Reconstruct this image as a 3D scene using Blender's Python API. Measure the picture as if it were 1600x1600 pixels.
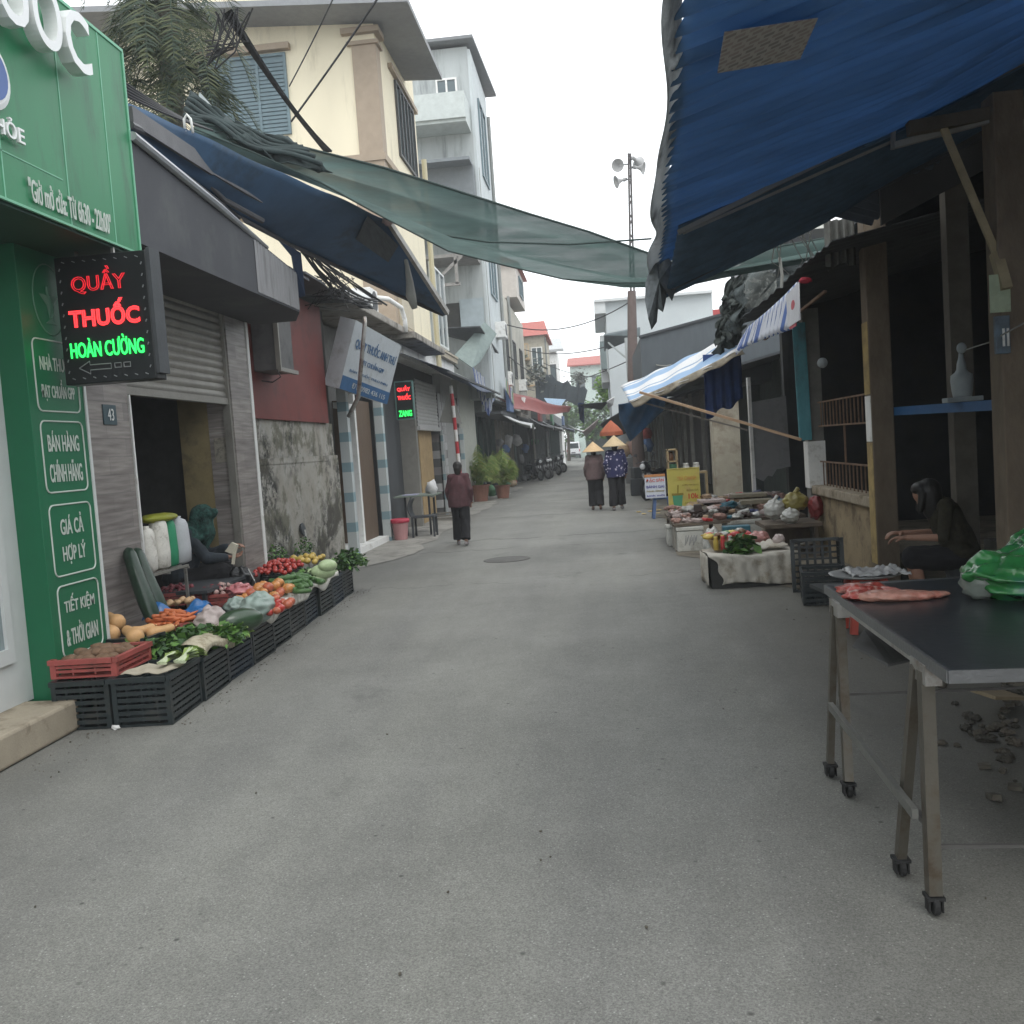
import bpy, bmesh, math, random
import numpy as np
from mathutils import Vector, Matrix, noise as mnoise
R_=random.Random(7)
for o in list(bpy.data.objects): bpy.data.objects.remove(o)
S=bpy.context.scene; C=S.collection; rad=math.radians
# ------------------------------------------------------------- camera
F_PX=1500.; CAM_H=1.7
def _basis():
    roll=rad(4); u,v=135.,110.; c,s=math.cos(roll),math.sin(roll)
    u0,v0=u*c+v*s,-u*s+v*c
    pitch=-math.atan2(v0,F_PX); yaw=math.atan2(u0,math.hypot(F_PX,v0))
    f=Vector((-math.sin(yaw)*math.cos(pitch),math.cos(yaw)*math.cos(pitch),math.sin(pitch)))
    r=Vector((math.cos(yaw),math.sin(yaw),0)); up=r.cross(f)
    return r*c-up*s, r*s+up*c, f
CR,CU,CF=_basis(); CO=Vector((0,0,CAM_H))
def P(px,py,ax,val):
    """measured point of the photograph, given the world plane it lies in"""
    d=CR*(px-800)+CU*(800-py)+CF*F_PX; i='xyz'.index(ax)
    return CO+d*((val-CO[i])/d[i])
cd=bpy.data.cameras.new('camera'); cam=bpy.data.objects.new('camera',cd); C.objects.link(cam)
cd.sensor_width=36; cd.lens=36*F_PX/1600; cd.clip_start=.05; cd.clip_end=2000
m=Matrix.Identity(4)
for i in range(3): m[i][0]=CR[i]; m[i][1]=CU[i]; m[i][2]=-CF[i]; m[i][3]=CO[i]
cam.matrix_world=m; S.camera=cam
# ------------------------------------------------------------- world, sun
W=bpy.data.worlds.new('World'); S.world=W; W.use_nodes=True
nt=W.node_tree; nt.nodes.clear(); N=nt.nodes.new; L=nt.links.new
wo=N('ShaderNodeOutputWorld'); bg=N('ShaderNodeBackground'); sky=N('ShaderNodeTexSky')
sky.sky_type='NISHITA'; sky.sun_disc=False; sky.sun_elevation=rad(55); sky.sun_rotation=rad(200)
sc=N('ShaderNodeVectorMath'); sc.operation='SCALE'; sc.inputs['Scale'].default_value=.10
tc=N('ShaderNodeTexCoord'); nz=N('ShaderNodeTexNoise'); nz.inputs['Scale'].default_value=1.6; nz.inputs['Detail'].default_value=5
rp=N('ShaderNodeValToRGB'); rp.color_ramp.elements[0].position=.3; rp.color_ramp.elements[0].color=(1.05,1.10,1.13,1); rp.color_ramp.elements[1].position=.7; rp.color_ramp.elements[1].color=(1.32,1.35,1.37,1)
mx=N('ShaderNodeMix'); mx.data_type='RGBA'; mx.inputs['Factor'].default_value=.9
L(sky.outputs[0],sc.inputs[0]); L(tc.outputs['Generated'],nz.inputs['Vector']); L(nz.outputs['Fac'],rp.inputs[0])
L(sc.outputs[0],mx.inputs['A']); L(rp.outputs[0],mx.inputs['B']); L(mx.outputs['Result'],bg.inputs['Color']); L(bg.outputs[0],wo.inputs[0])
bg.inputs['Strength'].default_value=1.0
sd=bpy.data.lights.new('sun','SUN'); so=bpy.data.objects.new('sun',sd); C.objects.link(so)
sd.energy=.6; sd.angle=rad(25); sd.color=(1,.97,.92); so.rotation_euler=(rad(35),0,rad(20))
S.view_settings.view_transform='Standard'; S.view_settings.look='None'; S.view_settings.exposure=.82; S.view_settings.gamma=1
# ------------------------------------------------------------- materials
MATS={}
def mat(key,col,rough=.75,var=.12,scale=6.,bump=.15,bscale=60.,metal=0.,dirt=None,dirt_amt=.5,dscale=2.5,emit=None,estr=1.,alpha=None,trans=0.,stretch=(1,1,1),spec=.4,weave=0,coat=0.):
    if key in MATS: return MATS[key]
    m=bpy.data.materials.new(key); MATS[key]=m; m.use_nodes=True; t=m.node_tree; t.nodes.clear(); n=t.nodes.new; l=t.links.new
    out=n('ShaderNodeOutputMaterial'); b=n('ShaderNodeBsdfPrincipled')
    tc=n('ShaderNodeTexCoord'); mp=n('ShaderNodeMapping'); mp.inputs['Scale'].default_value=stretch; l(tc.outputs['Object'],mp.inputs['Vector'])
    ns=n('ShaderNodeTexNoise'); ns.inputs['Scale'].default_value=scale; ns.inputs['Detail'].default_value=6; ns.inputs['Roughness'].default_value=.62; l(mp.outputs[0],ns.inputs['Vector'])
    mr=n('ShaderNodeMapRange'); mr.inputs['From Min'].default_value=.3; mr.inputs['From Max'].default_value=.7; mr.inputs['To Min'].default_value=1-var; mr.inputs['To Max'].default_value=1+var; l(ns.outputs['Fac'],mr.inputs['Value'])
    v=n('ShaderNodeVectorMath'); v.operation='SCALE'; v.inputs[0].default_value=col[:3]; l(mr.outputs[0],v.inputs['Scale'])
    cur=v.outputs[0]
    if dirt:
        n2=n('ShaderNodeTexNoise'); n2.inputs['Scale'].default_value=dscale; n2.inputs['Detail'].default_value=9; n2.inputs['Roughness'].default_value=.7; l(mp.outputs[0],n2.inputs['Vector'])
        r2=n('ShaderNodeValToRGB'); e=r2.color_ramp.elements; e[0].position=.62-dirt_amt*.28; e[1].position=.74-dirt_amt*.2; e[0].color=(0,0,0,1); e[1].color=(1,1,1,1); l(n2.outputs['Fac'],r2.inputs[0])
        mx=n('ShaderNodeMix'); mx.data_type='RGBA'; l(r2.outputs[0],mx.inputs['Factor']); l(cur,mx.inputs['A']); mx.inputs['B'].default_value=(*dirt,1); cur=mx.outputs['Result']
    l(cur,b.inputs['Base Color'])
    b.inputs['Roughness'].default_value=rough; b.inputs['Metallic'].default_value=metal; b.inputs['Specular IOR Level'].default_value=spec
    if coat: b.inputs['Coat Weight'].default_value=coat; b.inputs['Coat Roughness'].default_value=.15
    if bump:
        bn=n('ShaderNodeTexNoise'); bn.inputs['Scale'].default_value=bscale; bn.inputs['Detail'].default_value=5; l(mp.outputs[0],bn.inputs['Vector'])
        bb=n('ShaderNodeBump'); bb.inputs['Strength'].default_value=bump; bb.inputs['Distance'].default_value=.01; l(bn.outputs['Fac'],bb.inputs['Height']); l(bb.outputs[0],b.inputs['Normal'])
    if emit: b.inputs['Emission Color'].default_value=(*emit,1); b.inputs['Emission Strength'].default_value=estr
    sh=b.outputs[0]
    if trans:
        tr=n('ShaderNodeBsdfTranslucent'); l(cur,tr.inputs['Color']); ms=n('ShaderNodeMixShader'); ms.inputs[0].default_value=trans; l(sh,ms.inputs[1]); l(tr.outputs[0],ms.inputs[2]); sh=ms.outputs[0]
    if alpha is not None:
        tp=n('ShaderNodeBsdfTransparent'); ms=n('ShaderNodeMixShader'); l(tp.outputs[0],ms.inputs[1]); l(sh,ms.inputs[2]); sh=ms.outputs[0]
        if weave:
            # woven net: denser and looser patches
            a=n('ShaderNodeMapRange'); a.inputs['From Min'].default_value=.35; a.inputs['From Max'].default_value=.65; a.inputs['To Min'].default_value=alpha-weave; a.inputs['To Max'].default_value=min(1,alpha+weave)
            l(ns.outputs['Fac'],a.inputs['Value']); l(a.outputs[0],ms.inputs[0])
        else: ms.inputs[0].default_value=alpha
    l(sh,out.inputs[0]); return m
def srgb(r,g,b):
    f=lambda c:(c/255/12.92 if c<=10 else ((c/255+.055)/1.055)**2.4)
    return (f(r),f(g),f(b))
# ------------------------------------------------------------- mesh builder
def rotm(rot):
    if rot is None: return Matrix.Identity(3)
    if isinstance(rot,(int,float)): return Matrix.Rotation(rot,3,'Z')
    if isinstance(rot,Matrix): return rot
    from mathutils import Euler
    return Euler(rot).to_matrix()
def frame(d):
    d=d.normalized(); a=Vector((0,0,1)) if abs(d.z)<.95 else Vector((1,0,0))
    u=d.cross(a).normalized(); return u,u.cross(d).normalized()*-1
class MB:
    def __init__(s): s.v=[]; s.f=[]; s.mi=[]
    def add(s,vs,fs,mi=0):
        b=len(s.v); s.v+= [tuple(v) for v in vs]; s.f+=[tuple(i+b for i in f) for f in fs]; s.mi+=[mi]*len(fs); return s
    def box(s,c,d,rot=None,mi=0):
        m=rotm(rot); c=Vector(c); h=Vector(d)/2
        vs=[c+m@Vector((x*h.x,y*h.y,z*h.z)) for x in(-1,1) for y in(-1,1) for z in(-1,1)]
        return s.add(vs,[(0,1,3,2),(4,6,7,5),(0,4,5,1),(2,3,7,6),(0,2,6,4),(1,5,7,3)],mi)
    def bb(s,x0,x1,y0,y1,z0,z1,mi=0): return s.box(((x0+x1)/2,(y0+y1)/2,(z0+z1)/2),(abs(x1-x0),abs(y1-y0),abs(z1-z0)),None,mi)
    def bar(s,p,q,w,h=None,mi=0):
        h=h or w; p=Vector(p); q=Vector(q); u,v=frame(q-p); u=u*w/2; v=v*h/2
        vs=[p-u-v,p+u-v,p+u+v,p-u+v,q-u-v,q+u-v,q+u+v,q-u+v]
        return s.add(vs,[(3,2,1,0),(4,5,6,7),(0,1,5,4),(1,2,6,5),(2,3,7,6),(3,0,4,7)],mi)
    def tube(s,pts,r,n=8,mi=0,cap=True):
        pts=[Vector(p) for p in pts]; k=len(pts); r=r if isinstance(r,(list,tuple)) else [r]*k
        vs=[];fs=[]
        u0=None
        for i,p in enumerate(pts):
            d=(pts[min(i+1,k-1)]-pts[max(i-1,0)])
            if d.length<1e-9: d=Vector((0,0,1))
            d.normalize()
            if u0 is None: u0,_=frame(d)
            u=(u0-d*u0.dot(d)); u=u.normalized() if u.length>1e-6 else frame(d)[0]; u0=u; w=d.cross(u)
            vs+=[p+(u*math.cos(2*math.pi*j/n)+w*math.sin(2*math.pi*j/n))*r[i] for j in range(n)]
        for i in range(k-1):
            for j in range(n): a=i*n+j; b=i*n+(j+1)%n; fs.append((a,b,b+n,a+n))
        if cap: fs.append(tuple(range(n))[::-1]); fs.append(tuple(range((k-1)*n,k*n)))
        return s.add(vs,fs,mi)
    def lathe(s,prof,c=(0,0,0),n=20,mi=0,rot=None,sc=(1,1,1)):
        m=rotm(rot); c=Vector(c); vs=[];fs=[]
        for r,z in prof:
            for j in range(n):
                a=2*math.pi*j/n; vs.append(c+m@Vector((r*math.cos(a)*sc[0],r*math.sin(a)*sc[1],z*sc[2])))
        k=len(prof)
        for i in range(k-1):
            for j in range(n): a=i*n+j; b=i*n+(j+1)%n; fs.append((a,b,b+n,a+n))
        fs.append(tuple(range(n))[::-1]); fs.append(tuple(range((k-1)*n,k*n)))
        return s.add(vs,fs,mi)
    def blob(s,c,r,seg=14,rings=9,nz=0.,ns=3.,rot=None,mi=0,prof=None,seed=0):
        m=rotm(rot); c=Vector(c); r=Vector(r) if not isinstance(r,(int,float)) else Vector((r,r,r)); vs=[];fs=[]
        for i in range(rings+1):
            t=math.pi*i/rings; k=prof(i/rings) if prof else 1
            for j in range(seg):
                a=2*math.pi*j/seg; d=Vector((math.sin(t)*math.cos(a)*k,math.sin(t)*math.sin(a)*k,math.cos(t)))
                q=1+nz*mnoise.noise(d*ns+Vector((seed*7.1,seed,0))) if nz else 1
                vs.append(c+m@Vector((d.x*r.x*q,d.y*r.y*q,d.z*r.z*q)))
        for i in range(rings):
            for j in range(seg): a=i*seg+j; b=i*seg+(j+1)%seg; fs.append((a,a+seg,b+seg,b))
        return s.add(vs,fs,mi)
    def sheet(s,fn,nu,nv,mi=0):
        vs=[fn(i/nu,j/nv) for i in range(nu+1) for j in range(nv+1)]
        return s.add(vs,[(i*(nv+1)+j,(i+1)*(nv+1)+j,(i+1)*(nv+1)+j+1,i*(nv+1)+j+1) for i in range(nu) for j in range(nv)],mi)
    def quad(s,a,b,c,d,mi=0): return s.add([a,b,c,d],[(0,1,2,3)],mi)
    def prism(s,pts,th,mi=0):
        th=Vector(th); n=len(pts); vs=[Vector(p) for p in pts]; vs+=[v+th for v in vs]
        return s.add(vs,[tuple(range(n))[::-1],tuple(range(n,2*n))]+[(i,(i+1)%n,(i+1)%n+n,i+n) for i in range(n)],mi)
    def put(s,name,mats,parent=None,label=None,cat=None,group=None,kind=None,smooth=False,bevel=0,thick=0,origin=None,sub=0,wn=True):
        vs=[Vector(v) for v in s.v]
        if parent is not None:
            off=Vector((0,0,0)); q=parent
            while q is not None: off+=q.location; q=q.parent
        elif origin is not None: off=Vector(origin)
        elif kind: off=Vector((0,0,0))
        else:
            xs=[v.x for v in vs]; ys=[v.y for v in vs]; off=Vector(((min(xs)+max(xs))/2,(min(ys)+max(ys))/2,min(v.z for v in vs)))
        me=bpy.data.meshes.new(name); me.from_pydata([v-off for v in vs],[],s.f); me.validate()
        mats=mats if isinstance(mats,(list,tuple)) else [mats]
        for k in mats: me.materials.append(k)
        if len(mats)>1 and len(me.polygons)==len(s.mi): me.polygons.foreach_set('material_index',s.mi)
        if smooth: me.polygons.foreach_set('use_smooth',[True]*len(me.polygons))
        bm=bmesh.new(); bm.from_mesh(me); bmesh.ops.recalc_face_normals(bm,faces=bm.faces); bm.to_mesh(me); bm.free()
        o=bpy.data.objects.new(name,me); C.objects.link(o)
        if parent is not None: o.parent=parent
        else: o.location=off
        if thick: md=o.modifiers.new('t','SOLIDIFY'); md.thickness=thick; md.offset=0
        if bevel: md=o.modifiers.new('b','BEVEL'); md.width=bevel; md.segments=2; md.limit_method='ANGLE'; md.angle_limit=rad(40)
        if sub: md=o.modifiers.new('s','SUBSURF'); md.levels=sub; md.render_levels=sub
        tag(o,label,cat,group,kind); return o
def tag(o,label=None,cat=None,group=None,kind=None):
    if label: o['label']=label
    if cat: o['category']=cat
    if group: o['group']=group
    if kind: o['kind']=kind
    return o
def thing(name,label,cat,loc=(0,0,0),group=None):
    o=bpy.data.objects.new(name,None); C.objects.link(o); o.location=loc; o.empty_display_size=.1
    return tag(o,label,cat,group)
def copy_tree(o,loc=None,rotz=None,label=None,parent=None,sc=None):
    c=o.copy(); C.objects.link(c)
    if parent: c.parent=parent
    if loc is not None: c.location=loc
    if rotz is not None: c.rotation_euler=(0,0,rotz)
    if sc: c.scale=(sc,sc,sc)
    if label: c['label']=label
    for ch in list(o.children): copy_tree(ch,parent=c)
    return c
def evalmesh(o):
    dg=bpy.context.evaluated_depsgraph_get(); dg.update()
    return bpy.data.meshes.new_from_object(o.evaluated_get(dg))
def text(s,org,right,up,h,w,m,parent,ext=.004,name='lettering',neon=0,off=0.,align='C',bold=0):
    """lettering as a mesh, fitted in a w x h field whose middle is org"""
    cu=bpy.data.curves.new(name,'FONT'); cu.body=s; cu.size=1; cu.resolution_u=3; cu.align_x='LEFT'
    if neon: cu.fill_mode='NONE'; cu.bevel_depth=neon; cu.bevel_resolution=1
    else: cu.extrude=.02; cu.offset=bold
    cu.space_line=.9
    t=bpy.data.objects.new('t',cu); C.objects.link(t); me=evalmesh(t)
    bpy.data.objects.remove(t); 
    n=len(me.vertices); co=np.empty(n*3); me.vertices.foreach_get('co',co); co=co.reshape(-1,3)
    mn=co.min(0); mxx=co.max(0); sz=mxx-mn
    sx=(w/sz[0]) if w else h/sz[1]; sy=h/sz[1]
    right=Vector(right).normalized(); up=Vector(up).normalized(); nr=right.cross(up); org=Vector(org)
    mb=MB(); zc=(ext/max(sz[2],1e-6))
    vs=[org+right*((v[0]-mn[0]-sz[0]/2)*sx)+up*((v[1]-mn[1]-sz[1]/2)*sy)+nr*((v[2]-mn[2])*zc+off) for v in co]
    mb.add(vs,[tuple(p.vertices) for p in me.polygons]); bpy.data.meshes.remove(me)
    return mb.put(name,m,parent)
def rounded(org,right,up,w,h,r,t,m,parent,nrm_off=.004,name='text_frame'):
    right=Vector(right).normalized(); up=Vector(up).normalized(); nr=right.cross(up); org=Vector(org); pts=[]
    for cx,cy,a0 in ((w/2-r,h/2-r,0),(-w/2+r,h/2-r,90),(-w/2+r,-h/2+r,180),(w/2-r,-h/2+r,270)):
        for k in range(5): a=rad(a0+22.5*k); pts.append(org+right*(cx+r*math.cos(a))+up*(cy+r*math.sin(a))+nr*nrm_off)
    pts.append(pts[0]); return MB().tube(pts,t/2,6,cap=False).put(name,m,parent)
def remesh(mb,vox,name,m,parent,smooth_it=6,disp=0,**kw):
    o=mb.put(name,m,parent,**kw)
    md=o.modifiers.new('r','REMESH'); md.mode='VOXEL'; md.voxel_size=vox; md.use_smooth_shade=True
    if smooth_it: sm=o.modifiers.new('s','SMOOTH'); sm.iterations=smooth_it; sm.factor=.5
    me=evalmesh(o); o.modifiers.clear(); old=o.data; o.data=me
    if not me.materials: me.materials.append(m)
    me.polygons.foreach_set('use_smooth',[True]*len(me.polygons))
    if disp:
        cn=[(v.co.copy(),v.normal.copy()) for v in me.vertices]; out=[]
        for q,nn in cn:
            n_=mnoise.noise(Vector((q.x*7,q.y*7,q.z*3)))+.5*mnoise.noise(Vector((q.x*17,q.y*17,q.z*9))); out+=list(q+nn*n_*disp)
        me.vertices.foreach_set('co',out); me.update()
    bpy.data.meshes.remove(old); return o
X=Vector((1,0,0)); Y=Vector((0,1,0)); Z=Vector((0,0,1))
def leaves(mb,n,fn,size,mi=(0,),flat=.5,rng=R_):
    """n small pointed leaves, fn() gives a position"""
    for _ in range(n):
        p=Vector(fn()); a=rng.uniform(0,6.28); b=rng.uniform(-1,1)*flat*1.6
        d=Vector((math.cos(a)*math.cos(b),math.sin(a)*math.cos(b),math.sin(b))); s=d.cross(Vector((rng.uniform(-1,1),rng.uniform(-1,1),1))).normalized()
        l=size*rng.uniform(.6,1.3); w=l*.32
        mb.add([p,p+d*l*.5+s*w,p+d*l-Z*l*.15,p+d*l*.5-s*w],[(0,1,2,3)],rng.choice(mi))
    return mb
# colours shared by many things
white=mat('white_paint',(.72,.72,.70),.6,.06,dirt=(.35,.33,.29),dirt_amt=.25)
steel=mat('bare_steel',(.42,.41,.39),.38,.15,metal=.75,dirt=(.14,.09,.06),dirt_amt=.4)
rust=mat('rusty_steel',(.20,.13,.09),.8,.3,metal=.2)
darkmetal=mat('dark_metal',(.045,.05,.055),.6,.2)
concrete=mat('old_concrete',(.30,.28,.25),.9,.15,dirt=(.10,.09,.075),dirt_amt=.45,bump=.3)
black_pl=mat('black_plastic',(.018,.024,.026),.42,.2,bump=.05)
rubber=mat('black_rubber',(.02,.02,.02),.8,.1)
cable_m=mat('black_cable',(.02,.02,.022),.6,.1)
glass_dk=mat('dark_glass',(.03,.04,.045),.12,.1,bump=0,spec=.6)
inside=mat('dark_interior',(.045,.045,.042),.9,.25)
tarp_blue=mat('blue_tarpaulin',(.03,.105,.24),.55,.2,scale=3,bump=.3,bscale=12,dirt=(.02,.05,.10),dirt_amt=.25,dscale=1.3)
tarp_dark=mat('dark_blue_tarpaulin',(.018,.035,.075),.6,.2,scale=3,bump=.3,bscale=12)
redp=mat('red_plastic',(.50,.10,.085),.5,.15)
# ============================================================= ground, street, pavements
def asphalt_mat():
    m=bpy.data.materials.new('worn_asphalt'); m.use_nodes=True; t=m.node_tree; t.nodes.clear(); n=t.nodes.new; l=t.links.new
    out=n('ShaderNodeOutputMaterial'); b=n('ShaderNodeBsdfPrincipled'); l(b.outputs[0],out.inputs[0]); tc=n('ShaderNodeTexCoord'); co=tc.outputs['Object']
    def noise(s,d=6,r=.6,vec=co,st=None):
        if st: mp=n('ShaderNodeMapping'); mp.inputs['Scale'].default_value=st; l(vec,mp.inputs[0]); vec=mp.outputs[0]
        q=n('ShaderNodeTexNoise'); q.inputs['Scale'].default_value=s; q.inputs['Detail'].default_value=d; q.inputs['Roughness'].default_value=r; l(vec,q.inputs['Vector']); return q.outputs['Fac']
    def ramp(f,p0,c0,p1,c1):
        q=n('ShaderNodeValToRGB'); e=q.color_ramp.elements; e[0].position=p0; e[1].position=p1; e[0].color=(*c0,1); e[1].color=(*c1,1); l(f,q.inputs[0]); return q.outputs[0]
    def mixc(f,a,c,mode='MIX'):
        q=n('ShaderNodeMix'); q.data_type='RGBA'; q.blend_type=mode
        (l(f,q.inputs['Factor']) if not isinstance(f,float) else setattr(q.inputs['Factor'],'default_value',f))
        l(a,q.inputs['A']); (l(c,q.inputs['B']) if not isinstance(c,tuple) else setattr(q.inputs['B'],'default_value',(*c,1))); return q.outputs['Result']
    K=lambda v:(v*1.0,v*.995,v*.93)
    base=ramp(noise(.55,7,.6),.3,K(.170),.7,K(.235))
    streak=ramp(noise(1.0,5,.6,st=(1.2,.12,1)),.35,(.90,.90,.91),.65,(1.09,1.09,1.07)); base=mixc(1.,base,streak,'MULTIPLY')
    grain=ramp(noise(140,3,.75),.30,(.55,.55,.55),.70,(1.45,1.45,1.43)); base=mixc(1.,base,grain,'MULTIPLY')
    vo=n('ShaderNodeTexVoronoi'); vo.inputs['Scale'].default_value=52; l(co,vo.inputs['Vector'])
    st=ramp(vo.outputs['Distance'],.12,(1,1,1),.22,(0,0,0)); gate=ramp(noise(23,2),.47,(0,0,0),.55,(1,1,1)); gl=mixc(1.,st,gate,'MULTIPLY')
    base=mixc(gl,base,(.36,.36,.335))
    v2=n('ShaderNodeTexVoronoi'); v2.inputs['Scale'].default_value=9; l(co,v2.inputs['Vector'])
    st2=ramp(v2.outputs['Distance'],.05,(1,1,1),.13,(0,0,0)); g2=ramp(noise(3.1,4),.52,(0,0,0),.60,(1,1,1)); base=mixc(mixc(1.,st2,g2,'MULTIPLY'),base,(.075,.075,.07))
    # squarish repair patches, worn wheel tracks
    vp=n('ShaderNodeTexVoronoi'); vp.distance='CHEBYCHEV'; vp.inputs['Scale'].default_value=.23; vp.inputs['Randomness'].default_value=.9; l(co,vp.inputs['Vector'])
    sv=n('ShaderNodeSeparateColor'); l(vp.outputs['Color'],sv.inputs[0]); base=mixc(1.,base,ramp(sv.outputs[0],.30,(.985,.985,.985),.8,(1.02,1.02,1.02)),'MULTIPLY')
    fine=ramp(noise(4.5,8,.75),.35,(.93,.93,.93),.65,(1.06,1.06,1.06)); base=mixc(1.,base,fine,'MULTIPLY')
    # oily and damp patches
    pt=ramp(noise(.9,8,.68,st=(1,.6,1)),.60,(0,0,0),.74,(.75,.75,.75)); base=mixc(pt,base,(.085,.085,.08))
    # both edges of the carriageway mixed darker and browner, the right one most
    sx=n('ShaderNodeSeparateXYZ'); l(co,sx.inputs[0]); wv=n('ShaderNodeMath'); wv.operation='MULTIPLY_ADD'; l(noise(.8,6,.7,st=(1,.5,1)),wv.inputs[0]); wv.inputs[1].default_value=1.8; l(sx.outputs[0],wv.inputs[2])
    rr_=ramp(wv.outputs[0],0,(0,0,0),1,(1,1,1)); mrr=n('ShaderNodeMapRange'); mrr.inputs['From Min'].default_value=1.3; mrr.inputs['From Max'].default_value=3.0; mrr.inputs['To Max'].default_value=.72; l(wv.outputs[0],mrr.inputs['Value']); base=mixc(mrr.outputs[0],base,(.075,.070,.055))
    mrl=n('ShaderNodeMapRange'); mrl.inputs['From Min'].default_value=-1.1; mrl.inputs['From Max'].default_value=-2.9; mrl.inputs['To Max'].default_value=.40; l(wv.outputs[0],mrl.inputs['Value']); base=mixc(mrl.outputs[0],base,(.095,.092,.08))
    # long wandering cracks across the street
    sep=n('ShaderNodeSeparateXYZ'); l(co,sep.inputs[0])
    for y0,w,sc in ((17.9,.045,1.1),(16.2,.03,1.6),(23.5,.06,.8),(12.1,.012,1.3),(29.5,.07,.7)):
        nn=n('ShaderNodeMath'); nn.operation='MULTIPLY_ADD'; l(noise(sc,4,.6,st=(1,.0,1)),nn.inputs[0]); nn.inputs[1].default_value=1.6; nn.inputs[2].default_value=y0-.8
        d=n('ShaderNodeMath'); d.operation='SUBTRACT'; l(sep.outputs[1],d.inputs[0]); l(nn.outputs[0],d.inputs[1]); a=n('ShaderNodeMath'); a.operation='ABSOLUTE'; l(d.outputs[0],a.inputs[0])
        f=ramp(a.outputs[0],w*.4,(.75,.75,.75),w*1.6,(0,0,0)); gg=ramp(noise(.7,3,.5),.42,(0,0,0),.5,(1,1,1)); base=mixc(mixc(1.,f,gg,'MULTIPLY'),base,(.06,.06,.058))
    l(base,b.inputs['Base Color']); b.inputs['Roughness'].default_value=.82; b.inputs['Specular IOR Level'].default_value=.35
    bb=n('ShaderNodeBump'); bb.inputs['Strength'].default_value=.55; bb.inputs['Distance'].default_value=.006; l(noise(110,4,.75),bb.inputs['Height']); l(bb.outputs[0],b.inputs['Normal']); return m
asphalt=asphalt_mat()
dirtm=mat('earth_ground',(.17,.15,.125),.95,.25,scale=3,bump=.4)
pavem=mat('dirty_pavement',(.17,.15,.115),.9,.22,scale=2.2,bump=.5,bscale=70,dirt=(.075,.065,.05),dirt_amt=.55,dscale=1.5)
pavel=mat('pale_pavement',(.26,.25,.225),.9,.18,scale=2.2,bump=.3,bscale=60,dirt=(.12,.11,.10),dirt_amt=.4,dscale=1.8)
g=MB(); g.quad((-170,-70,-.012),(170,-70,-.012),(170,330,-.012),(-170,330,-.012)); g.put('ground',dirtm,kind='structure')
def strip(left,right,z,name,m,kind='structure'):
    mb=MB(); vs=[]
    for (y,x0),(y2,x1) in zip(left,right): vs+=[(x0,y,z),(x1,y2,z)]
    return mb.add(vs,[(2*i,2*i+1,2*i+3,2*i+2) for i in range(len(left)-1)]).put(name,m,kind=kind)
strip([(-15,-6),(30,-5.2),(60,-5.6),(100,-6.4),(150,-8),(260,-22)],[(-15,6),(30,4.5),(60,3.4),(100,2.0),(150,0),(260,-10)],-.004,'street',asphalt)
r2=random.Random(3)
lf=[(y,(2.75 if y<5.8 else 2.45 if y<8.7 else (2.25 if y<9.6 else (1.95 if y<10.6 else (1.75 if y<12.8 else 1.15))))+.16*r2.uniform(-1,1)) for y in [i*.4-1 for i in range(64)]]
strip(lf,[(y,8) for y,_ in lf],.004,'pavement',pavem)
lf=[(y,-3.35+.12*r2.uniform(-1,1)+max(0,15.4-y)*-.5) for y in [14.6+i*.8 for i in range(34)]]
strip([(y,-5.5) for y,_ in lf],lf,.006,'left_pavement',pavel)
mb=MB(); c=P(792,874,'z',0); mb.lathe([(.36,-.01),(.36,.004),(.33,.008),(.30,.004),(.02,.006)],(c.x,c.y,0),32)
mb.put('manhole_cover',mat('cast_iron',(.11,.108,.10),.8,.2),label='round manhole cover set in the middle of the grey street',cat='manhole cover',smooth=False)
# small litter and leaves lying on the street
lit=mat('litter',(.10,.09,.07),.9,.3); k=0
for px,py in ((80,1215),(92,1207),(55,1418),(110,1160),(845,1345),(860,1340),(625,1523),(605,1148),(1130,1108),(1540,1405),(845,1300),(400,1240),(700,1395),(1010,1450)):
    c=P(px,py,'z',0); mb=MB(); s=.003+.003*r2.random(); mb.blob((c.x,c.y,.004),(s*1.6,s,.004),8,5,nz=.5,rot=r2.uniform(0,3)); mb.put('debris',lit,label='small dark scrap of debris lying on the grey asphalt',cat='debris',group='scraps of debris on the street')
c=P(186,1137,'z',0); mb=MB(); mb.blob((c.x-.005,c.y-.03,.012),(.03,.022,.014),8,5,nz=.8); mb.put('paper_scrap',white,label='crumpled white paper scrap on the street at the foot of the black crates',cat='litter')

# grit and dirt gathered along the foot of the left crates and the right pavement
gr=random.Random(77); mb=MB()
for k in range(520):
    y_=gr.uniform(5.2,12.4) if k%2 else gr.uniform(7,14); x_=(-2.93-(y_-6)*.045+abs(gr.gauss(0,.09))) if k%2 else (2.05-(.3 if y_>11 else 0)+gr.gauss(0,.22))
    if k%2 and y_<6.1: x_=-3.5+abs(gr.gauss(0,.16))
    s_=gr.uniform(.002,.008); mb.box((x_,y_,s_*.4),(s_*1.6,s_,s_*.7),rot=(gr.uniform(-.4,.4),0,gr.uniform(0,3)))
mb.put('grit',mat('grit',(.15,.135,.11),.95,.4),kind='stuff')
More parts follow.
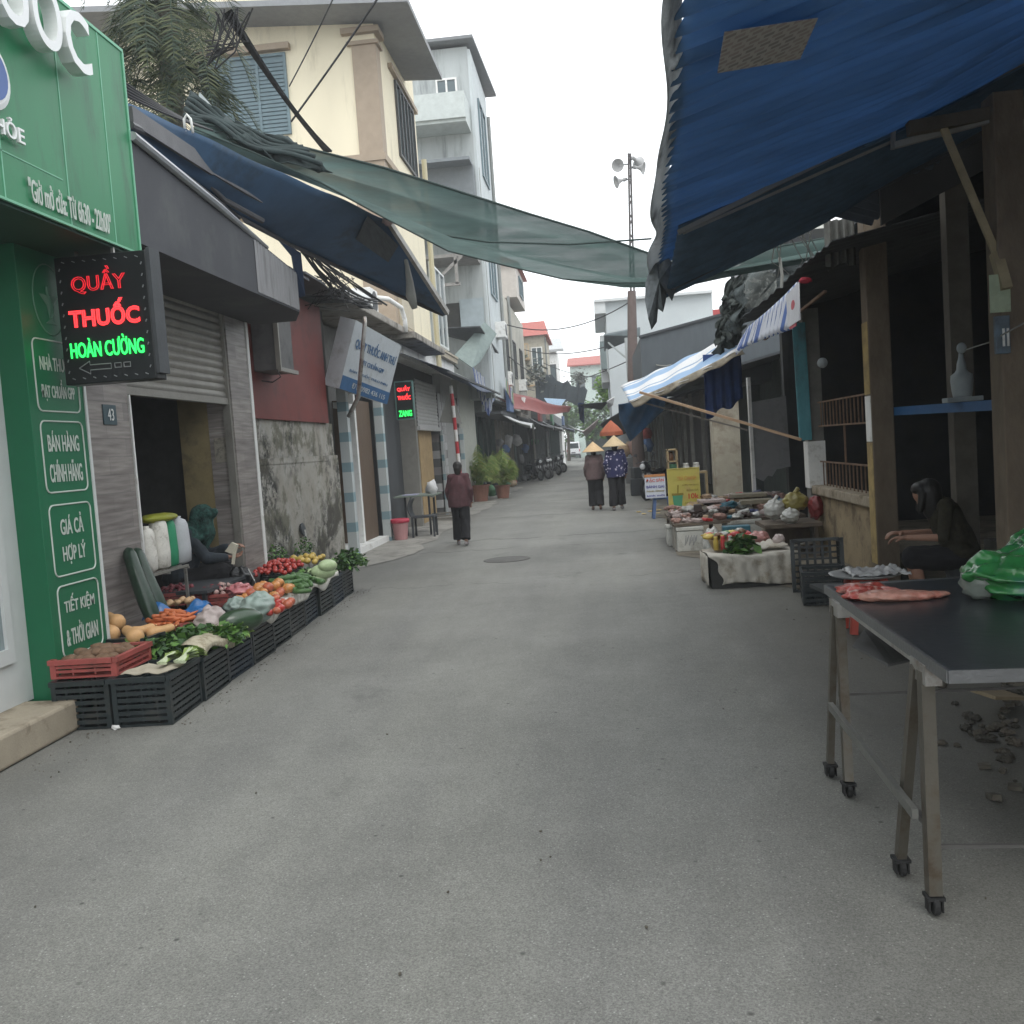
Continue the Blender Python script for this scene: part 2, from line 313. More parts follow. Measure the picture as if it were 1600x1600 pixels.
# ============================================================= green pharmacy, near left
green=mat('green_panel',(.014,.19,.075),.42,.08,scale=1.5,bump=.04,dirt=(.012,.12,.052),dirt_amt=.4,spec=.35,stretch=(1,1.6,.35))
green_dk=mat('green_pillar_panel',(.012,.135,.062),.4,.08,scale=1.5,bump=.04)
cream=mat('cream_lettering',(.50,.55,.50),.6,.05,bump=0)
acry=mat('white_acrylic',(.75,.76,.75),.35,.04,bump=0)
stepm=mat('worn_step_stone',(.36,.31,.235),.75,.12,scale=4,bump=.2,dirt=(.16,.13,.09),dirt_amt=.4,dscale=3)
alu=mat('white_aluminium',(.60,.62,.61),.4,.05,bump=.03)
ph=thing('pharmacy_building','green pharmacy shopfront with raised white letters and lettered pillar at the near left','pharmacy',(-4.5,4.5,0))
mb=MB(); mb.bb(-9,-4.06,-1,6.95,0,3.25); mb.put('wall',white,ph)
mb=MB(); mb.bb(-9,-4.15,-1,6.97,4.86,9); mb.put('upper_wall',mat('pale_render',(.62,.62,.63),.8,.08),ph)
mb=MB(); mb.bb(-4.06,-3.63,-1,6.14,0,.205); mb.put('doorstep',stepm,ph,bevel=.02)
mb=MB(); mb.bb(-4.05,-3.81,6.22,6.92,.0,3.3); mb.put('pillar',green_dk,ph,bevel=.004)
mb=MB(); mb.bb(-3.812,-3.80,6.915,6.945,.2,3.3); mb.put('pillar_trim',alu,ph)
mb=MB(); mb.bb(-4.06,-4.0,6.04,6.22,.2,3.2); mb.bb(-4.06,-4.0,2,6.04,.2,.50); mb.bb(-4.06,-3.99,-1,6.2,3.1,3.3);mb.put('door_surround',alu,ph)
mb=MB()
for y0,y1 in((2,4.0),(4.06,6.03)):
    mb.bb(-4.03,-3.975,y0,y0+.07,.50,3.1); mb.bb(-4.03,-3.975,y1-.07,y1,.50,3.1); mb.bb(-4.03,-3.975,y0+.07,y1-.07,.50,.60); mb.bb(-4.03,-3.975,y0+.07,y1-.07,3.0,3.1)
wf=mb.put('window_frame',alu,ph)
mb=MB(); mb.bb(-4.02,-4.0,2.05,6.0,.6,3.05); mb.put('window_glass',mat('shop_glass',(.25,.30,.31),.08,.1,bump=0,spec=.8),ph)
mb=MB(); mb.bb(-4.1,-3.3,1.5,7.0,3.325,4.80); fas=mb.put('fascia',green,ph)
mb=MB(); mb.bb(-4.1,-3.32,1.5,6.98,3.300,3.325); mb.put('soffit',mat('dark_green_soffit',(.01,.05,.03),.5,.1),ph)
mb=MB()
for y in (2.9,4.3,5.35,6.05,6.63): mb.bb(-3.301,-3.297,y,y+.012,3.33,4.80)
mb.bb(-3.301,-3.297,1.5,6.0,3.60,3.608)
mb.bb(-3.31,-3.292,1.5,7.0,3.318,3.333); mb.bb(-3.31,-3.292,1.5,7.0,4.79,4.812); mb.bb(-3.31,-3.292,6.985,7.004,3.333,4.79)
mb.put('panel_seam',mat('pale_green_trim',(.16,.42,.27),.5,.05),ph)
mb=MB(); mb.lathe([(.09,0),(.095,-.02),(.06,-.022)],(-3.72,5.45,3.3),20); mb.put('downlight',acry,ph)
# raised letters
def fasc(px0,py0,px1,py1,s,h,ext,m,x=-3.29,bold=0):
    a=P(px0,py0,'x',x); b=P(px1,py1,'x',x); return text(s,(x,(a.y+b.y)/2,(a.z+b.z)/2),Y,Z,h,abs(b.y-a.y),m,ph,ext=ext,off=ext/2+.002,bold=bold)
a=P(128,108,'x',-3.2)
text('NHÀ THUỐC',(-3.29,a.y-1.33,4.60),Y,Z,.60,2.75,acry,ph,ext=.09,off=.05,bold=.012)
a=P(42,232,'x',-3.28)
text('CHĂM SÓC SỨC KHỎE',(-3.29,a.y-.80,a.z+.06),Y,Z,.12,1.5,acry,ph,ext=.02,off=.015,bold=.008)
a=P(45,306,'x',-3.29); b=P(173,362,'x',-3.29)
text('"Giờ mở cửa: Từ 6h30 - 22h00"',(-3.29,(a.y+b.y)/2,3.445),Y,Z,.15,b.y-a.y,cream,ph,ext=.004,off=.004,bold=.012)
c=P(-5,118,'x',-3.25); mb=MB(); mb.lathe([(.20,0),(.20,.04),(.17,.05)],(-3.30,c.y-.06,c.z),28,rot=(0,rad(90),0),sc=(1,1,1)); lg=mb.put('logo',acry,ph)
mb=MB(); mb.lathe([(.15,0),(.15,.01)],(-3.251,c.y-.06,c.z),24,rot=(0,rad(90),0)); mb.put('logo_face',mat('blue_logo',(.03,.09,.30),.4,.05,bump=0),lg)
# pillar lettering: four framed boxes and the bowl emblem
for (t1,t2,pz) in (('NHÀ THUỐC','ĐẠT CHUẨN GPP',2.43),('BÁN HÀNG','CHÍNH HÃNG',1.86),('GIÁ CẢ','HỢP LÝ',1.27),('TIẾT KIỆM','& THỜI GIAN',.70)):
    o=Vector((-3.81,6.58,pz)); rounded(o,Y,Z,.54,.50,.05,.012,cream,ph,.003)
    w1=.40 if len(t1)>6 else .30; w2=.42 if len(t2)>7 else .30
    text(t1,o+Vector((0,0,.11)),Y,Z,.15,w1,cream,ph,ext=.003,off=.003,bold=.012); text(t2,o-Vector((0,0,.10)),Y,Z,.16,w2,cream,ph,ext=.003,off=.003,bold=.012)
pal=mat('faint_emblem',(.10,.22,.15),.6,.05,bump=0)
pts=[Vector((-3.807,6.58+.2*math.cos(a),2.97+.25*math.sin(a))) for a in [i*math.pi/14 for i in range(29)]]
em=MB().tube(pts,.005,6,cap=False).put('emblem',pal,ph)
mb=MB(); mb.prism([(-3.809,6.46,3.0),(-3.809,6.70,3.0),(-3.809,6.62,2.93),(-3.809,6.595,2.83),(-3.809,6.65,2.80),(-3.809,6.51,2.80),(-3.809,6.565,2.83),(-3.809,6.54,2.93)][::-1],(.004,0,0))
mb.tube([(-3.805,6.58+.03*math.sin(k),2.84+.05*k/1.2) for k in [i*.4 for i in range(14)]],.008,6); mb.put('emblem_bowl',pal,ph)
# LED sign hung across the end of the fascia
led=thing('led_sign','black hanging LED sign with red pharmacy lettering, green line and arrow beside the green pillar','LED sign',(-3.4,6.6,2.36))
mb=MB(); mb.bb(-3.735,-3.06,6.56,6.70,2.36,3.255); bx=mb.put('box',mat('led_case',(.012,.014,.015),.35,.1,bump=0),led,bevel=.008)
mb=MB(); mb.bb(-3.056,-3.03,6.555,6.715,2.40,3.27); mb.bb(-3.735,-3.06,6.70,6.715,2.36,3.255); mb.put('side_frame',darkmetal,led)
Rr=Vector((1,0,0)); fo=lambda u,v:Vector((-3.735+u*.675,6.556,2.36+v*.895))
ledr=mat('led_red',(.5,.02,.02),.5,.0,bump=0,emit=(1,.035,.04),estr=1.5); ledr2=mat('led_red_dim',(.3,.02,.02),.5,.0,bump=0,emit=(1,.03,.05),estr=.42); ledg=mat('led_green',(.05,.6,.1),.5,0,bump=0,emit=(.02,1,.12),estr=1.25); ledw=mat('led_grey',(.22,.23,.23),.4,.05,bump=0)
mb_=text('QUẦY',fo(.47,.80),Rr,Z,.185,.40,ledr2,led,ext=.012,neon=.018)
text('THUỐC',fo(.50,.545),Rr,Z,.185,.52,ledr,led,ext=.012,neon=.035)
text('THUỐC',fo(.50,.535),Rr,Z,.12,.47,mat('led_dark_red',(.18,.01,.01),.5,0,bump=0),led,ext=.003,off=-.0,bold=0)
text('HOÀN CƯỜNG',fo(.50,.285),Rr,Z,.145,.54,ledg,led,ext=.01,bold=.008,off=.003)
mb=MB()
ar=[(.17,.125),(.29,.175),(.29,.145),(.52,.145),(.52,.105),(.29,.105),(.29,.075),(.17,.125)]
mb.tube([fo(*p) for p in ar],.004,5,cap=False)
for u0 in(.56,.66): mb.tube([fo(u0,.11),fo(u0,.145),fo(u0+.07,.145),fo(u0+.07,.11),fo(u0,.11)],.004,5,cap=False)
for i in range(8):
    for v in(.045,.955): q=fo(.1+.8*i/7,v); mb.box(q,(.022,.006,.006),rot=(0,rad(25),0))
for i in range(10):
    for u in(.055,.945): q=fo(u,.1+.8*i/9); mb.box(q,(.006,.006,.02),rot=(0,rad(25),0))
mb.put('border_lights',ledw,led)
mb=MB(); mb.bar((-3.6,6.63,3.25),(-3.6,6.63,3.31),.02); mb.bar((-3.33,6.63,3.25),(-3.33,6.63,3.31),.02); mb.put('bracket',steel,led)
# ============================================================= house with the half open shutter
def tile_mat():
    m=bpy.data.materials.new('grey_wood_tile'); m.use_nodes=True; t=m.node_tree; b=t.nodes['Principled BSDF']; n=t.nodes.new; l=t.links.new
    tc=n('ShaderNodeTexCoord'); sp=n('ShaderNodeSeparateXYZ'); l(tc.outputs['Object'],sp.inputs[0]); cb=n('ShaderNodeCombineXYZ'); l(sp.outputs[1],cb.inputs[0]); l(sp.outputs[2],cb.inputs[1]); l(sp.outputs[0],cb.inputs[2])
    br=n('ShaderNodeTexBrick'); br.inputs['Scale'].default_value=1; br.inputs['Brick Width'].default_value=.62; br.inputs['Row Height'].default_value=.155; br.inputs['Mortar Size'].default_value=.0025
    br.inputs['Color1'].default_value=(.30,.275,.255,1); br.inputs['Color2'].default_value=(.22,.20,.19,1); br.inputs['Mortar'].default_value=(.17,.16,.155,1); l(cb.outputs[0],br.inputs['Vector'])
    mp=n('ShaderNodeMapping'); mp.inputs['Scale'].default_value=(2,1.6,22); l(tc.outputs['Object'],mp.inputs[0]); ns=n('ShaderNodeTexNoise'); ns.inputs['Scale'].default_value=1.5; ns.inputs['Detail'].default_value=6; l(mp.outputs[0],ns.inputs['Vector'])
    r=n('ShaderNodeValToRGB'); r.color_ramp.elements[0].position=.3; r.color_ramp.elements[0].color=(.62,.60,.6,1); r.color_ramp.elements[1].position=.7; r.color_ramp.elements[1].color=(1.22,1.22,1.22,1); l(ns.outputs['Fac'],r.inputs[0])
    mx=n('ShaderNodeMix'); mx.data_type='RGBA'; mx.blend_type='MULTIPLY'; mx.inputs['Factor'].default_value=1; l(br.outputs['Color'],mx.inputs['A']); l(r.outputs[0],mx.inputs['B']); l(mx.outputs['Result'],b.inputs['Base Color']); b.inputs['Roughness'].default_value=.45; return m
tile=tile_mat(); ochre=mat('ochre_wall',(.25,.20,.10),.85,.15,dirt=(.15,.12,.07),dirt_amt=.35)
slabm=mat('grey_slab_paint',(.058,.060,.068),.75,.15,scale=1.2,bump=.05,dirt=(.085,.088,.09),dirt_amt=.35,dscale=.9)
shut=mat('shutter_metal',(.26,.25,.225),.5,.1,metal=.3,bump=.05,dirt=(.2,.19,.17),dirt_amt=.3)
h=thing('shutter_house','tiled shop house with a half raised roller shutter, number plate and grey canopy','house',(-4.5,9,0))
for a_,b_ in((6.96,8.17),(10.62,11.22)): MB().bb(-4.4,-4.1,a_,b_,0,3.5).put('tiled_pier',tile,h)
MB().bb(-4.4,-4.09,11.225,11.30,0,3.45).put('corner_trim',white,h); MB().bb(-4.105,-4.085,8.175,8.20,0,2.4).put('corner_trim',white,h)
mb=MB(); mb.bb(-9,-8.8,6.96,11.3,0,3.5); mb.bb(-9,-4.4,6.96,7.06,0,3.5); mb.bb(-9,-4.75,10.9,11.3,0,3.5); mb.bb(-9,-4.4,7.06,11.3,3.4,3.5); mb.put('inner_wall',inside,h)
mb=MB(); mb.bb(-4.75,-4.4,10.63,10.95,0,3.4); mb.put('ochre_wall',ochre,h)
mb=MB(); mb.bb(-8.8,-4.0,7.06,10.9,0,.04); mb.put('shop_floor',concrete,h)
mb=MB(); mb.bb(-4.42,-4.11,8.17,10.62,3.42,3.5)
n=0; z=2.47
fnz=lambda z:.018*abs(math.sin(math.pi*(z-2.47)/.085))
mb=MB(); mb.sheet(lambda u,v:Vector((-4.17+fnz(2.47+u*1.05),8.17+v*2.45,2.47+u*1.05)),99,1); sh=mb.put('shutter',shut,h,thick=.01)
mb=MB(); mb.bb(-4.20,-4.13,8.17,10.62,2.41,2.48); mb.bb(-4.20,-4.115,8.17,8.21,0,3.5); mb.bb(-4.20,-4.115,10.58,10.62,0,3.5); mb.put('shutter_rail',shut,h)
# canopy slab with ribbed metal facing, underside
mb=MB(); mb.add([(-4.1,7.0,3.41),(-3.3,7.0,3.41),(-3.3,10.85,3.41),(-3.55,11.5,3.41),(-4.1,11.5,3.41)]+[(-4.1,7.0,4.2),(-3.3,7.0,4.18),(-3.3,10.85,3.86),(-3.55,11.5,3.82),(-4.1,11.5,3.9)],[(0,1,2,3,4),(9,8,7,6,5),(0,5,6,1),(1,6,7,2),(2,7,8,3),(3,8,9,4),(4,9,5,0)]); mb.put('canopy',slabm,h)
def rb(u,v):
    y=9.5+u*1.35; return Vector((-3.295+.010*math.sin(u*2*math.pi*16),y,3.43+v*((4.18-(y-7)*.083)-3.45)))
MB().sheet(rb,160,1).put('ribbed_facing',mat('ribbed_facing',(.22,.22,.225),.6,.1,metal=.2,bump=.05,dirt=(.14,.14,.14),dirt_amt=.4,stretch=(1,4,.4)),h,thick=.004)
MB().tube([(-3.28,7.0,4.19),(-3.28,8.6,4.06),(-3.3,9.9,3.95)],[.035,.035,.02],8).put('gutter',mat('silver_gutter',(.35,.36,.37),.35,.1,metal=.5),h)
mb=MB(); mb.bb(-9,-4.25,7.0,11.3,3.5,3.95); mb.put('roof',concrete,h)
pl=thing('number_plate','small blue enamel house number plate reading 43 on grey tiled pier','number plate',(-4.095,P(172,648,'x',-4.09).y,P(172,648,'x',-4.09).z))
q=P(172,648,'x',-4.09); mb=MB(); mb.bb(-4.1,-4.088,q.y-.11,q.y+.11,q.z-.085,q.z+.085); mb.put('plate',mat('blue_enamel',(.05,.085,.10),.4,.1,bump=0),pl,bevel=.004)
text('43',(-4.086,q.y,q.z),Y,Z,.10,.10,acry,pl,ext=.003,off=.002)
q=P(348,703,'y',10.625); mb=MB(); mb.bb(q.x-.09,q.x+.09,10.612,10.622,q.z-.14,q.z+.14); mb.put('paper_notice',mat('aged_paper',(.30,.28,.23),.8,.15,dirt=(.12,.11,.10),dirt_amt=.5,dscale=14),label='faded paper notice pasted on the ochre wall behind the vendor',cat='notice')
# grey cabinet hanging past the canopy
cb=thing('equipment_cabinet','grey metal cabinet with pale frame hung on wall past the canopy end','cabinet',(-3.9,12.2,2.85))
a=P(388,492,'y',12.0); b=P(440,577,'y',12.0)
mb=MB(); mb.bb(-4.3,b.x-.06,12.0,12.7,b.z,a.z); mb.put('box',mat('cabinet_grey',(.10,.10,.10),.6,.15,dirt=(.05,.05,.05)),cb)
mb=MB(); mb.bb(b.x-.06,b.x,11.98,12.02,b.z-.02,a.z+.02); mb.bb(-4.3,b.x-.06,11.98,12.02,a.z-.01,a.z+.03); mb.bb(b.x-.06,b.x,12.02,12.7,b.z-.02,b.z+.03); mb.put('frame',shut,cb)
mb=MB(); mb.tube([(-4.0,11.98,b.z),(-3.95,11.95,b.z-.10),(-4.05,11.93,b.z-.16),(-4.2,11.95,b.z-.13)],.008,6); mb.put('wire',cable_m,cb)
# ---- weathered wall with dark red sheet
def mould_mat():
    m=bpy.data.materials.new('mouldy_plaster'); m.use_nodes=True; t=m.node_tree; b=t.nodes['Principled BSDF']; n=t.nodes.new; l=t.links.new
    tc=n('ShaderNodeTexCoord')
    def ns(s,d,r): q=n('ShaderNodeTexNoise'); q.inputs['Scale'].default_value=s; q.inputs['Detail'].default_value=d; q.inputs['Roughness'].default_value=r; l(tc.outputs['Object'],q.inputs['Vector']); return q.outputs['Fac']
    def rp(f,p0,c0,p1,c1): q=n('ShaderNodeValToRGB'); e=q.color_ramp.elements; e[0].position=p0; e[1].position=p1; e[0].color=(*c0,1); e[1].color=(*c1,1); l(f,q.inputs[0]); return q.outputs[0]
    def mx(f,a,c): q=n('ShaderNodeMix'); q.data_type='RGBA'; l(f,q.inputs['Factor']); l(a,q.inputs['A']); q.inputs['B'].default_value=(*c,1); return q.outputs['Result']
    base=rp(ns(2,5,.6),.35,(.27,.25,.21),.65,(.36,.35,.32))
    base=mx(rp(ns(1.7,9,.72),.50,(0,0,0),.56,(1,1,1)),base,(.15,.145,.11))
    gt=n('ShaderNodeMath'); gt.operation='MULTIPLY'; l(rp(ns(7.5,9,.8),.46,(0,0,0),.54,(1,1,1)),gt.inputs[0]); l(rp(ns(1.1,5,.6),.45,(0,0,0),.6,(1,1,1)),gt.inputs[1]); base=mx(gt.outputs[0],base,(.025,.026,.022))
    base=mx(rp(ns(.9,6,.7),.55,(0,0,0),.62,(.9,.9,.9)),base,(.05,.045,.035))
    l(base,b.inputs['Base Color']); b.inputs['Roughness'].default_value=.95; bb=n('ShaderNodeBump'); bb.inputs['Strength'].default_value=.5; bb.inputs['Distance'].default_value=.02; l(ns(12,8,.7),bb.inputs['Height']); l(bb.outputs[0],b.inputs['Normal']); return m
mould=mould_mat(); maroon=mat('maroon_sheet',(.155,.030,.025),.6,.1,scale=2,bump=.08,dirt=(.10,.025,.022),dirt_amt=.35)
w=thing('weathered_wall','mould blackened plaster wall under a dark red sheet between the two shops','wall',(-4.4,13.5,0))
mb=MB(); mb.bb(-4.6,-4.3,11.3,15.6,0,1.78); mb.bb(-4.6,-4.36,11.3,15.6,1.78,2.3); mb.bb(-4.36,-4.29,11.3,15.0,1.70,1.78); mb.put('plaster',mould,w)
mb=MB(); mb.bb(-4.6,-4.31,11.45,15.25,2.3,4.15); mb.put('red_sheet',maroon,w)
mb=MB(); mb.bb(-4.6,-4.36,15.26,15.42,2.3,4.1); mb.put('cream_post',mat('cream_wall',(.42,.38,.30),.8,.1,dirt=(.2,.17,.12),dirt_amt=.4),w)
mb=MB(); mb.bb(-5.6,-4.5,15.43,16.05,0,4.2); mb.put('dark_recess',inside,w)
r3=random.Random(5); mb=MB()
for i in range(7):
    y=11.3+i*.75; mb.box((-4.35+r3.uniform(-.1,.1),y+.3,4.2+.02*i+r3.uniform(0,.05)),(1.1,.95,.03),rot=(r3.uniform(-.06,.06),rad(6)+r3.uniform(-.05,.05),r3.uniform(-.1,.1)))
mb.put('roofing_sheets',darkmetal,w)
sp=thing('drain_pipe','short grey pipe with a dark round cap leaning on weathered wall','pipe',(-4.2,13.6,0))
a=P(475,828,'x',-4.25); mb=MB(); mb.tube([(-4.18,a.y,.0),(-4.25,a.y,a.z)],.03,8); mb.put('pipe',steel,sp); mb=MB(); mb.lathe([(.09,0),(.10,.03),(.05,.04)],(-4.28,a.y,a.z),14,rot=(0,rad(80),0)); mb.put('cap',darkmetal,sp)
# ============================================================= second pharmacy with tilted lightbox
s2=thing('small_shop','narrow shop with blue striped posts, open dark doorway and flat concrete roof','shop',(-4.6,17.5,0))
mb=MB(); mb.bb(-8,-4.9,16.0,20.6,0,4.2); mb.put('wall',mat('dim_shop_wall',(.10,.10,.095),.8,.2),s2)
def stripe_mat():
    m=bpy.data.materials.new('striped_post'); m.use_nodes=True; t=m.node_tree; b=t.nodes['Principled BSDF']; n=t.nodes.new; l=t.links.new
    tc=n('ShaderNodeTexCoord'); sp=n('ShaderNodeSeparateXYZ'); l(tc.outputs['Object'],sp.inputs[0]); ma=n('ShaderNodeMath'); ma.operation='PINGPONG'; l(sp.outputs[2],ma.inputs[0]); ma.inputs[1].default_value=.26
    r=n('ShaderNodeValToRGB'); e=r.color_ramp.elements; e[0].position=0; e[0].color=(.19,.28,.31,1); e[1].position=.08; e[1].color=(.42,.45,.45,1); r.color_ramp.interpolation='CONSTANT'; l(ma.outputs[0],r.inputs[0]); l(r.outputs[0],b.inputs['Base Color']); b.inputs['Roughness'].default_value=.7; return m
stm=stripe_mat()
for y in (16.3,19.0):
    mb=MB(); mb.bb(-4.42,-4.26,y-.07,y+.1,0,3.0); mb.put('striped_post',stm,s2)
mb=MB(); mb.bb(-4.55,-4.45,17.5,17.62,0,2.9); mb.bb(-4.55,-4.45,16.45,17.6,2.6,2.7); mb.put('door_frame',white,s2)
mb=MB(); mb.bb(-4.9,-4.5,17.65,18.9,0,2.8); mb.put('brown_panel',mat('brown_boards',(.11,.075,.05),.7,.2,stretch=(1,8,.5)),s2)
mb=MB(); mb.bb(-5,-4.3,16.45,18.9,0,.12); mb.put('doorstep',white,s2)
mb=MB(); mb.bb(-8,-3.95,15.9,20.4,4.28,4.42); mb.bb(-8,-3.75,20.4,24.5,4.18,4.32); mb.put('roof_slab',concrete,s2,bevel=.02)
mb=MB(); mb.bb(-4.9,-4.5,19.2,21.2,0,4.1); mb.bb(-5,-4.6,21.2,22.3,0,4.1); mb.put('dark_front',mat('dark_front_boards',(.05,.055,.06),.6,.2,stretch=(1,6,.4)),s2)
# tilted lightbox sign
sg=thing('pharmacy_sign','tilted white and blue pharmacy lightbox sign on a bent steel pipe','sign',(-3.8,15.6,2.7))
A=P(556,500,'y',15.2); B=P(627,540,'y',17.2); D=P(530,607,'y',15.2); Cc=B+(D-A)*.97
sgw=mat('faded_sign_white',(.42,.45,.47),.5,.06,bump=0,dirt=(.3,.31,.31),dirt_amt=.3); sgb=mat('sign_blue',(.03,.10,.22),.5,.1,bump=0)
rt=(B-A).normalized(); upv=(A-D); upv=(upv-rt*upv.dot(rt)).normalized(); nrm=rt.cross(upv).normalized(); 
if nrm.dot(CO-A)<0: nrm=-nrm
mb=MB(); mb.prism([D,Cc,B,A],-nrm*.28); mb.put('box',sgw,sg)
lp=lambda u,v,o=.004:A.lerp(B,u).lerp(D.lerp(Cc,u),v)+nrm*o
mb=MB(); mb.prism([lp(0,1),lp(1,1),lp(1,.80),lp(0,.80)],nrm*.004); mb.put('blue_band',sgb,sg)
ww=(B-A).length; hh=(A-D).length
r_=(lp(1,.5)-lp(0,.5)).normalized(); u_=(lp(.5,0)-lp(.5,1)).normalized()
text('QUẦY THUỐC ANH THƯ',lp(.52,.27),r_,u_,hh*.22,ww*.86,sgb,sg,ext=.004,off=.005,bold=.012)
text('ĐẠT CHUẨN GPP',lp(.50,.51),r_,u_,hh*.13,ww*.5,sgb,sg,ext=.004,off=.005,bold=.012)
text('BÁN THUỐC THEO ĐƠN',lp(.5,.69),r_,u_,hh*.06,ww*.8,sgb,sg,ext=.004,off=.005)
text('ĐT: 0982 436 115',lp(.55,.90,.008),r_,u_,hh*.08,ww*.7,sgw,sg,ext=.004,off=.006)
a=P(570,505,'y',15.1); b=P(560,620,'y',15.1); c=P(545,650,'y',15.6)
MB().tube([a+Vector((0,0,.1)),a,b,c],.035,8).put('pipe',steel,sg,smooth=True)
# small led box
l2=thing('small_led_box','small LED box with red words and green bottom word by the shop door','LED sign',(-3.9,20.5,2.6))
A=P(617,598,'y',20.5); D=P(647,653,'y',20.5)
mb=MB(); mb.bb(A.x,D.x,20.5,20.6,D.z,A.z); mb.put('box',mat('led_case',(0,0,0)),l2)
mb=MB()
for (x0,x1,z0,z1) in ((A.x-.02,A.x,D.z-.02,A.z+.02),(D.x,D.x+.02,D.z-.02,A.z+.02),(A.x,D.x,A.z,A.z+.02),(A.x,D.x,D.z-.02,D.z)): mb.bb(x0,x1,20.48,20.6,z0,z1)
mb.put('frame',mat('teal_frame',(.08,.16,.15),.5,.1),l2)
cx=(A.x+D.x)/2; hh=A.z-D.z
for s_,v,m_ in (('QUẦY',.82,ledr),('THUỐC',.60,ledr),('ZANG',.14,ledg)): text(s_,(cx,20.495,D.z+hh*v),X,Z,hh*.17,(D.x-A.x)*.8,m_,l2,ext=.004,off=.004,bold=.03)
# AC unit and pipe on the roof slab
ac=thing('air_conditioner','white outdoor air conditioner unit standing on the small shop roof','air conditioner',(-4.3,18.6,4.42))
mb=MB(); mb.bb(-4.75,-4.15,18.3,18.9,4.47,4.95); mb.put('casing',white,ac,bevel=.015)
mb=MB(); mb.lathe([(.2,0),(.2,.012),(.03,.02)],(-4.15,18.6,4.71),22,rot=(0,rad(90),0)); mb.put('fan_grille',darkmetal,ac)
mb=MB(); mb.bb(-4.7,-4.2,18.35,18.42,4.42,4.47); mb.bb(-4.7,-4.2,18.78,18.85,4.42,4.47); mb.put('feet',darkmetal,ac)
a=P(600,505,'x',-4.0); MB().tube([(-4.2,19.0,4.85),(-4.05,19.4,4.87),(-3.95,20.2,4.8),(-3.92,20.35,4.55),(-3.92,20.36,4.3)],.05,10).put('white_pipe',white,label='thick white bent pipe running over the small shop roof edge',cat='pipe',smooth=True)
MB().tube([(-4.1,16.2,4.5),(-4.0,16.6,4.5),(-3.95,17.2,4.52)],.09,10).put('wrapped_pipe',alu,label='short pale wrapped pipe at the near corner of the small shop roof',cat='pipe',smooth=True)
# ---- shop with white shutter, mosaic pier
s3=thing('shutter_shop','small shop with pale roller shutter, ochre panel and speckled tile pier','shop',(-4.6,24,0))
mb=MB(); mb.bb(-8,-4.6,22.3,29,0,3.9); mb.put('wall',mat('dim_shop_wall',(0,0,0)),s3)
mb=MB(); mb.sheet(lambda u,v:Vector((-4.22+.02*abs(math.sin(u*math.pi*13)),22.45+v*2.9,2.33+u*1.15)),104,1); mb.bb(-4.3,-4.15,22.4,25.4,2.27,2.36); mb.put('shutter',mat('pale_shutter',(.45,.45,.44),.5,.08),s3,thick=.01)
mb=MB(); mb.bb(-4.7,-4.35,23.2,25.0,0,2.3); mb.put('ochre_panel',mat('tan_panel',(.40,.28,.14),.7,.15),s3)
mb=MB(); mb.bb(-4.6,-4.22,22.2,22.4,0,3.4); mb.put('steel_post',shut,s3)
def mosaic():
    m=bpy.data.materials.new('speckled_mosaic'); m.use_nodes=True; t=m.node_tree; b=t.nodes['Principled BSDF']; n=t.nodes.new; l=t.links.new
    tc=n('ShaderNodeTexCoord'); sp=n('ShaderNodeSeparateXYZ'); l(tc.outputs['Object'],sp.inputs[0]); cb=n('ShaderNodeCombineXYZ'); l(sp.outputs[1],cb.inputs[0]); l(sp.outputs[2],cb.inputs[1])
    br=n('ShaderNodeTexBrick'); br.inputs['Scale'].default_value=1; br.inputs['Brick Width'].default_value=.2; br.inputs['Row Height'].default_value=.22; br.inputs['Mortar Size'].default_value=.004; br.inputs['Bias'].default_value=.1
    br.inputs['Color1'].default_value=(.10,.08,.075,1); br.inputs['Color2'].default_value=(.5,.5,.5,1); br.inputs['Mortar'].default_value=(.1,.1,.1,1); l(cb.outputs[0],br.inputs['Vector']); l(br.outputs['Color'],b.inputs['Base Color']); b.inputs['Roughness'].default_value=.4; return m
mos=mosaic(); MB().bb(-4.6,-4.2,25.5,26.6,0,3.3).put('mosaic_pier',mos,s3); MB().bb(-4.6,-4.15,28.8,29.2,0,3.3).put('mosaic_pier',mos,s3)
mb=MB(); mb.bb(-4.5,-4.3,26.7,28.8,0,3.9); mb.put('pale_door',mat('pale_grey_door',(.36,.36,.35),.6,.1),s3)
mb=MB(); mb.bb(-4.6,-4.2,29.3,33.2,0,4.1); mb.put('pale_wall',mat('pale_sage_wall',(.46,.47,.42),.8,.08),s3)
# dark blue canvas awning over it
a=P(622,560,'x',-4.1); 
mb=MB(); mb.sheet(lambda u,v:Vector((-4.3+1.15*v,20.9+u*(13-2*v),3.98-.5*v+.04*math.sin(u*9)-.12*v*math.sin(u*math.pi))),30,6); aw=mb.put('awning',tarp_dark,label='dark blue canvas awning sloping over pale roller shutter shop',cat='awning',thick=.01)
mb=MB(); mb.bar((-3.15,20.9,3.44),(-3.15,31.9,3.5),.05); mb.put('front_bar',darkmetal,aw)
def lerpn(a,t): t=t*(len(a)-1); i=min(int(t),len(a)-2); return a[i].lerp(a[i+1],t-i)
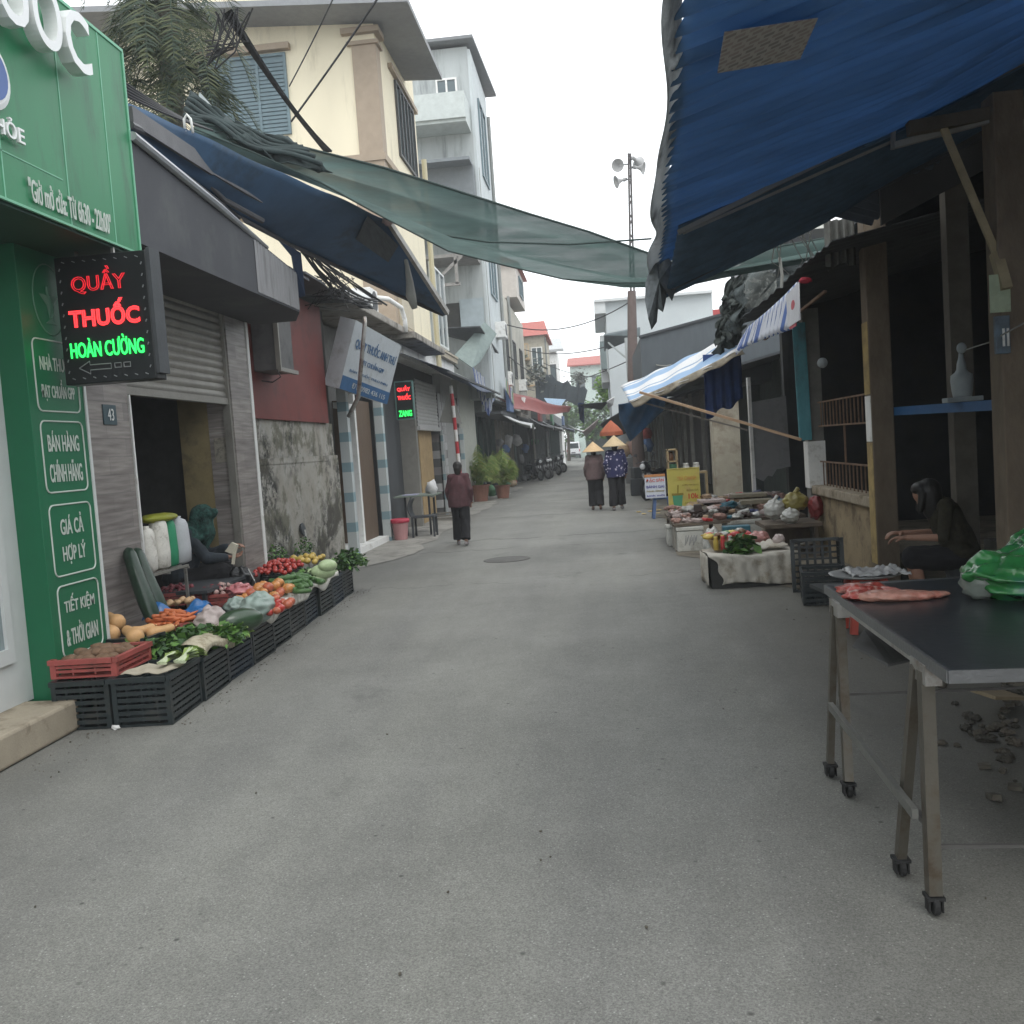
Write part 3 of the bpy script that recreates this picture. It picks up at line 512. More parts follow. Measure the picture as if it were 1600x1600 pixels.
# ============================================================= tall buildings on the left
yel=mat('yellow_render',(.76,.69,.52),.8,.06,scale=1.5,bump=.08,dirt=(.60,.54,.40),dirt_amt=.25,stretch=(1,1,.2))
brn=mat('brown_trim',(.35,.28,.21),.75,.08); shutg=mat('blue_grey_shutter',(.13,.19,.215),.5,.1,bump=.05); eavem=mat('grey_eave',(.24,.25,.26),.7,.1)
paneg=mat('window_pane',(.07,.10,.11),.12,.1,bump=0,spec=.7)
def window(par,face,fix,a0,a1,z0,z1,fm,lv=False,panes=2,depth=.06):
    """window on a wall facing -y ('y') or +x ('x')"""
    w=MB(); g=MB(); s=-1 if face=='y' else 1
    def bb(m,u0,u1,d0,d1,q0,q1):
        if face=='y': m.bb(u0,u1,fix+s*d0,fix+s*d1,q0,q1)
        else: m.bb(fix+s*d0,fix+s*d1,u0,u1,q0,q1)
    t=.06
    bb(w,a0,a1,.003,depth,z1-t,z1); bb(w,a0,a1,.003,depth,z0,z0+t)
    for i in range(panes+1):
        u=a0+(a1-a0-t)*i/panes; bb(w,u,u+t,.003,depth,z0+t,z1-t)
    o=w.put('window',fm,par)
    if lv:
        z=z0+t+.03
        while z<z1-t-.05: bb(g,a0+t,a1-t,.005,.04,z,z+.06); z+=.085
        bb(g,a0+t,a1-t,.002,.012,z0+t,z1-t); g.put('louvre',shutg,o)
    else: bb(g,a0+t,a1-t,.002,.02,z0+t,z1-t); g.put('pane',paneg,o)
    return o
yb=thing('yellow_building','tall pale yellow house with brown corner pilaster and blue grey louvred window','house',(-6.3,23,0))
mb=MB(); mb.bb(-10.5,-4.25,21,25.6,4.35,11.9); mb.put('wall',yel,yb)
mb=MB(); mb.bb(-10.5,-4.27,21.02,29.5,3.9,4.35); mb.bb(-10.5,-4.3,25.6,29.3,3.9,4.5); mb.put('white_lower_wall',white,yb)
mb=MB(); mb.bb(-4.75,-4.22,20.95,21.35,8.25,10.55); mb.bb(-4.85,-4.16,20.90,21.4,10.55,10.63); mb.bb(-4.95,-4.12,20.86,21.45,10.78,10.9)
mb.bb(-10.5,-4.18,20.92,21.0,8.1,8.25); mb.bb(-4.25,-4.18,21,25.6,8.1,8.25); mb.bb(-4.9,-4.22,20.95,21.3,4.6,8.1); mb.put('brown_pilaster',brn,yb)
mb=MB(); mb.bb(-10.5,-4.15,20.85,21.0,4.36,4.5); mb.bb(-4.27,-4.13,21,29.4,4.36,4.5); mb.bb(-4.2,-4.1,21,29.4,4.5,4.56); mb.put('cornice',mat('tan_cornice',(.38,.33,.25),.8,.1),yb)
MB().bb(-8.2,-6.1,20.84,21.0,10.62,10.75).put('window_hood',brn,yb); MB().bb(-4.25,-4.15,22.3,25.5,10.55,10.66).put('window_hood',brn,yb)
window(yb,'y',21.0,-8.15,-6.22,8.85,10.58,shutg,True,3)
window(yb,'x',-4.25,22.9,25.1,8.75,10.5,mat('dark_window_frame',(.06,.06,.06),.6,.1),False,5)
mb=MB(); mb.bb(-4.253,-4.235,21.9,23.2,11.05,11.75); mb.put('vent_panel',brn,yb)
window(yb,'x',-4.3,26.2,28.6,4.7,6.9,alu,False,3)
mb=MB(); mb.bb(-4.25,-4.14,21.3,22.6,4.6,5.7); mb.put('vent_grille',mat('cream_grille',(.45,.40,.30),.7,.1),yb)
mb=MB(); mb.bb(-11,-3.3,19.9,24.4,11.55,11.7); mb.add([(-4.25,19.9,11.4),(-3.3,19.9,10.95),(-3.3,24.4,10.95),(-4.25,24.4,11.4),(-4.25,19.9,11.55),(-3.3,19.9,11.07),(-3.3,24.4,11.07),(-4.25,24.4,11.55)],[(0,1,2,3),(4,7,6,5),(0,4,5,1),(1,5,6,2),(2,6,7,3),(3,7,4,0)])
mb.v=[v for v in mb.v]; 
mb=MB(); mb.add([(-11,20.0,11.5),(-3.3,20.0,10.9),(-3.3,24.4,10.95),(-11,24.4,11.5)]+[(-11,20.0,11.62),(-3.3,20.0,11.02),(-3.3,24.4,11.07),(-11,24.4,11.62)],[(0,1,2,3),(4,7,6,5),(0,4,5,1),(1,5,6,2),(2,6,7,3),(3,7,4,0)]); mb.put('roof',eavem,yb)
MB().tube([(-4.15,25.9,3.9),(-4.15,25.9,9.5)],.07,8).put('downpipe',mat('cream_pipe',(.5,.45,.30),.6,.05),yb)
# grey-blue tower behind
gbm=mat('grey_blue_render',(.40,.43,.43),.8,.12,scale=1,dirt=(.24,.26,.26),dirt_amt=.45,stretch=(1.5,1.5,.2)); gbl=mat('pale_blue_wall',(.50,.54,.55),.8,.1,dirt=(.34,.37,.37),dirt_amt=.35,stretch=(1.5,1.5,.2))
gb=thing('grey_tower_house','tall narrow grey blue house with balcony parapet and small top window','house',(-5.5,34,0))
mb=MB(); mb.bb(-9,-3.45,32,36.5,3.4,14.8); mb.put('wall',gbm,gb)
mb=MB(); mb.bb(-3.45,-3.36,31.98,36.5,3.5,14.7); mb.put('street_wall',gbl,gb)
mb=MB(); mb.add([(-9,31.6,14.9),(-3.2,31.6,14.9),(-3.0,37,14.9),(-9,37,14.9),(-9,31.6,15.0),(-3.2,31.6,15.0),(-3.0,37,15.0),(-9,37,15.0),(-4.6,34,15.7)],[(0,3,2,1),(0,1,5,4),(1,2,6,5),(2,3,7,6),(3,0,4,7),(4,5,8),(5,6,8),(6,7,8),(7,4,8)]); mb.put('roof',mat('dark_roof_edge',(.18,.19,.20),.7,.1),gb)
window(gb,'y',32,-4.55,-3.85,12.95,13.85,white,False,2)
for z0,z1 in ((11.0,13.6),(7.0,10.2)): window(gb,'x',-3.36,33.3,35.2,z0,z1,shutg,False,2)
mb=MB(); mb.bb(-5.9,-3.5,30.7,30.8,12.15,12.95); mb.bb(-3.6,-3.5,30.8,32,12.15,12.95); mb.bb(-5.9,-3.5,30.8,32,12.05,12.15); mb.put('balcony',mat('pale_balcony',(.48,.52,.51),.8,.1),gb)
mb=MB(); mb.bb(-6,-3.5,30.6,32,8.9,9.05); mb.bb(-6,-3.5,30.9,32,10.9,11.0); mb.bb(-6,-3.48,31.6,31.98,9.05,10.9); mb.put('recess_slab',mat('shaded_grey',(.19,.21,.225),.8,.1),gb)
mb=MB(); mb.bb(-6.2,-3.5,30.4,32,7.8,7.9); mb.bar((-5.0,30.4,6.9),(-3.9,30.4,7.8),.1); mb.bar((-5.2,30.4,6.95),(-4.0,30.4,6.95),.1);mb.bar((-4.1,30.4,6.95),(-4.1,30.4,7.8),.1); mb.put('iron_canopy',mat('weathered_iron',(.25,.24,.23),.8,.2),gb)
mb=MB(); mb.bb(-4.9,-4.3,31.93,31.99,5.6,6.6); mb.put('dark_opening',inside,gb)
mb=MB(); mb.bb(-4.28,-3.5,31.9,31.99,5.7,6.7); mb.put('pale_sheet',mat('pale_blue_sheet',(.36,.42,.45),.7,.1),gb)
mb=MB(); mb.add([(-4.9,30.6,5.65),(-3.5,30.6,5.6),(-3.25,33.5,5.0),(-4.9,32,5.6)],[(0,1,2,3)]); mb.put('small_canopy',darkmetal,gb,thick=.04)
# green grey canvas sheet set diagonally
mb=MB(); q=[P(705+5,555,'y',30.5),P(757,503,'y',31.5),P(776,522,'y',31.8),P(750,566,'y',30.8),P(738,575,'y',30.4)]
mb.add(q,[(0,1,2,3,4)]); mb.put('canvas_sheet',mat('grey_green_canvas',(.22,.27,.26),.8,.15,bump=.3,bscale=14),label='grey green canvas sheet rigged diagonally above the left side shops',cat='canvas sheet',thick=.03)
# narrow cream house behind tower
nh=thing('cream_house','narrow cream house with jutting red tiled balcony roof','house',(-5,45,0))
mb=MB(); mb.bb(-9,-3.65,36.6,52,3.4,8.2); mb.put('wall',mat('cream_grey_wall',(.46,.44,.38),.8,.12,dirt=(.28,.27,.23),dirt_amt=.45,stretch=(1.2,1.2,.2)),nh)
mb=MB(); mb.bb(-5,-3.62,36.6,40,3.8,8.6); mb.put('front_panel',white,nh)
mb=MB(); mb.bb(-6,-3.25,44,49,8.5,10.0); mb.put('bay',mat('pale_beige',(.50,.46,.42),.8,.08),nh)
rdt=mat('red_roof_tile',(.36,.105,.085),.7,.15,scale=3,stretch=(6,1,1))
mb=MB(); mb.add([(-6,43.8,10.0),(-3.05,43.8,10.0),(-3.05,49.2,10.0),(-6,49.2,10.0),(-5,44,10.9),(-5,49,10.9)],[(0,3,2,1),(1,2,5,4),(0,1,4),(3,5,2),(0,4,5,3)]); mb.put('roof',rdt,nh)
for y in (41,45,49): window(nh,'x',-3.65,y-.8,y+.8,4.9,6.6,mat('dark_window_frame',(0,0,0)),False,2)
window(nh,'x',-3.25,45.5,47.5,8.8,9.7,shutg,False,2)
rh=thing('red_roof_house','beige house with red sheet roof and plant filled balcony','house',(-5,62,0))
bgw=mat('beige_wall',(.40,.37,.30),.85,.12,dirt=(.28,.26,.21),dirt_amt=.4)
mb=MB(); mb.bb(-9,-2.95,60,66,3.3,8.5); mb.put('wall',bgw,rh)
mb=MB(); mb.add([(-9.3,59.6,8.4),(-2.7,59.6,8.5),(-2.7,66.5,8.5),(-9.3,66.5,8.4),(-9.3,61.8,9.5),(-2.95,61.8,9.6)],[(0,1,5,4),(1,2,5),(2,3,4,5),(3,0,4),(0,3,2,1)]); mb.put('roof',rdt,rh)
mb=MB(); mb.bb(-6.5,-3.9,59.0,60,7.0,7.12); 
for i in range(14): mb.bar((-6.5+.2*i,59.05,7.12),(-6.5+.2*i,59.05,7.9),.05)
mb.bb(-6.5,-3.9,59,59.08,7.9,7.98); mb.bb(-9,-2.9,59.9,60,5.4,5.5); mb.put('balcony',mat('orange_beige_balcony',(.45,.33,.20),.8,.2),rh)
mb=MB(); r4=random.Random(8); leaves(mb,260,lambda:(r4.uniform(-6.3,-4.2),r4.uniform(58.8,59.3),7.1+r4.random()**2*1.1),.28,rng=r4); mb.put('balcony_plants',mat('dull_foliage',(.12,.13,.05),.8,.3),rh)
window(rh,'y',60,-3.8,-3.1,6.1,7.8,white,False,2)
sh2=thing('grey_roof_house','small far house with pale grey sloping roof behind the red roof house','house',(-3.5,76,0))
mb=MB(); mb.bb(-9,-2.8,75,80,0,8.9); mb.put('wall',white,sh2)
mb=MB(); mb.add([(-9,74.5,8.9),(-2.2,74.5,8.9),(-2.6,80,10.3),(-9,80,10.3)],[(0,1,2,3)]); mb.put('roof',mat('pale_grey_roof',(.42,.43,.43),.7,.05),sh2,thick=.2)
window(sh2,'y',75,-3.6,-2.9,6.3,7.9,darkmetal,False,1)
fh=thing('far_house','distant pale green house with a red roof closing the street','house',(0,112,0))
mb=MB(); mb.bb(-2.7,8,110,118,0,10.4); mb.put('wall',mat('pale_green_wall',(.46,.54,.50),.8,.08),fh)
mb=MB(); mb.add([(-3,109.5,10.4),(8.3,109.5,10.4),(8.3,114,11.8),(-3,114,11.6)],[(0,1,2,3)]); mb.put('roof',rdt,fh,thick=.15)
for x in (-1.6,.2): window(fh,'y',110,x-.5,x+.5,7.6,9.2,darkmetal,False,2)
fh2=thing('far_white_house','distant white house with narrow dark window slot beyond the left nets','house',(-5,130,0))
mb=MB(); mb.bb(-14,-5.2,120,130,0,13); mb.put('wall',white,fh2); MB().bb(-3.8,0.5,128,134,0,7.2).put('low_wall',mat('far_grey_wall',(.24,.25,.24),.8,.15),fh2)
mb=MB(); mb.bb(-1.5,-.9,127.9,128,4.0,7.0); mb.put('window',darkmetal,fh2)
# ------------------------------------------------------------- row of shops down the left
rowm=[mat('shop_front_grey',(.12,.13,.13),.7,.2),mat('shop_front_green',(.05,.08,.075),.7,.2),mat('shop_front_beige',(.22,.20,.17),.8,.2),mat('shop_front_dark',(.045,.05,.05),.7,.2)]
rowl=['low grey shop behind the potted palms with cloth hanging in front','dark green shop front with tall boards past the palms','dim shop with goods beside the parked motorbikes','narrow dark shop past the parked motorbikes','far low shop near the white van on the left']
y=33.3
for i,(ln,hh,x) in enumerate(((6.5,3.4,-4.2),(7,3.4,-4.15),(7,3.4,-3.9),(8,3.4,-3.4),(14,3.3,-3.0))):
    t=thing('row_shop',rowl[i],'shop',(x-1,y+ln/2,0),'shops lining the left side of the street')
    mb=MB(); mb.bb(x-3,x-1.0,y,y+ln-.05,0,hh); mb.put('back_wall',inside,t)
    mb=MB(); mb.bb(x-3,x+.9,y,y+ln-.05,hh-.5,hh-.4); mb.put('awning',darkmetal,t)
    mb=MB(); mb.bb(x-.3,x+.25,y,y+ln-.05,hh-.4,hh+.35); mb.put('fascia',rowm[i%4],t)
    for k in range(int(ln/1.4)+1): MB().bb(x-.1,x+.02,y+k*1.4,y+k*1.4+.12,0,hh-.4).put('front_post',rowm[(i+1)%4],t)
    for k in range(int(ln/1.4)):
        if (k+i)%3!=1: MB().bb(x-.25,x-.2,y+k*1.4+.15,y+k*1.4+1.35,0,hh-.6).put('door_panel',rowm[(i+3)%4],t)
    y+=ln
# stacked goods hanging in shops on the left
r5=random.Random(11); gm=[mat('goods_%s'%n_,c_,.7,.2) for n_,c_ in (('white',(.5,.5,.5)),('blue',(.08,.14,.28)),('red',(.35,.07,.06)),('grey',(.2,.2,.2)),('tan',(.35,.27,.18)),('green',(.08,.2,.1)))]
for k in range(26):
    yy=r5.uniform(33.5,58); x=-4.0+(yy-33)*.02; z=r5.choice([0,0,.9,1.4,1.8]); mb=MB(); s_=r5.uniform(.12,.25)
    mb.blob((x+r5.uniform(-.3,.1),yy,z+s_),(s_,s_,s_*r5.uniform(.8,1.4)),8,6,nz=.5,seed=k); mb.put('goods_bundle',gm[k%6],label='bundle of shop goods piled or hung in the left side shop fronts',cat='goods',group='goods in the left row of shops',smooth=True)
# clutter on the left house fronts: air conditioners, pipes, signs, laundry, small awnings
def ac_unit(x,y,z,lab):
    t=thing('air_conditioner',lab,'air conditioner',(x,y,z)); MB().bb(x-.05,x+.35,y-.4,y+.4,z,z+.55).put('casing',white,t,bevel=.02); mb=MB(); mb.lathe([(.2,0),(.2,.015),(.03,.02)],(x+.35,y-.08,z+.28),18,rot=(0,rad(90),0)); mb.put('fan_grille',darkmetal,t)
ac_unit(-3.65,39,4.2,'white air conditioner on cream house above the red tarpaulin, nearer'); ac_unit(-3.65,47,4.4,'white air conditioner on cream house further down the street'); ac_unit(-3.36,34.4,5.6,'white air conditioner on the pale street face of the grey tower'); ac_unit(-2.95,63,5.2,'white air conditioner high on the beige red roofed house')
for i,(x,y,z0,z1) in enumerate(((-3.3,36.45,3.4,14),(-3.58,43,3.4,8.4),(-2.9,60.3,3.3,8.4),(-3.4,32.3,3.4,11))): MB().tube([(x,y,z0),(x,y,z1)],.06,8).put('downpipe',mat('drain_grey',(.24,.25,.24),.7,.1),label=('grey downpipe at the far corner of grey tower','grey downpipe on the cream house wall','grey downpipe on the beige red roofed house','grey downpipe at the near corner of grey tower')[i],cat='downpipe')
for i,(x,y,z,w_,h_,m_,lb) in enumerate(((-3.3,35.5,3.6,1.8,.9,mat('sign_dull_blue',(.07,.12,.24),.6,.1),'dull blue shop board over the left shops, nearest'),(-3.1,40.5,3.5,2.2,.7,white,'white shop board over left shops behind the red tarpaulin'),(-2.9,47.5,3.4,2.0,.8,mat('sign_dull_red',(.28,.05,.05),.6,.1),'dull red shop board over the left shops'),(-2.6,54,3.3,1.8,.8,mat('sign_dull_green',(.06,.18,.10),.6,.1),'green shop board over the far left shops'),(-2.3,63,3.2,2,.8,mat('sign_dull_blue',(0,0,0)),'blue shop board near the end of the left row'))):
    mb=MB(); mb.bb(x,x+.12,y,y+w_,z-h_*.6,z+h_*.4); mb.put('shop_board',m_,label=lb,cat='sign')
for i,(y,x,l_,m_,lb) in enumerate(((34.5,-3.5,3.0,mat('pale_grey_roof',(.42,.43,.43),.7,.05),'pale drooping awning behind the potted palms'),(43.5,-3.1,3.2,darkmetal,'dark awning sloping over the left shops past the red tarpaulin'),(49,-2.9,3,mat('grey_sheet_b',(.25,.26,.27),.6,.2),'grey awning sheet over the parked motorbikes'),(56,-2.5,4,tarp_dark,'dark blue awning at the far left shops'),(66,-2.0,5,mat('pale_grey_roof',(0,0,0)),'pale awning near the street end on the left'))):
    mb=MB(); mb.sheet(lambda u,v:Vector((x+1.1*v,y+u*l_,3.0-.55*v-.10*math.sin(u*9)*v-.08*math.sin(3.14*v))),18,5); mb.put('small_awning',m_,label=lb,cat='awning',thick=.02)
for i in range(9):
    y=34+i*.35; mb=MB(); q=Vector((-3.15,y,4.2-.05*i)); mb.prism([q,q+Vector((0,.25,0)),q+Vector((0,.22,-.5)),q+Vector((0,.02,-.45))],(.02,0,0)); mb.put('laundry',gm[(i*5)%6],label='piece of washing or cloth hanging on the left house front',cat='laundry',group='washing on the left house front')
# bulky tarps over the street side
mb=MB(); mb.sheet(lambda u,v:P(758,560,'x',-3.6).lerp(P(793,600,'x',-3.6),0) if 0 else lerpn([P(738,572,'y',31.5),P(748,582,'y',31.8),P(762,594,'y',32.2),P(772,600,'y',32.5)],u).lerp(lerpn([P(746,612,'y',31.5),P(755,634,'y',31.8),P(764,652,'y',32),P(772,624,'y',32.5)],u),v)+Vector((.02*math.sin(u*40),.05*math.sin(u*34),.02*math.sin(u*22))),24,6)
st_b=None
def stripes_mat(key,c1,c2,freq,ax='Y',tr=.25,jit=.5):
    m=bpy.data.materials.new(key); m.use_nodes=True; t=m.node_tree; b=t.nodes['Principled BSDF']; n=t.nodes.new; l=t.links.new
    tc=n('ShaderNodeTexCoord'); sp=n('ShaderNodeSeparateXYZ'); l(tc.outputs['Object'],sp.inputs[0]); ns=n('ShaderNodeTexNoise'); ns.inputs['Scale'].default_value=3; l(tc.outputs['Object'],ns.inputs['Vector'])
    ma=n('ShaderNodeMath'); ma.operation='MULTIPLY_ADD'; l(sp.outputs['XYZ'.index(ax)],ma.inputs[0]); ma.inputs[1].default_value=freq; sj=n('ShaderNodeMath'); sj.operation='MULTIPLY'; sj.inputs[1].default_value=jit; l(ns.outputs['Fac'],sj.inputs[0]); l(sj.outputs[0],ma.inputs[2]); fr=n('ShaderNodeMath'); fr.operation='FRACT'; l(ma.outputs[0],fr.inputs[0])
    r=n('ShaderNodeValToRGB'); r.color_ramp.interpolation='CONSTANT'; e=r.color_ramp.elements; e[0].position=0; e[0].color=(*c1,1); e[1].position=.38; e[1].color=(*c2,1); e2=e.new(.52); e2.color=(*[x*.8 for x in c1],1); e3=e.new(.6); e3.color=(*c2,1); l(fr.outputs[0],r.inputs[0]); l(r.outputs[0],b.inputs['Base Color']); b.inputs['Roughness'].default_value=.6
    trn=n('ShaderNodeBsdfTranslucent'); l(r.outputs[0],trn.inputs['Color']); ms=n('ShaderNodeMixShader'); ms.inputs[0].default_value=tr; l(b.outputs[0],ms.inputs[1]); l(trn.outputs[0],ms.inputs[2]); l(ms.outputs[0],t.nodes['Material Output'].inputs[0]); return m
bw=stripes_mat('blue_white_stripes',(.10,.16,.42),(.66,.68,.72),6.,'Y')
mb.put('striped_cloth',bw,label='blue and white striped cloth hanging from the dark blue awning end',cat='cloth',thick=.006)
rt_=mat('dull_red_tarpaulin',(.20,.035,.03),.6,.2,scale=2,bump=.25,bscale=10,trans=.06)
T=[P(768,605,'y',36),P(800,612,'y',40),P(850,628,'y',44),P(893,636,'y',50)]; Bt=[P(778,622,'y',34),P(800,636,'y',37),P(845,647,'y',41),P(885,644,'y',48)]
MB().sheet(lambda u,v:lerpn(T,u).lerp(lerpn(Bt,u),v)+Vector((0,0,-.15*math.sin(math.pi*v)+.04*math.sin(u*14))),30,8).put('red_tarpaulin',rt_,label='dull red tarpaulin slung over the left side of the street',cat='tarpaulin',thick=.01,smooth=True)
q=[P(850,622,'y',52),P(884,624,'y',52),P(874,638,'y',50),P(858,634,'y',48)]
MB().add(q,[(0,1,2,3)]).put('pale_blue_tarpaulin',mat('pale_blue_sheeting',(.35,.50,.66),.6,.1,trans=.2),label='small pale blue tarpaulin showing above the red tarpaulin',cat='tarpaulin',thick=.01)
# black shade net across the far street
top=[(836,597),(842,592),(853,586),(862,585),(869,594),(880,599),(887,594),(893,603),(902,605),(904,597),(906,606),(913,604),(918,610)]; bot=[(838,630),(912,632)]
mb=MB(); vs=[];n_=len(top)
for i,(px,py) in enumerate(top):
    vs+=[P(px,py,'y',58),P(838+74*i/(n_-1),631-4*math.sin(i),'y',56.5)]
mb.add(vs,[(2*i,2*i+1,2*i+3,2*i+2) for i in range(n_-1)]); mb.put('black_shade_net',mat('black_net',(.022,.03,.036),.9,.2,alpha=.93),label='ragged black shade net strung across the far end of the street',cat='shade net',thick=.01)
# ============================================================= things overhead, left: blue awning, net, cables, palm
TA=[P(196,160,'y',7.4),P(300,205,'y',8.4),P(420,262,'y',9.6),P(520,305,'y',10.6),P(606,345,'y',11.6),P(650,415,'y',12.4),P(698,487,'y',13.2)]
TB=[P(203,212,'y',7.4),P(290,272,'y',8.6),P(370,335,'y',9.8),P(450,378,'y',11.2),P(540,420,'y',12.2),P(620,458,'y',13.0),P(692,490,'y',13.6)]
def aw(u,v):
    p=lerpn(TA,u).lerp(lerpn(TB,u),v); return p+Vector((0,0,-.05*math.sin(math.pi*v)*(1-.3*u)+.008*math.sin(u*38+v*5)))
ba=thing('blue_awning','long dark blue roll out awning sagging over the left shop fronts','awning',(-3.3,10.5,3.3))
MB().sheet(aw,60,10).put('canvas',mat('navy_canvas',(.06,.125,.22),.6,.2,scale=2,bump=.25,bscale=9,trans=.22,dirt=(.045,.075,.11),dirt_amt=.3,dscale=1.2),ba,smooth=True,thick=.008)
mb=MB(); mb.bar(P(604,341,'y',11.5),P(699,489,'y',13.1),.05,.07); mb.put('end_bar',mat('worn_aluminium',(.38,.37,.35),.45,.15,metal=.5,dirt=(.2,.18,.15)),ba)
mb=MB(); mb.tube([lerpn(TB,u)+Vector((0,0,-.02)) for u in [i/12 for i in range(13)]],.025,8); mb.tube([P(204,195,'y',7.3),P(262,222,'y',8.2),P(350,312,'y',9.4),P(410,345,'y',10)],.03,8);mb.put('side_rail',mat('dark_rail',(.11,.11,.115),.5,.1,metal=.3),ba)
mb=MB(); mb.bar(P(205,180,'y',7.35),P(330,262,'y',8.9),.03,.14); mb.bar(P(330,262,'y',8.9),P(408,308,'y',9.9),.03,.12); mb.put('grey_slat',mat('grey_slat',(.12,.12,.125),.6,.15,metal=.2),ba)
mb=MB(); mb.add([lerpn(TA,.60)+Vector((.01,-.02,-.06)),lerpn(TA,.72)+Vector((.01,-.02,-.12)),aw(.74,.38)+Vector((0,-.02,-.03)),aw(.62,.4)+Vector((0,-.02,-.03))],[(0,1,2,3)]); mb.put('dirt_patch',mat('patch_canvas',(.075,.085,.095),.8,.3,stretch=(8,1,1)),ba,thick=.006)
# knotted rag and hanging plastic
mb=MB(); c=P(606,344,'y',11.5); mb.blob(c,(.07,.06,.06),10,8,nz=.6); mb.put('knotted_rag',mat('pink_rag',(.45,.32,.31),.8,.15),label='pinkish rag knotted on the raised tip of the awning bar',cat='rag',smooth=True)
mb=MB(); mb.tube([P(630,388,'y',12.2),P(636,415,'y',12.3),P(640,440,'y',12.4),P(642,462,'y',12.4),P(648,482,'y',12.4)],[.02,.03,.05,.07,.04],8); mb.put('hanging_plastic',mat('dusty_plastic',(.40,.40,.37),.5,.15,trans=.3),label='twist of dusty plastic hanging from the blue awning corner',cat='plastic sheet',smooth=True)
mb=MB(); q=P(365,343,'y',9.7); mb.box(q,(.05,.02,.07),rot=(.2,.5,0)); mb.box(q+Vector((.06,0,-.03)),(.07,.02,.04),rot=(.2,-.4,0)); mb.put('torn_label',mat('tan_scrap',(.5,.38,.25),.8,.1),label='torn tan scrap caught on the edge of grey canopy',cat='scrap')
mb=MB(); q=P(293,190,'y',8.3); mb.tube([q+Vector((-.03,0,-.08)),q+Vector((-.03,0,.02)),q+Vector((0,0,.06)),q+Vector((.03,0,.02)),q+Vector((.04,0,-.10))],.012,8); mb.put('white_hook',white,label='white curved hook poking above the blue awning',cat='hook',smooth=True)
# black hanging strip at canopy end
mb=MB(); mb.add([P(430,370,'y',11.3),P(470,395,'y',11.6),P(477,462,'y',11.7),P(466,465,'y',11.7),P(455,400,'y',11.5)],[(0,1,2,3,4)]); mb.put('black_flap',tarp_dark,label='narrow black tarpaulin flap hanging beside the grey canopy end',cat='tarpaulin',thick=.01)
# green shade net, swagged right across the street
netm=mat('green_shade_net',(.088,.135,.125),.9,.25,scale=2.0,bump=.4,bscale=25,alpha=.955,weave=.045,trans=.30,stretch=(.35,.6,4))
NT=[P(300,190,'y',9.8),P(380,205,'y',10.3),P(465,228,'y',10.9),P(600,262,'y',11.5),P(720,300,'y',12),P(830,335,'y',12.3),P(920,362,'y',12.6),P(1020,398,'y',12.8),P(1110,402,'y',13.0),P(1200,388,'y',13.3),P(1290,372,'y',13.6)]
NB=[P(300,200,'y',9.7),P(400,240,'y',10.0),P(500,285,'y',10.4),P(600,340,'y',10.9),P(700,392,'y',11.3),P(790,415,'y',11.6),P(880,436,'y',12),P(960,442,'y',12.3),P(1050,441,'y',12.6),P(1130,424,'y',13.0),P(1290,398,'y',13.4)]
def netf(u,v):
    p=lerpn(NT,u).lerp(lerpn(NB,u),v); f=v*(1-v)*4
    return p+Vector((0,(.35*f*math.sin(u*3))+.10*math.sin(v*13+u*4)*f,-.10*f+.05*math.sin(v*16+u*7)*f))
mb=MB(); mb.sheet(netf,90,22)
net_o=mb.put('green_shade_net',netm,label='long green shade net swagged across the street from house to stall',cat='shade net',smooth=True)
mb=MB(); mb.tube([lerpn(NT,i/30) for i in range(31)],.014,6); mb.tube([lerpn(NB,i/30) for i in range(31)],.010,6); mb.tube([P(640,360,'y',11.5),P(760,378,'y',12),P(890,382,'y',12.2),P(1018,373,'y',12.4)],.012,6); mb.put('cord',mat('dark_green_cord',(.03,.05,.045),.8,.1),net_o)
# heap of dark net and sheeting at left end
netd=mat('dark_net_heap',(.035,.05,.05),.9,.3,scale=5,bump=.6,bscale=20)
mb=MB(); r6=random.Random(4)
pts=[P(305,150,'y',10.4),P(330,165,'y',10.4),P(365,192,'y',10.5),P(410,212,'y',10.6),P(455,218,'y',10.8)]
low=[P(290,190,'y',9.9),P(330,200,'y',10),P(380,228,'y',10.1),P(430,250,'y',10.3),P(520,270,'y',10.5)]
MBh=MB().sheet(lambda u,v:lerpn(pts,u).lerp(lerpn(low,u),v)+Vector((.05*mnoise.noise(Vector((u*9,v*5,1))),.25*mnoise.noise(Vector((u*8,v*4,2))),.10*mnoise.noise(Vector((u*10,v*6,3))))),36,12)
for k in range(5): MBh.tube([lerpn(pts,u).lerp(lerpn(low,u),.2+.15*k)+Vector((0,-.1,.03*math.sin(u*12+k))) for u in [i/14 for i in range(15)]],.025,6)
MBh.put('net_heap',netd,label='crumpled heap of dark netting lying on top of the blue awning',cat='netting',smooth=True,thick=.01)
mb=MB(); mb.add([P(300,185,'y',10.5),P(312,145,'y',10.8),P(356,194,'y',10.6)],[(0,1,2)]); mb.put('grey_sheet',mat('grey_sheeting',(.26,.29,.29),.7,.1),label='triangular grey sheet propped under the dark netting',cat='sheet',thick=.02)
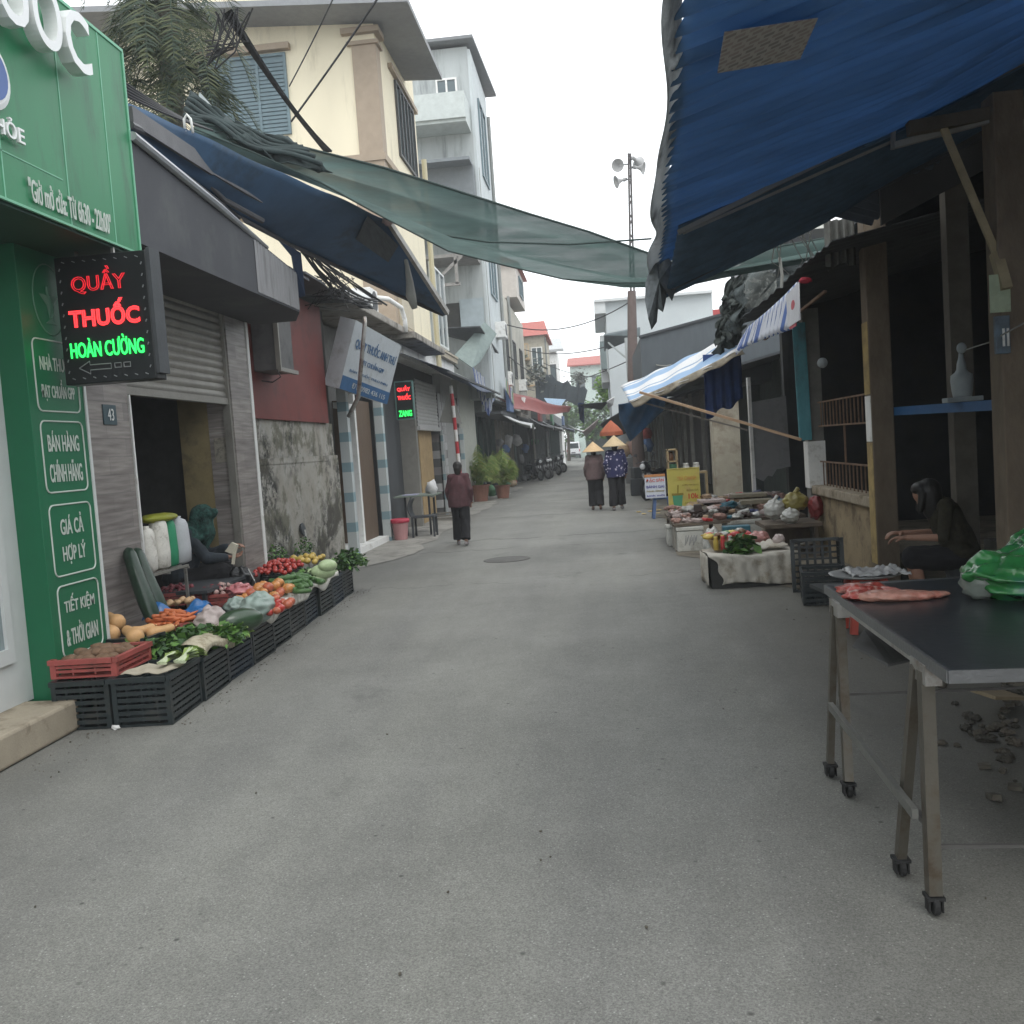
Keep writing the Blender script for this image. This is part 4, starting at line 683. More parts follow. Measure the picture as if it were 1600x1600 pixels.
# sheet metal strip and wires behind the awning
mb=MB(); mb.add([P(196,140,'y',8),P(240,172,'y',8.6),P(196,150,'y',8)],[(0,1,2)]); 
def cables(name,label,curves,r,group=None,m=None):
    mb=MB()
    for p,q,sag in curves:
        p=Vector(p);q=Vector(q); mb.tube([p.lerp(q,i/16)+Vector((0,0,-sag*4*(i/16)*(1-i/16))) for i in range(17)],r,5,cap=False)
    return mb.put(name,m or cable_m,label=label,cat='cables',group=group)
cables('cable_bundle','thick bundle of black cables slanting down before the yellow house',[(P(352+3*k,22-2*k,'y',11),P(508+3*k,236,'y',13.5),.05+.03*k) for k in range(4)],.022)
cables('thin_cable','thin cable from sky to the louvred window, nearer the window',[(P(522,-5,'y',14),P(452,135,'y',15),.02)],.011)
cables('thin_cable','thin cable crossing the yellow wall, nearer the brown pilaster',[(P(592,-5,'y',14),P(455,190,'y',15),.02)],.016)
cables('awning_wires','parallel dark wires running along behind the blue awning',[(P(193,128+5*k,'y',8),P(300+8*k,192+k*3,'y',9.6),.02) for k in range(5)],.012)
mb=MB(); r7=random.Random(9)
for k in range(16):
    a=P(355+r7.uniform(-20,40),r7.uniform(10,30),'y',11); b=P(325+r7.uniform(-5,20),r7.uniform(60,110),'y',11.2); mb.tube([a,a.lerp(b,.5)+Vector((r7.uniform(-.1,.3),0,-.15)),b],.009,5,cap=False)
mb.put('cable_loops','x' if 0 else cable_m,label='loops of slack black cable beside the palm top',cat='cables')
cables('cable_tangle','tangle of black cables sagging below the blue awning to the roof',[(P(470+r7.uniform(0,15),385+r7.uniform(0,10),'y',13),P(560+r7.uniform(0,45),465+r7.uniform(0,20),'y',16),r7.uniform(.0,.25)) for k in range(12)],.013)
mb=MB()
for k in range(22):
    a=P(500+r7.uniform(0,40),410+r7.uniform(0,30),'y',14); mb.tube([a,a+Vector((r7.uniform(-.3,.3),0,r7.uniform(-.4,.1))),a+Vector((r7.uniform(-.4,.4),0,r7.uniform(-.5,.0)))],.006,4,cap=False)
mb.put('loose_wires',cable_m,label='loose wire ends curling in front of the yellow wall',cat='wires')
cables('street_cables','black cables sagging along the left shop roofs into the distance',[(P(772,560,'y',38),P(835,610,'y',56),.3),(P(775,540,'y',38),P(880,600,'y',70),.4),(P(700,560,'y',30),P(760,600,'y',40),.2)],.025)
# palm tree behind first roofs
pt=thing('palm_tree','shaggy dark green palm rising behind the green pharmacy','palm tree',(-5.2,12.3,0))
MB().tube([(-5.2,12.3,0),(-5.25,12.3,4),(-5.15,12.3,7.9)],[.2,.16,.14],10).put('trunk',mat('palm_trunk',(.11,.10,.08),.9,.3,bump=.5),pt)
def frond(mb,base,ang,ln,rise,droop,rng,w=.5,nl=26,mis=(0,1)):
    d=Vector((math.cos(ang),math.sin(ang),0)); pts=[]
    for i in range(nl+1):
        t=i/nl; pts.append(Vector(base)+d*ln*t*(1-.25*t)+Z*(rise*t-droop*t*t))
    mb.tube(pts,[.010*(1-.8*i/nl)+.002 for i in range(nl+1)],5,mi=0)
    s=d.cross(Z)
    for i in range(3,nl):
        t=i/nl; l=w*(math.sin(math.pi*min(1,t*.9+.1))**.6)*rng.uniform(.8,1.15)
        for sg_ in(-1,1):
            tip=pts[i]+s*sg_*l*.75+d*l*.55-Z*l*(.35+.5*t)*rng.uniform(.6,1.3); wv=(pts[i+1]-pts[i])*(.42 if nl<20 else .30)
            midp=pts[i].lerp(tip,.5)+Z*l*.06
            mb.add([pts[i]-wv*.6,midp-wv*.7,tip,midp+wv*.7,pts[i]+wv*.6],[(0,1,2,3,4)],rng.choice(mis))
rp_=random.Random(21); mb=MB()
for k in range(54): frond(mb,(-5.15+rp_.uniform(-.25,.25),12.2+rp_.uniform(-.25,.25),rp_.uniform(6.4,8.2)),rp_.uniform(0,6.28),rp_.uniform(.85,1.35),rp_.uniform(.2,1.1),rp_.uniform(1.1,2.0),rp_,.36,46)
for k in range(16): frond(mb,(-5.05+rp_.uniform(-.3,.3),12.0+rp_.uniform(-.3,.1),rp_.uniform(6.0,7.4)),rp_.uniform(-2.6,-.3),rp_.uniform(.5,.9),rp_.uniform(.1,.5),rp_.uniform(1.0,1.8),rp_,.34,40)
mb.put('crown',[mat('palm_green',(.028,.05,.028),.6,.3,trans=.15),mat('palm_yellow_green',(.08,.095,.04),.6,.3,trans=.2)],pt)
# ============================================================= left produce stall
def crate_mb(lx,ly,hz,slats=4,ribs=5,t=.012,grid=False):
    mb=MB(); x,y=lx/2,ly/2
    if not grid: mb.bb(-x,x,-y,y,0,.012)
    else:
        for k in range(9): mb.bb(-x,x,-y+ly*k/8.4,-y+ly*k/8.4+.022,0,.012)
        for k in range(7): mb.bb(-x+lx*k/6.4,-x+lx*k/6.4+.022,-y,y,.001,.011)
    for sx in(-1,1):
        for sy in(-1,1): mb.box((sx*(x-.017),sy*(y-.017),hz/2+.006),(.034,.034,hz-.012))
    for sx in(-1,1):
        mb.box((sx*(x-.004),0,hz-.017),(.030,ly+.012,.034)); 
        for k in range(slats): z=.03+(hz-.07)*k/slats; mb.box((sx*(x-.007),0,z+.018),(.009,ly-.07,(hz-.07)/slats*.62))
        for k in range(ribs): yy=-y+ly*(k+1)/(ribs+1); mb.box((sx*(x-.013),yy,hz/2),(.007,.010,hz-.04))
    for sy in(-1,1):
        mb.box((0,sy*(y-.004),hz-.017),(lx-.042,.030,.034))
        for k in range(slats): z=.03+(hz-.07)*k/slats; mb.box((0,sy*(y-.007),z+.018),(lx-.07,.009,(hz-.07)/slats*.62))
        for k in range(max(2,int(ribs*lx/ly))): n_=max(2,int(ribs*lx/ly)); xx=-x+lx*(k+1)/(n_+1); mb.box((xx,sy*(y-.013),hz/2),(.010,.007,hz-.04))
    return mb
bcr=mat('black_crate_plastic',(.022,.030,.032),.38,.2,bump=.05,dirt=(.05,.05,.045),dirt_amt=.25)
cr0=crate_mb(.40,.575,.335,6,5).put('plastic_crate',bcr,label='x',cat='crate',group='black crates edging the produce stall')
C0=Vector((-2.975,6.12,0)); C1=Vector((-3.25,12.0,0)); dr=(C1-C0).normalized(); ang=math.atan2(dr.y,dr.x)-math.pi/2; inw=Vector((-dr.y,dr.x,0))
on=['under the lettuce and cabbage, nearest the camera','second from the camera, under dark greens','third from the camera, under herb bunches','fourth from the camera, under the big green melon','fifth from the camera, beside the pale green bag','sixth from the camera, under the persimmons','seventh from the camera, under the cucumbers','eighth from the camera, under the green gourds','ninth from the camera, under the pale melons','at the far end of the row, under leafy tops']
for i in range(10):
    p=C0+dr*(.29+.589*i)+inw*.20
    if i==0: cr0.location=p; cr0.rotation_euler.z=ang+.012; cr0['label']='black plastic crate, front row, '+on[0]
    else:
        c_=copy_tree(cr0,p+inw*R_.uniform(-.02,.012)+Z*R_.uniform(0,.004),ang+R_.uniform(-.035,.035),'black plastic crate, front row, '+on[i]); c_.scale=(1,.985,R_.uniform(.955,1.0))
        if i in(2,5,6,8): c_.data=c_.data.copy(); c_.data.materials[0]=(mat('navy_black_plastic',(.02,.032,.045),.45,.25,bump=.05,dirt=(.06,.06,.055),dirt_amt=.35) if i!=5 else mat('faded_black_plastic',(.045,.05,.05),.6,.25,bump=.05,dirt=(.08,.075,.065),dirt_amt=.35))
for i in range(10):
    p=C0+dr*(.29+.589*i)+inw*.615
    if -4.09+.22<p.x or 1: copy_tree(cr0,p,ang,'black plastic crate of the inner row, buried under the produce heaps')
rc_m=mat('red_crate_plastic',(.36,.085,.075),.45,.12,bump=.05,dirt=(.20,.06,.05),dirt_amt=.3)
rc=crate_mb(.40,.56,.13,2,3).put('red_crate',rc_m,label='low red plastic crate of potatoes beside the green pillar, nearest the camera',cat='crate',group='low red crates on the produce stall')
rc.location=(-3.60,6.44,.337); rc.rotation_euler.z=ang-.03; rc.scale=(1.18,.95,1)
ZT=.345
def G(px,py,z=ZT): v=P(px,py,'z',z); return v
def seat(o,v,rz=0): o.location=v; o.rotation_euler.z=rz
copy_tree(rc,G(272,990,ZT)+Vector((.02,0,0)),.5,'low red crate holding carrots and onions below the blue bag',sc=.9)
copy_tree(rc,G(268,952,ZT)+Vector((0,.1,.05)),.35,'low red crate of dark red shallots behind the blue bag')
copy_tree(rc,G(335,945,ZT)+Vector((0,.1,0)),.15,'low red crate of pale garlic between blue bag and persimmons',sc=.95)
c2=crate_mb(.36,.5,.12,2,3).put('shallow_crate',bcr,label='shallow black crate holding the butternut squashes',cat='crate'); seat(c2,G(192,1020,ZT)+Vector((.0,.12,0)),ang+1.4)
c3=crate_mb(.36,.5,.14,3,4).put('shallow_crate',bcr,label='shallow black crate of red tomatoes by the tiled jamb',cat='crate'); seat(c3,G(438,905,ZT)+Vector((-.02,.1,0)),ang)
rng=random.Random(17)
def scatter(mk,centre,dx,dy,n,z0,dz,name,label,cat,group,mats,rot=ang,layers=None,jit=.42):
    """pile of separate items: a jittered grid heaped in the middle"""
    pr=None; nx=max(1,int(round(math.sqrt(n*dx/dy)))); ny=math.ceil(n/nx); k=0; R=Matrix.Rotation(rot,3,'Z')
    for i in range(nx):
        for j in range(ny):
            if k>=n: return
            u=((i+.5)/nx-.5); v=((j+.5)/ny-.5); q=Vector((u*dx+rng.uniform(-jit,jit)*dx/nx,v*dy+rng.uniform(-jit,jit)*dy/ny,0)); hp=(1-4*u*u*.7)*(1-4*v*v*.7)
            loc=Vector(centre)+R@q; loc.z=z0+dz*hp+rng.uniform(-.012,.014)
            if pr is None: pr=mk(mats[k%len(mats)] if isinstance(mats,list) else mats); tag(pr,label,cat,group); o=pr
            else:
                o=pr.copy(); 
                if isinstance(mats,list) and len(mats)>1: o.data=pr.data.copy(); o.data.materials[0]=mats[rng.randrange(len(mats))]
                C.objects.link(o)
            o.location=loc; o.rotation_euler=(rng.uniform(-.3,.3),rng.uniform(-.3,.3),rng.uniform(0,6.28)); s=rng.uniform(.85,1.15); o.scale=(s,s,s); k+=1
def fruit(name,r,flat=.9,**kw):
    def mk(m):
        mb=MB(); mb.blob((0,0,0),(r,r,r*flat),16,10,nz=.10,ns=2,prof=lambda t:1); mb.tube([(0,0,r*flat*.85),(.002,0,r*flat*1.1)],r*.08,5); return mb.put(name,m,smooth=True,origin=(0,0,0))
    return mk
tomr=mat('tomato_red',(.40,.04,.03),.28,.15,scale=20,bump=0,coat=.3); tomo=mat('persimmon_orange',(.50,.22,.07),.4,.35,scale=15,bump=0,coat=.2); tomo2=mat('half_ripe_tomato',(.42,.11,.055),.4,.35,scale=15,bump=0,coat=.2)
pot=mat('potato_skin',(.17,.105,.065),.85,.25,scale=30); sq=mat('squash_skin',(.56,.33,.15),.55,.12,scale=12,bump=.05); carrot=mat('carrot_orange',(.50,.14,.05),.5,.1,scale=20,bump=.1); onion=mat('onion_skin',(.55,.36,.20),.45,.15)
shal=mat('shallot_red',(.22,.05,.06),.6,.25,scale=30); garl=mat('garlic_pink',(.45,.30,.27),.6,.2,scale=30); cuk=mat('cucumber_green',(.06,.13,.04),.45,.3,scale=25,bump=.2); paleg=mat('pale_melon',(.38,.48,.27),.4,.15,scale=18,bump=0); yelp=mat('yellow_pepper',(.55,.39,.09),.35,.12,bump=0,coat=.3); gourd=mat('dark_gourd',(.02,.045,.028),.35,.2,scale=25,bump=.05,coat=.15)
leafd=mat('dark_leaves',(.035,.085,.025),.6,.35,scale=9); leafm=mat('green_leaves',(.10,.21,.045),.6,.3,scale=9); leafy=mat('lettuce_leaf',(.33,.45,.14),.6,.25,scale=9,trans=.2); stalk=mat('white_stalk',(.50,.56,.38),.5,.1)
def potato(m): mb=MB(); mb.blob((0,0,0),(.060,.044,.038),12,8,nz=.25,ns=2.2); return mb.put('potato',m,smooth=True,origin=(0,0,0))
scatter(potato,(-3.60,6.44,0),.36,.42,30,.41,.06,'potato','brown potato heaped in the red crate by the green pillar','potato','potatoes in the near red crate',[pot])
def squash(m):
    mb=MB(); mb.tube([(-.14,0,0),(-.11,0,0),(-.05,0,0),(.01,0,0),(.07,0,0),(.12,0,0),(.155,0,0)],[.02,.045,.042,.045,.068,.07,.035],16); mb.tube([(-.14,0,0),(-.165,0,.01)],.012,6); return mb.put('butternut_squash',m,smooth=True,origin=(0,0,0),sub=1)
s0=squash(sq); tag(s0,'x','squash','butternut squashes beside the green pillar')
SQ=[((170,985),.50,.9,'pale butternut squash lying lowest, nearest the camera'),((176,968),.56,.75,'butternut squash lying on top of the pile against the tiles'),((205,990),.49,.8,'butternut squash right of the lowest one at the crate edge'),((222,985),.49,2.3,'short butternut squash behind the pile beside the leaning gourds'),((252,985),.47,2.6,'small butternut squash in front of the leaning gourds')]
for i,((px,py),z,rz,lb) in enumerate(SQ):
    o=s0 if i==0 else s0.copy(); 
    if i: C.objects.link(o)
    o['label']=lb; o.location=P(px,py,'z',z); o.rotation_euler=(0,.15,-rz); 
    if i>2: o.scale=(.75,.8,.8)
# two long winter gourds leaning on the tiled pier
for i,(b,t,lb) in enumerate(((( 248,985),(203,868),'long dark green winter gourd leaning on tiled pier, left of the pair'),((262,975),(216,868),'long dark green winter gourd leaning on tiled pier, right of the pair'))):
    q0=P(*b,'x',-3.78); q1=P(*t,'x',-4.03); mid=q0.lerp(q1,.5)+Vector((.02,-.07,-.02)); pts=[q0.lerp(mid,k/5).lerp(mid.lerp(q1,k/5),k/5) for k in range(6)]
    e=(pts[-1]-pts[-2]).normalized(); pts=[pts[0]-(pts[1]-pts[0])*.2]+pts+[pts[-1]+e*.05,pts[-1]+e*.075]
    MB().tube(pts,[.03,.058,.068,.070,.066,.062,.057,.042,.012],16).put('winter_gourd',gourd,label=lb,cat='gourd',group='winter gourds leaning on the pier',smooth=True)
def carr(m): mb=MB(); mb.tube([(-.09,0,0),(-.08,0,0),(0,.004,0),(.07,0,0),(.1,.003,0)],[.012,.02,.017,.010,.003],10); return mb.put('carrot',m,smooth=True,origin=(0,0,0))
cc=G(272,990); scatter(carr,(cc.x,cc.y,0),.30,.40,40,.43,.09,'carrot','orange carrot heaped in the red crate below the blue bag','carrot','carrots in the red crate',[carrot],jit=.5)
cc=G(292,965); scatter(fruit('onion',.032),(cc.x,cc.y,0),.30,.16,9,.48,.03,'onion','pale onion behind the carrots','onion','onions behind the carrots',[onion])
cc=G(268,952)+Vector((0,.1,0)); scatter(fruit('shallot',.02),(cc.x,cc.y,0),.34,.42,46,.51,.05,'shallot','dark red shallot in the red crate behind the blue bag','shallot','shallots in the red crate',[shal],jit=.4)
cc=G(335,945)+Vector((0,.1,0)); scatter(fruit('garlic_bulb',.026),(cc.x,cc.y,0),.32,.42,34,.46,.06,'garlic_bulb','pinkish garlic bulb in the red crate by the wall','garlic','garlic in the red crate',[garl,shal],jit=.4)
cc=G(430,945); scatter(fruit('persimmon',.050,.9),(cc.x-.07,cc.y,0),.42,.72,27,.40,.14,'persimmon','yellow orange persimmon heaped in the middle of the stall','persimmon','persimmons in the middle heap',[tomo,tomo2])
cc=G(440,962); scatter(fruit('ripe_tomato',.042,.85),(cc.x-.02,cc.y,0),.20,.60,15,.40,.06,'ripe_tomato','red tomato at street side of the persimmon heap','tomato','tomatoes beside the persimmons',[tomr,tomo2])
cc=G(438,907); scatter(fruit('small_tomato',.03),(cc.x-.02,cc.y+.1,0),.44,.85,75,.44,.12,'small_tomato','small bright red tomato heaped by the tiled jamb','tomato','small tomatoes by the tiled jamb',[tomr],jit=.4)
cc=G(476,893); scatter(fruit('yellow_pepper',.04),(cc.x,cc.y+.15,0),.40,.6,20,.44,.08,'yellow_pepper','yellow pepper heaped beyond the small red tomatoes','pepper','yellow peppers beyond the tomatoes',[yelp])
def cuc(m): mb=MB(); mb.tube([(-.1,0,0),(-.085,0,0),(0,.012,0),(.085,0,0),(.1,0,0)],[.008,.024,.028,.024,.008],10); return mb.put('cucumber',m,smooth=True,origin=(0,0,0))
cc=G(462,930); scatter(cuc,(cc.x-.03,cc.y,0),.46,.85,44,.40,.13,'cucumber','dark green cucumber piled beside the persimmons','cucumber','cucumbers on the produce stall',[cuk],jit=.5)
def melon(m): mb=MB(); mb.blob((0,0,0),(.14,.085,.08),18,12,nz=.05); mb.tube([(.13,0,0),(.16,0,.01)],.01,5); return mb.put('pale_melon',m,smooth=True,origin=(0,0,0))
m0=melon(paleg); ML=[((505,893),.50,.6,1.,'pale striped melon at the street edge, far end of the stall'),((490,897),.47,.3,.8,'pale melon just before the far end pair'),((512,884),.56,1.1,.9,'pale melon lying on top at the far end of the stall'),((498,905),.42,1.0,.8,'small pale melon at the white cloth edge')]
for i,((px,py),z,rz,s,lb) in enumerate(ML):
    o=m0 if i==0 else m0.copy()
    if i: C.objects.link(o)
    tag(o,lb,'melon','pale melons at the far end'); o.location=P(px,py,'z',z); o.rotation_euler=(0,.1,rz); o.scale=(s,s,s)
mb=MB(); mb.blob((0,0,0),(.20,.105,.10),22,14,nz=.04,rot=(0,0,.75)); o=mb.put('green_melon',mat('dark_melon_skin',(.030,.060,.030),.3,.3,scale=14,bump=0,coat=.3),label='large dark green oval melon in front of the pale bags',cat='melon',smooth=True,origin=(0,0,0)); o.location=P(375,970,'z',.44)
def bunch(name,c,rx,ry,rz,n,size,mats,label,cat,group=None,stalks=0,rng_=rng,rot=ang):
    t_mb=MB(); R=Matrix.Rotation(rot,3,'Z')
    def f():
        while True:
            a=Vector((rng_.uniform(-1,1),rng_.uniform(-1,1),rng_.uniform(0,1)))
            if a.length<1: return Vector(c)+R@Vector((a.x*rx,a.y*ry,a.z*rz))
    for k in range(stalks):
        a=rng_.uniform(-.5,.5); s_=Vector(c)+R@Vector((rx*rng_.uniform(-.5,.5),-ry*.9,.01)); t_mb.tube([s_,s_+R@Vector((a*rx,ry*1.0,rz*.5))],.005,5,mi=0)
    leaves(t_mb,n,f,size,tuple(range(len(mats))),rng=rng_); return t_mb.put(name,mats,label=label,cat=cat,group=group)
for i,(px,py,rx,ry,mm,lb) in enumerate(((232,1022,.16,.14,[leafd,leafd,leafm],'dark leafy greens bunch beside the red potato crate'),(275,1008,.20,.2,[leafd,leafm,leafd],'dark leafy greens bunch behind the lettuce'),(312,998,.2,.2,[leafd,leafm],'dark leafy greens bunch in front of the pink bag'),(345,1000,.17,.18,[leafd,leafm,leafm],'green herb bunch at the crate edge below the big melon'),(365,990,.09,.12,[leafm,leafy],'small spring onion bunch with pale ends below the big melon'))):
    v=G(px,py); bunch('leafy_greens',(v.x,v.y,ZT),rx,ry,.11,420,.085,mm,lb,'leafy greens','bunches of greens on the near crates',8)
for (px,py,s,lb) in ((292,1027,1.,'napa cabbage with pale ribs lying on the dark greens'),(262,1030,.85,'small lettuce head beside the napa cabbage nearest the red crate')):
    v=G(px,py,.40); mb=MB()
    for k in range(26):
        a=rng.uniform(-.6,.6); t=Vector((math.cos(ang+1.2+a),math.sin(ang+1.2+a),0)); b=Vector((v.x,v.y,.385))-t*.09*s; sd_=t.cross(Z)*.035*s; h_=rng.uniform(.01,.07)*s
        pts=[b,b+t*.08*s+Z*h_*.6,b+t*.17*s+Z*h_,b+t*.23*s+Z*(h_*.6)]
        mb.tube(pts[:3],[.010*s,.010*s,.004*s],6,mi=0)
        for q in range(3): mb.add([pts[q]-sd_*(.4+.3*q),pts[q]+sd_*(.4+.3*q)+Z*.012*s,pts[q+1]+sd_*(.7+.3*q)*(.6 if q==2 else 1)-Z*.004,pts[q+1]-sd_*(.7+.3*q)*(.6 if q==2 else 1)],[(0,1,2,3)],1)
    mb.put('napa_cabbage',[stalk,leafy],label=lb,cat='cabbage',group='cabbages on the near crates')
v=G(545,888); bunch('leafy_greens',(v.x-.02,v.y+.1,ZT+.02),.2,.3,.20,420,.08,[leafd,leafm,leafd],'bushy dark leafy tops at the far end of the stall','leafy greens')
v=G(440,893); bunch('herb_bunch',(v.x-.2,v.y+.35,ZT+.12),.16,.3,.20,220,.05,[leafd,leafm],'thin green herbs behind the small red tomatoes','herbs')
v=G(478,885); bunch('herb_bunch',(v.x-.2,v.y+.6,ZT+.12),.14,.25,.24,160,.05,[leafd,leafm],'sprigs of herbs standing behind the yellow peppers','herbs')
v=G(470,918); bunch('leaf_bunch',(v.x+.08,v.y+.1,ZT+.10),.14,.25,.09,200,.06,[leafm,leafd],'green leaf bunch lying on the cucumbers at the street side','leafy greens')
v=G(380,957)
def bag(name,c,r,m,label,cat='plastic bag',tie=True,seed=1,rot=None,group=None,nz=.35):
    mb=MB(); mb.blob(c,r,26,18,nz=nz,ns=3.3,seed=seed,rot=rot); c=Vector(c)
    if tie: mb.tube([c+Z*r[2]*.8,c+Z*r[2]*1.15+X*.02,c+Z*r[2]*1.5+X*.06],[r[0]*.35,r[0]*.10,r[0]*.28],10)
    return mb.put(name,m,label=label,cat=cat,group=group,smooth=True,sub=1)
pw=mat('milky_plastic',(.52,.50,.49),.35,.12,scale=9,bump=.5,bscale=28,trans=.2,coat=.3); pgp=mat('pale_green_plastic',(.30,.38,.34),.35,.12,scale=9,bump=.5,bscale=28,trans=.2,coat=.3); pblue=mat('blue_plastic_film',(.03,.16,.42),.3,.2,scale=9,bump=.7,bscale=25,trans=.2,coat=.4)
v=P(330,970,'z',.46); bag('plastic_bag',(v.x,v.y,.46),(.13,.16,.12),mat('pinkish_plastic',(.48,.40,.38),.35,.12,scale=9,bump=.5,bscale=28,trans=.2,coat=.3),'milky pink plastic bag beside the red carrot crate',tie=False,seed=2)
v=P(405,950,'z',.47); bag('plastic_bag',(v.x-.05,v.y+.1,.46),(.15,.22,.13),pgp,'pale green plastic bag behind the large dark melon, nearer the street',tie=False,seed=3)
v=P(362,950,'z',.45); bag('plastic_bag',(v.x,v.y+.1,.44),(.10,.12,.09),pgp,'small pale green plastic bag between the pink bag and persimmons',tie=False,seed=5)
v=P(262,962,'z',.50); mb=MB(); mb.sheet(lambda a,b:Vector((v.x-.22+a*.5,v.y-.02+b*.20+.12*a,.47+.12*math.sin(math.pi*b)*(.6+.4*math.sin(a*9))+.05*mnoise.noise(Vector((a*6,b*5,0))))),26,12); mb.put('blue_bag',pblue,label='crumpled bright blue plastic bag above the carrots',cat='plastic bag',smooth=True,thick=.004)
v=P(370,925,'z',.52); bag('plastic_bag',(v.x,v.y+.1,.52),(.12,.13,.07),mat('pink_film',(.45,.16,.17),.35,.15,bump=.5,bscale=30,coat=.3),'pink plastic bag of shallots beside the vendor knee',tie=False,seed=9,nz=.6)
# white sacking laid along the street edge of the crates
sack=mat('white_sacking',(.70,.68,.62),.8,.12,scale=14,bump=.3,bscale=60,dirt=(.3,.27,.22),dirt_amt=.3,dscale=9)
def edgecloth(u0,u1,name,label,m,w=.13,hg=.075):
    def f(a,b):
        s_=u0+(u1-u0)*a; base=C0+dr*(s_*5.89); wv=.015*math.sin(s_*60)+.012*mnoise.noise(Vector((s_*30,b*3,1)))
        if b<.6: return base+inw*(w*(1-b/.6))-inw*.04*(b/.6)+Z*(.385+.045*(1-b/.6)+wv+.02*math.sin(math.pi*b/.6))
        return base-inw*(.045+.008*math.sin(s_*45))+Z*(.395+wv-hg*(b-.6)/.4*(1+.5*math.sin(s_*37)))
    return MB().sheet(f,60,8).put(name,m,label=label,cat='sacking',smooth=True,thick=.004)
edgecloth(.335,.84,'white_sacking','white woven sacking along the crate edge below the persimmons',sack)
edgecloth(.10,.26,'fringed_sacking','frayed beige sacking on the crate edge beside the near cabbages',mat('beige_sacking',(.42,.38,.28),.85,.15,bump=.3,dirt=(.2,.16,.1),dirt_amt=.4,dscale=9))
v=G(250,1052,.36); mb=MB(); mb.sheet(lambda a,b:Vector((-3.32+.33*a,6.15+b*.28,.352+.008*math.sin(a*14+b*5))),10,6); mb.put('cardboard_sheet',mat('grubby_card',(.40,.36,.28),.85,.15),label='grubby flat card laid on the nearest crate under the lettuce',cat='cardboard',thick=.006)
# sacks on the slatted rack
rack=thing('slatted_rack','dark slatted metal rack carrying upright sacks beside the opening','rack',(-4.05,9.1,0))
q0=P(232,905,'x',-4.0); q1=P(293,876,'x',-4.0)
mb=MB()
for k in range(6): mb.bar((-4.0-.07*k,q0.y,q0.z+.02),(-4.0-.07*k,q1.y+.0,q0.z+.02),.02)
for yy in (q0.y,(q0.y+q1.y)/2,q1.y): mb.bb(-4.36,-3.99,yy-.01,yy+.01,q0.z-.01,q0.z+.008)
mb.put('rack_shelf',steel,rack)
for yy in (q0.y+.02,q1.y-.02):
    for xx in(-4.35,-4.02): MB().bar((xx,yy,.04),(xx,yy,q0.z-.01),.025).put('leg',steel,rack)
zb=q0.z+.03
for i,(pyx,m,lb,w_,h_) in enumerate(((238,sack,'narrow white sack on the rack, closest to the tiled pier',.072,.42),(257,sack,'white sack on the rack between the narrow one and the green one',.085,.50),(272,mat('green_sack',(.03,.26,.13),.6,.15,bump=.3),'slim green sack on the rack',.075,.47),(287,mat('grey_white_sack',(.46,.48,.50),.7,.1,bump=.3,bscale=70),'fat pale grey sack at the far end of the rack',.105,.46))):
    c=P(pyx-6,870,'x',-4.12); mb=MB(); mb.lathe([(w_*.6,0),(w_*.98,.02),(w_*1.06,h_*.3),(w_,h_*.6),(w_*.93,h_*.82),(w_*.75,h_*.92),(w_*.35,h_*.96),(w_*.42,h_)],(c.x,c.y,zb),16,sc=(1,1.15,1)); o=mb.put('upright_sack',m,label=lb,cat='sack',group='sacks on the rack',smooth=True)
mb=MB(); c=P(252,795,'x',-4.15); mb.blob((c.x,c.y-.05,zb+.47),(.12,.30,.045),16,8,nz=.3); mb.put('yellow_bag',mat('yellow_green_film',(.32,.34,.04),.45,.15,trans=.2),label='yellow green folded bag lying over the tops of the sacks',cat='plastic bag',smooth=True)
# dark work things round the vendor
tb=thing('low_table','low dark table with pale strip in front of the seated vendor','table',(-4.15,9.2,.04))
mb=MB(); mb.bb(-4.45,-3.85,8.9,10.2,.50,.53); mb.put('tabletop',darkmetal,tb); 
for x_,y_ in((-4.4,8.95),(-3.9,8.95),(-4.4,10.15),(-3.9,10.15)): MB().bb(x_-.02,x_+.02,y_-.02,y_+.02,.04,.5).put('leg',darkmetal,tb)
v=P(275,915,'z',.545); MB().box(v,(.05,.22,.012),rot=(0,0,-.9)).put('knife',mat('bright_steel',(.7,.7,.7),.25,.05,metal=.6),label='pale blade lying on the low table left of the vendor',cat='knife')
v=P(375,905,'x',-3.95); bag('black_bag',(v.x,v.y,v.z-.02),(.13,.17,.16),mat('black_bag_film',(.012,.013,.014),.4,.1,bump=.3),'black bag with thin pale straps by the tiled jamb',tie=False,seed=12)
mb=MB(); mb.tube([(v.x+.14,v.y-.1,v.z+.12),(v.x+.18,v.y-.05,v.z-.02),(v.x+.15,v.y+.08,v.z-.14)],.006,5); mb.put('pale_strap',white,label='thin pale strap trailing over the black bag',cat='strap')
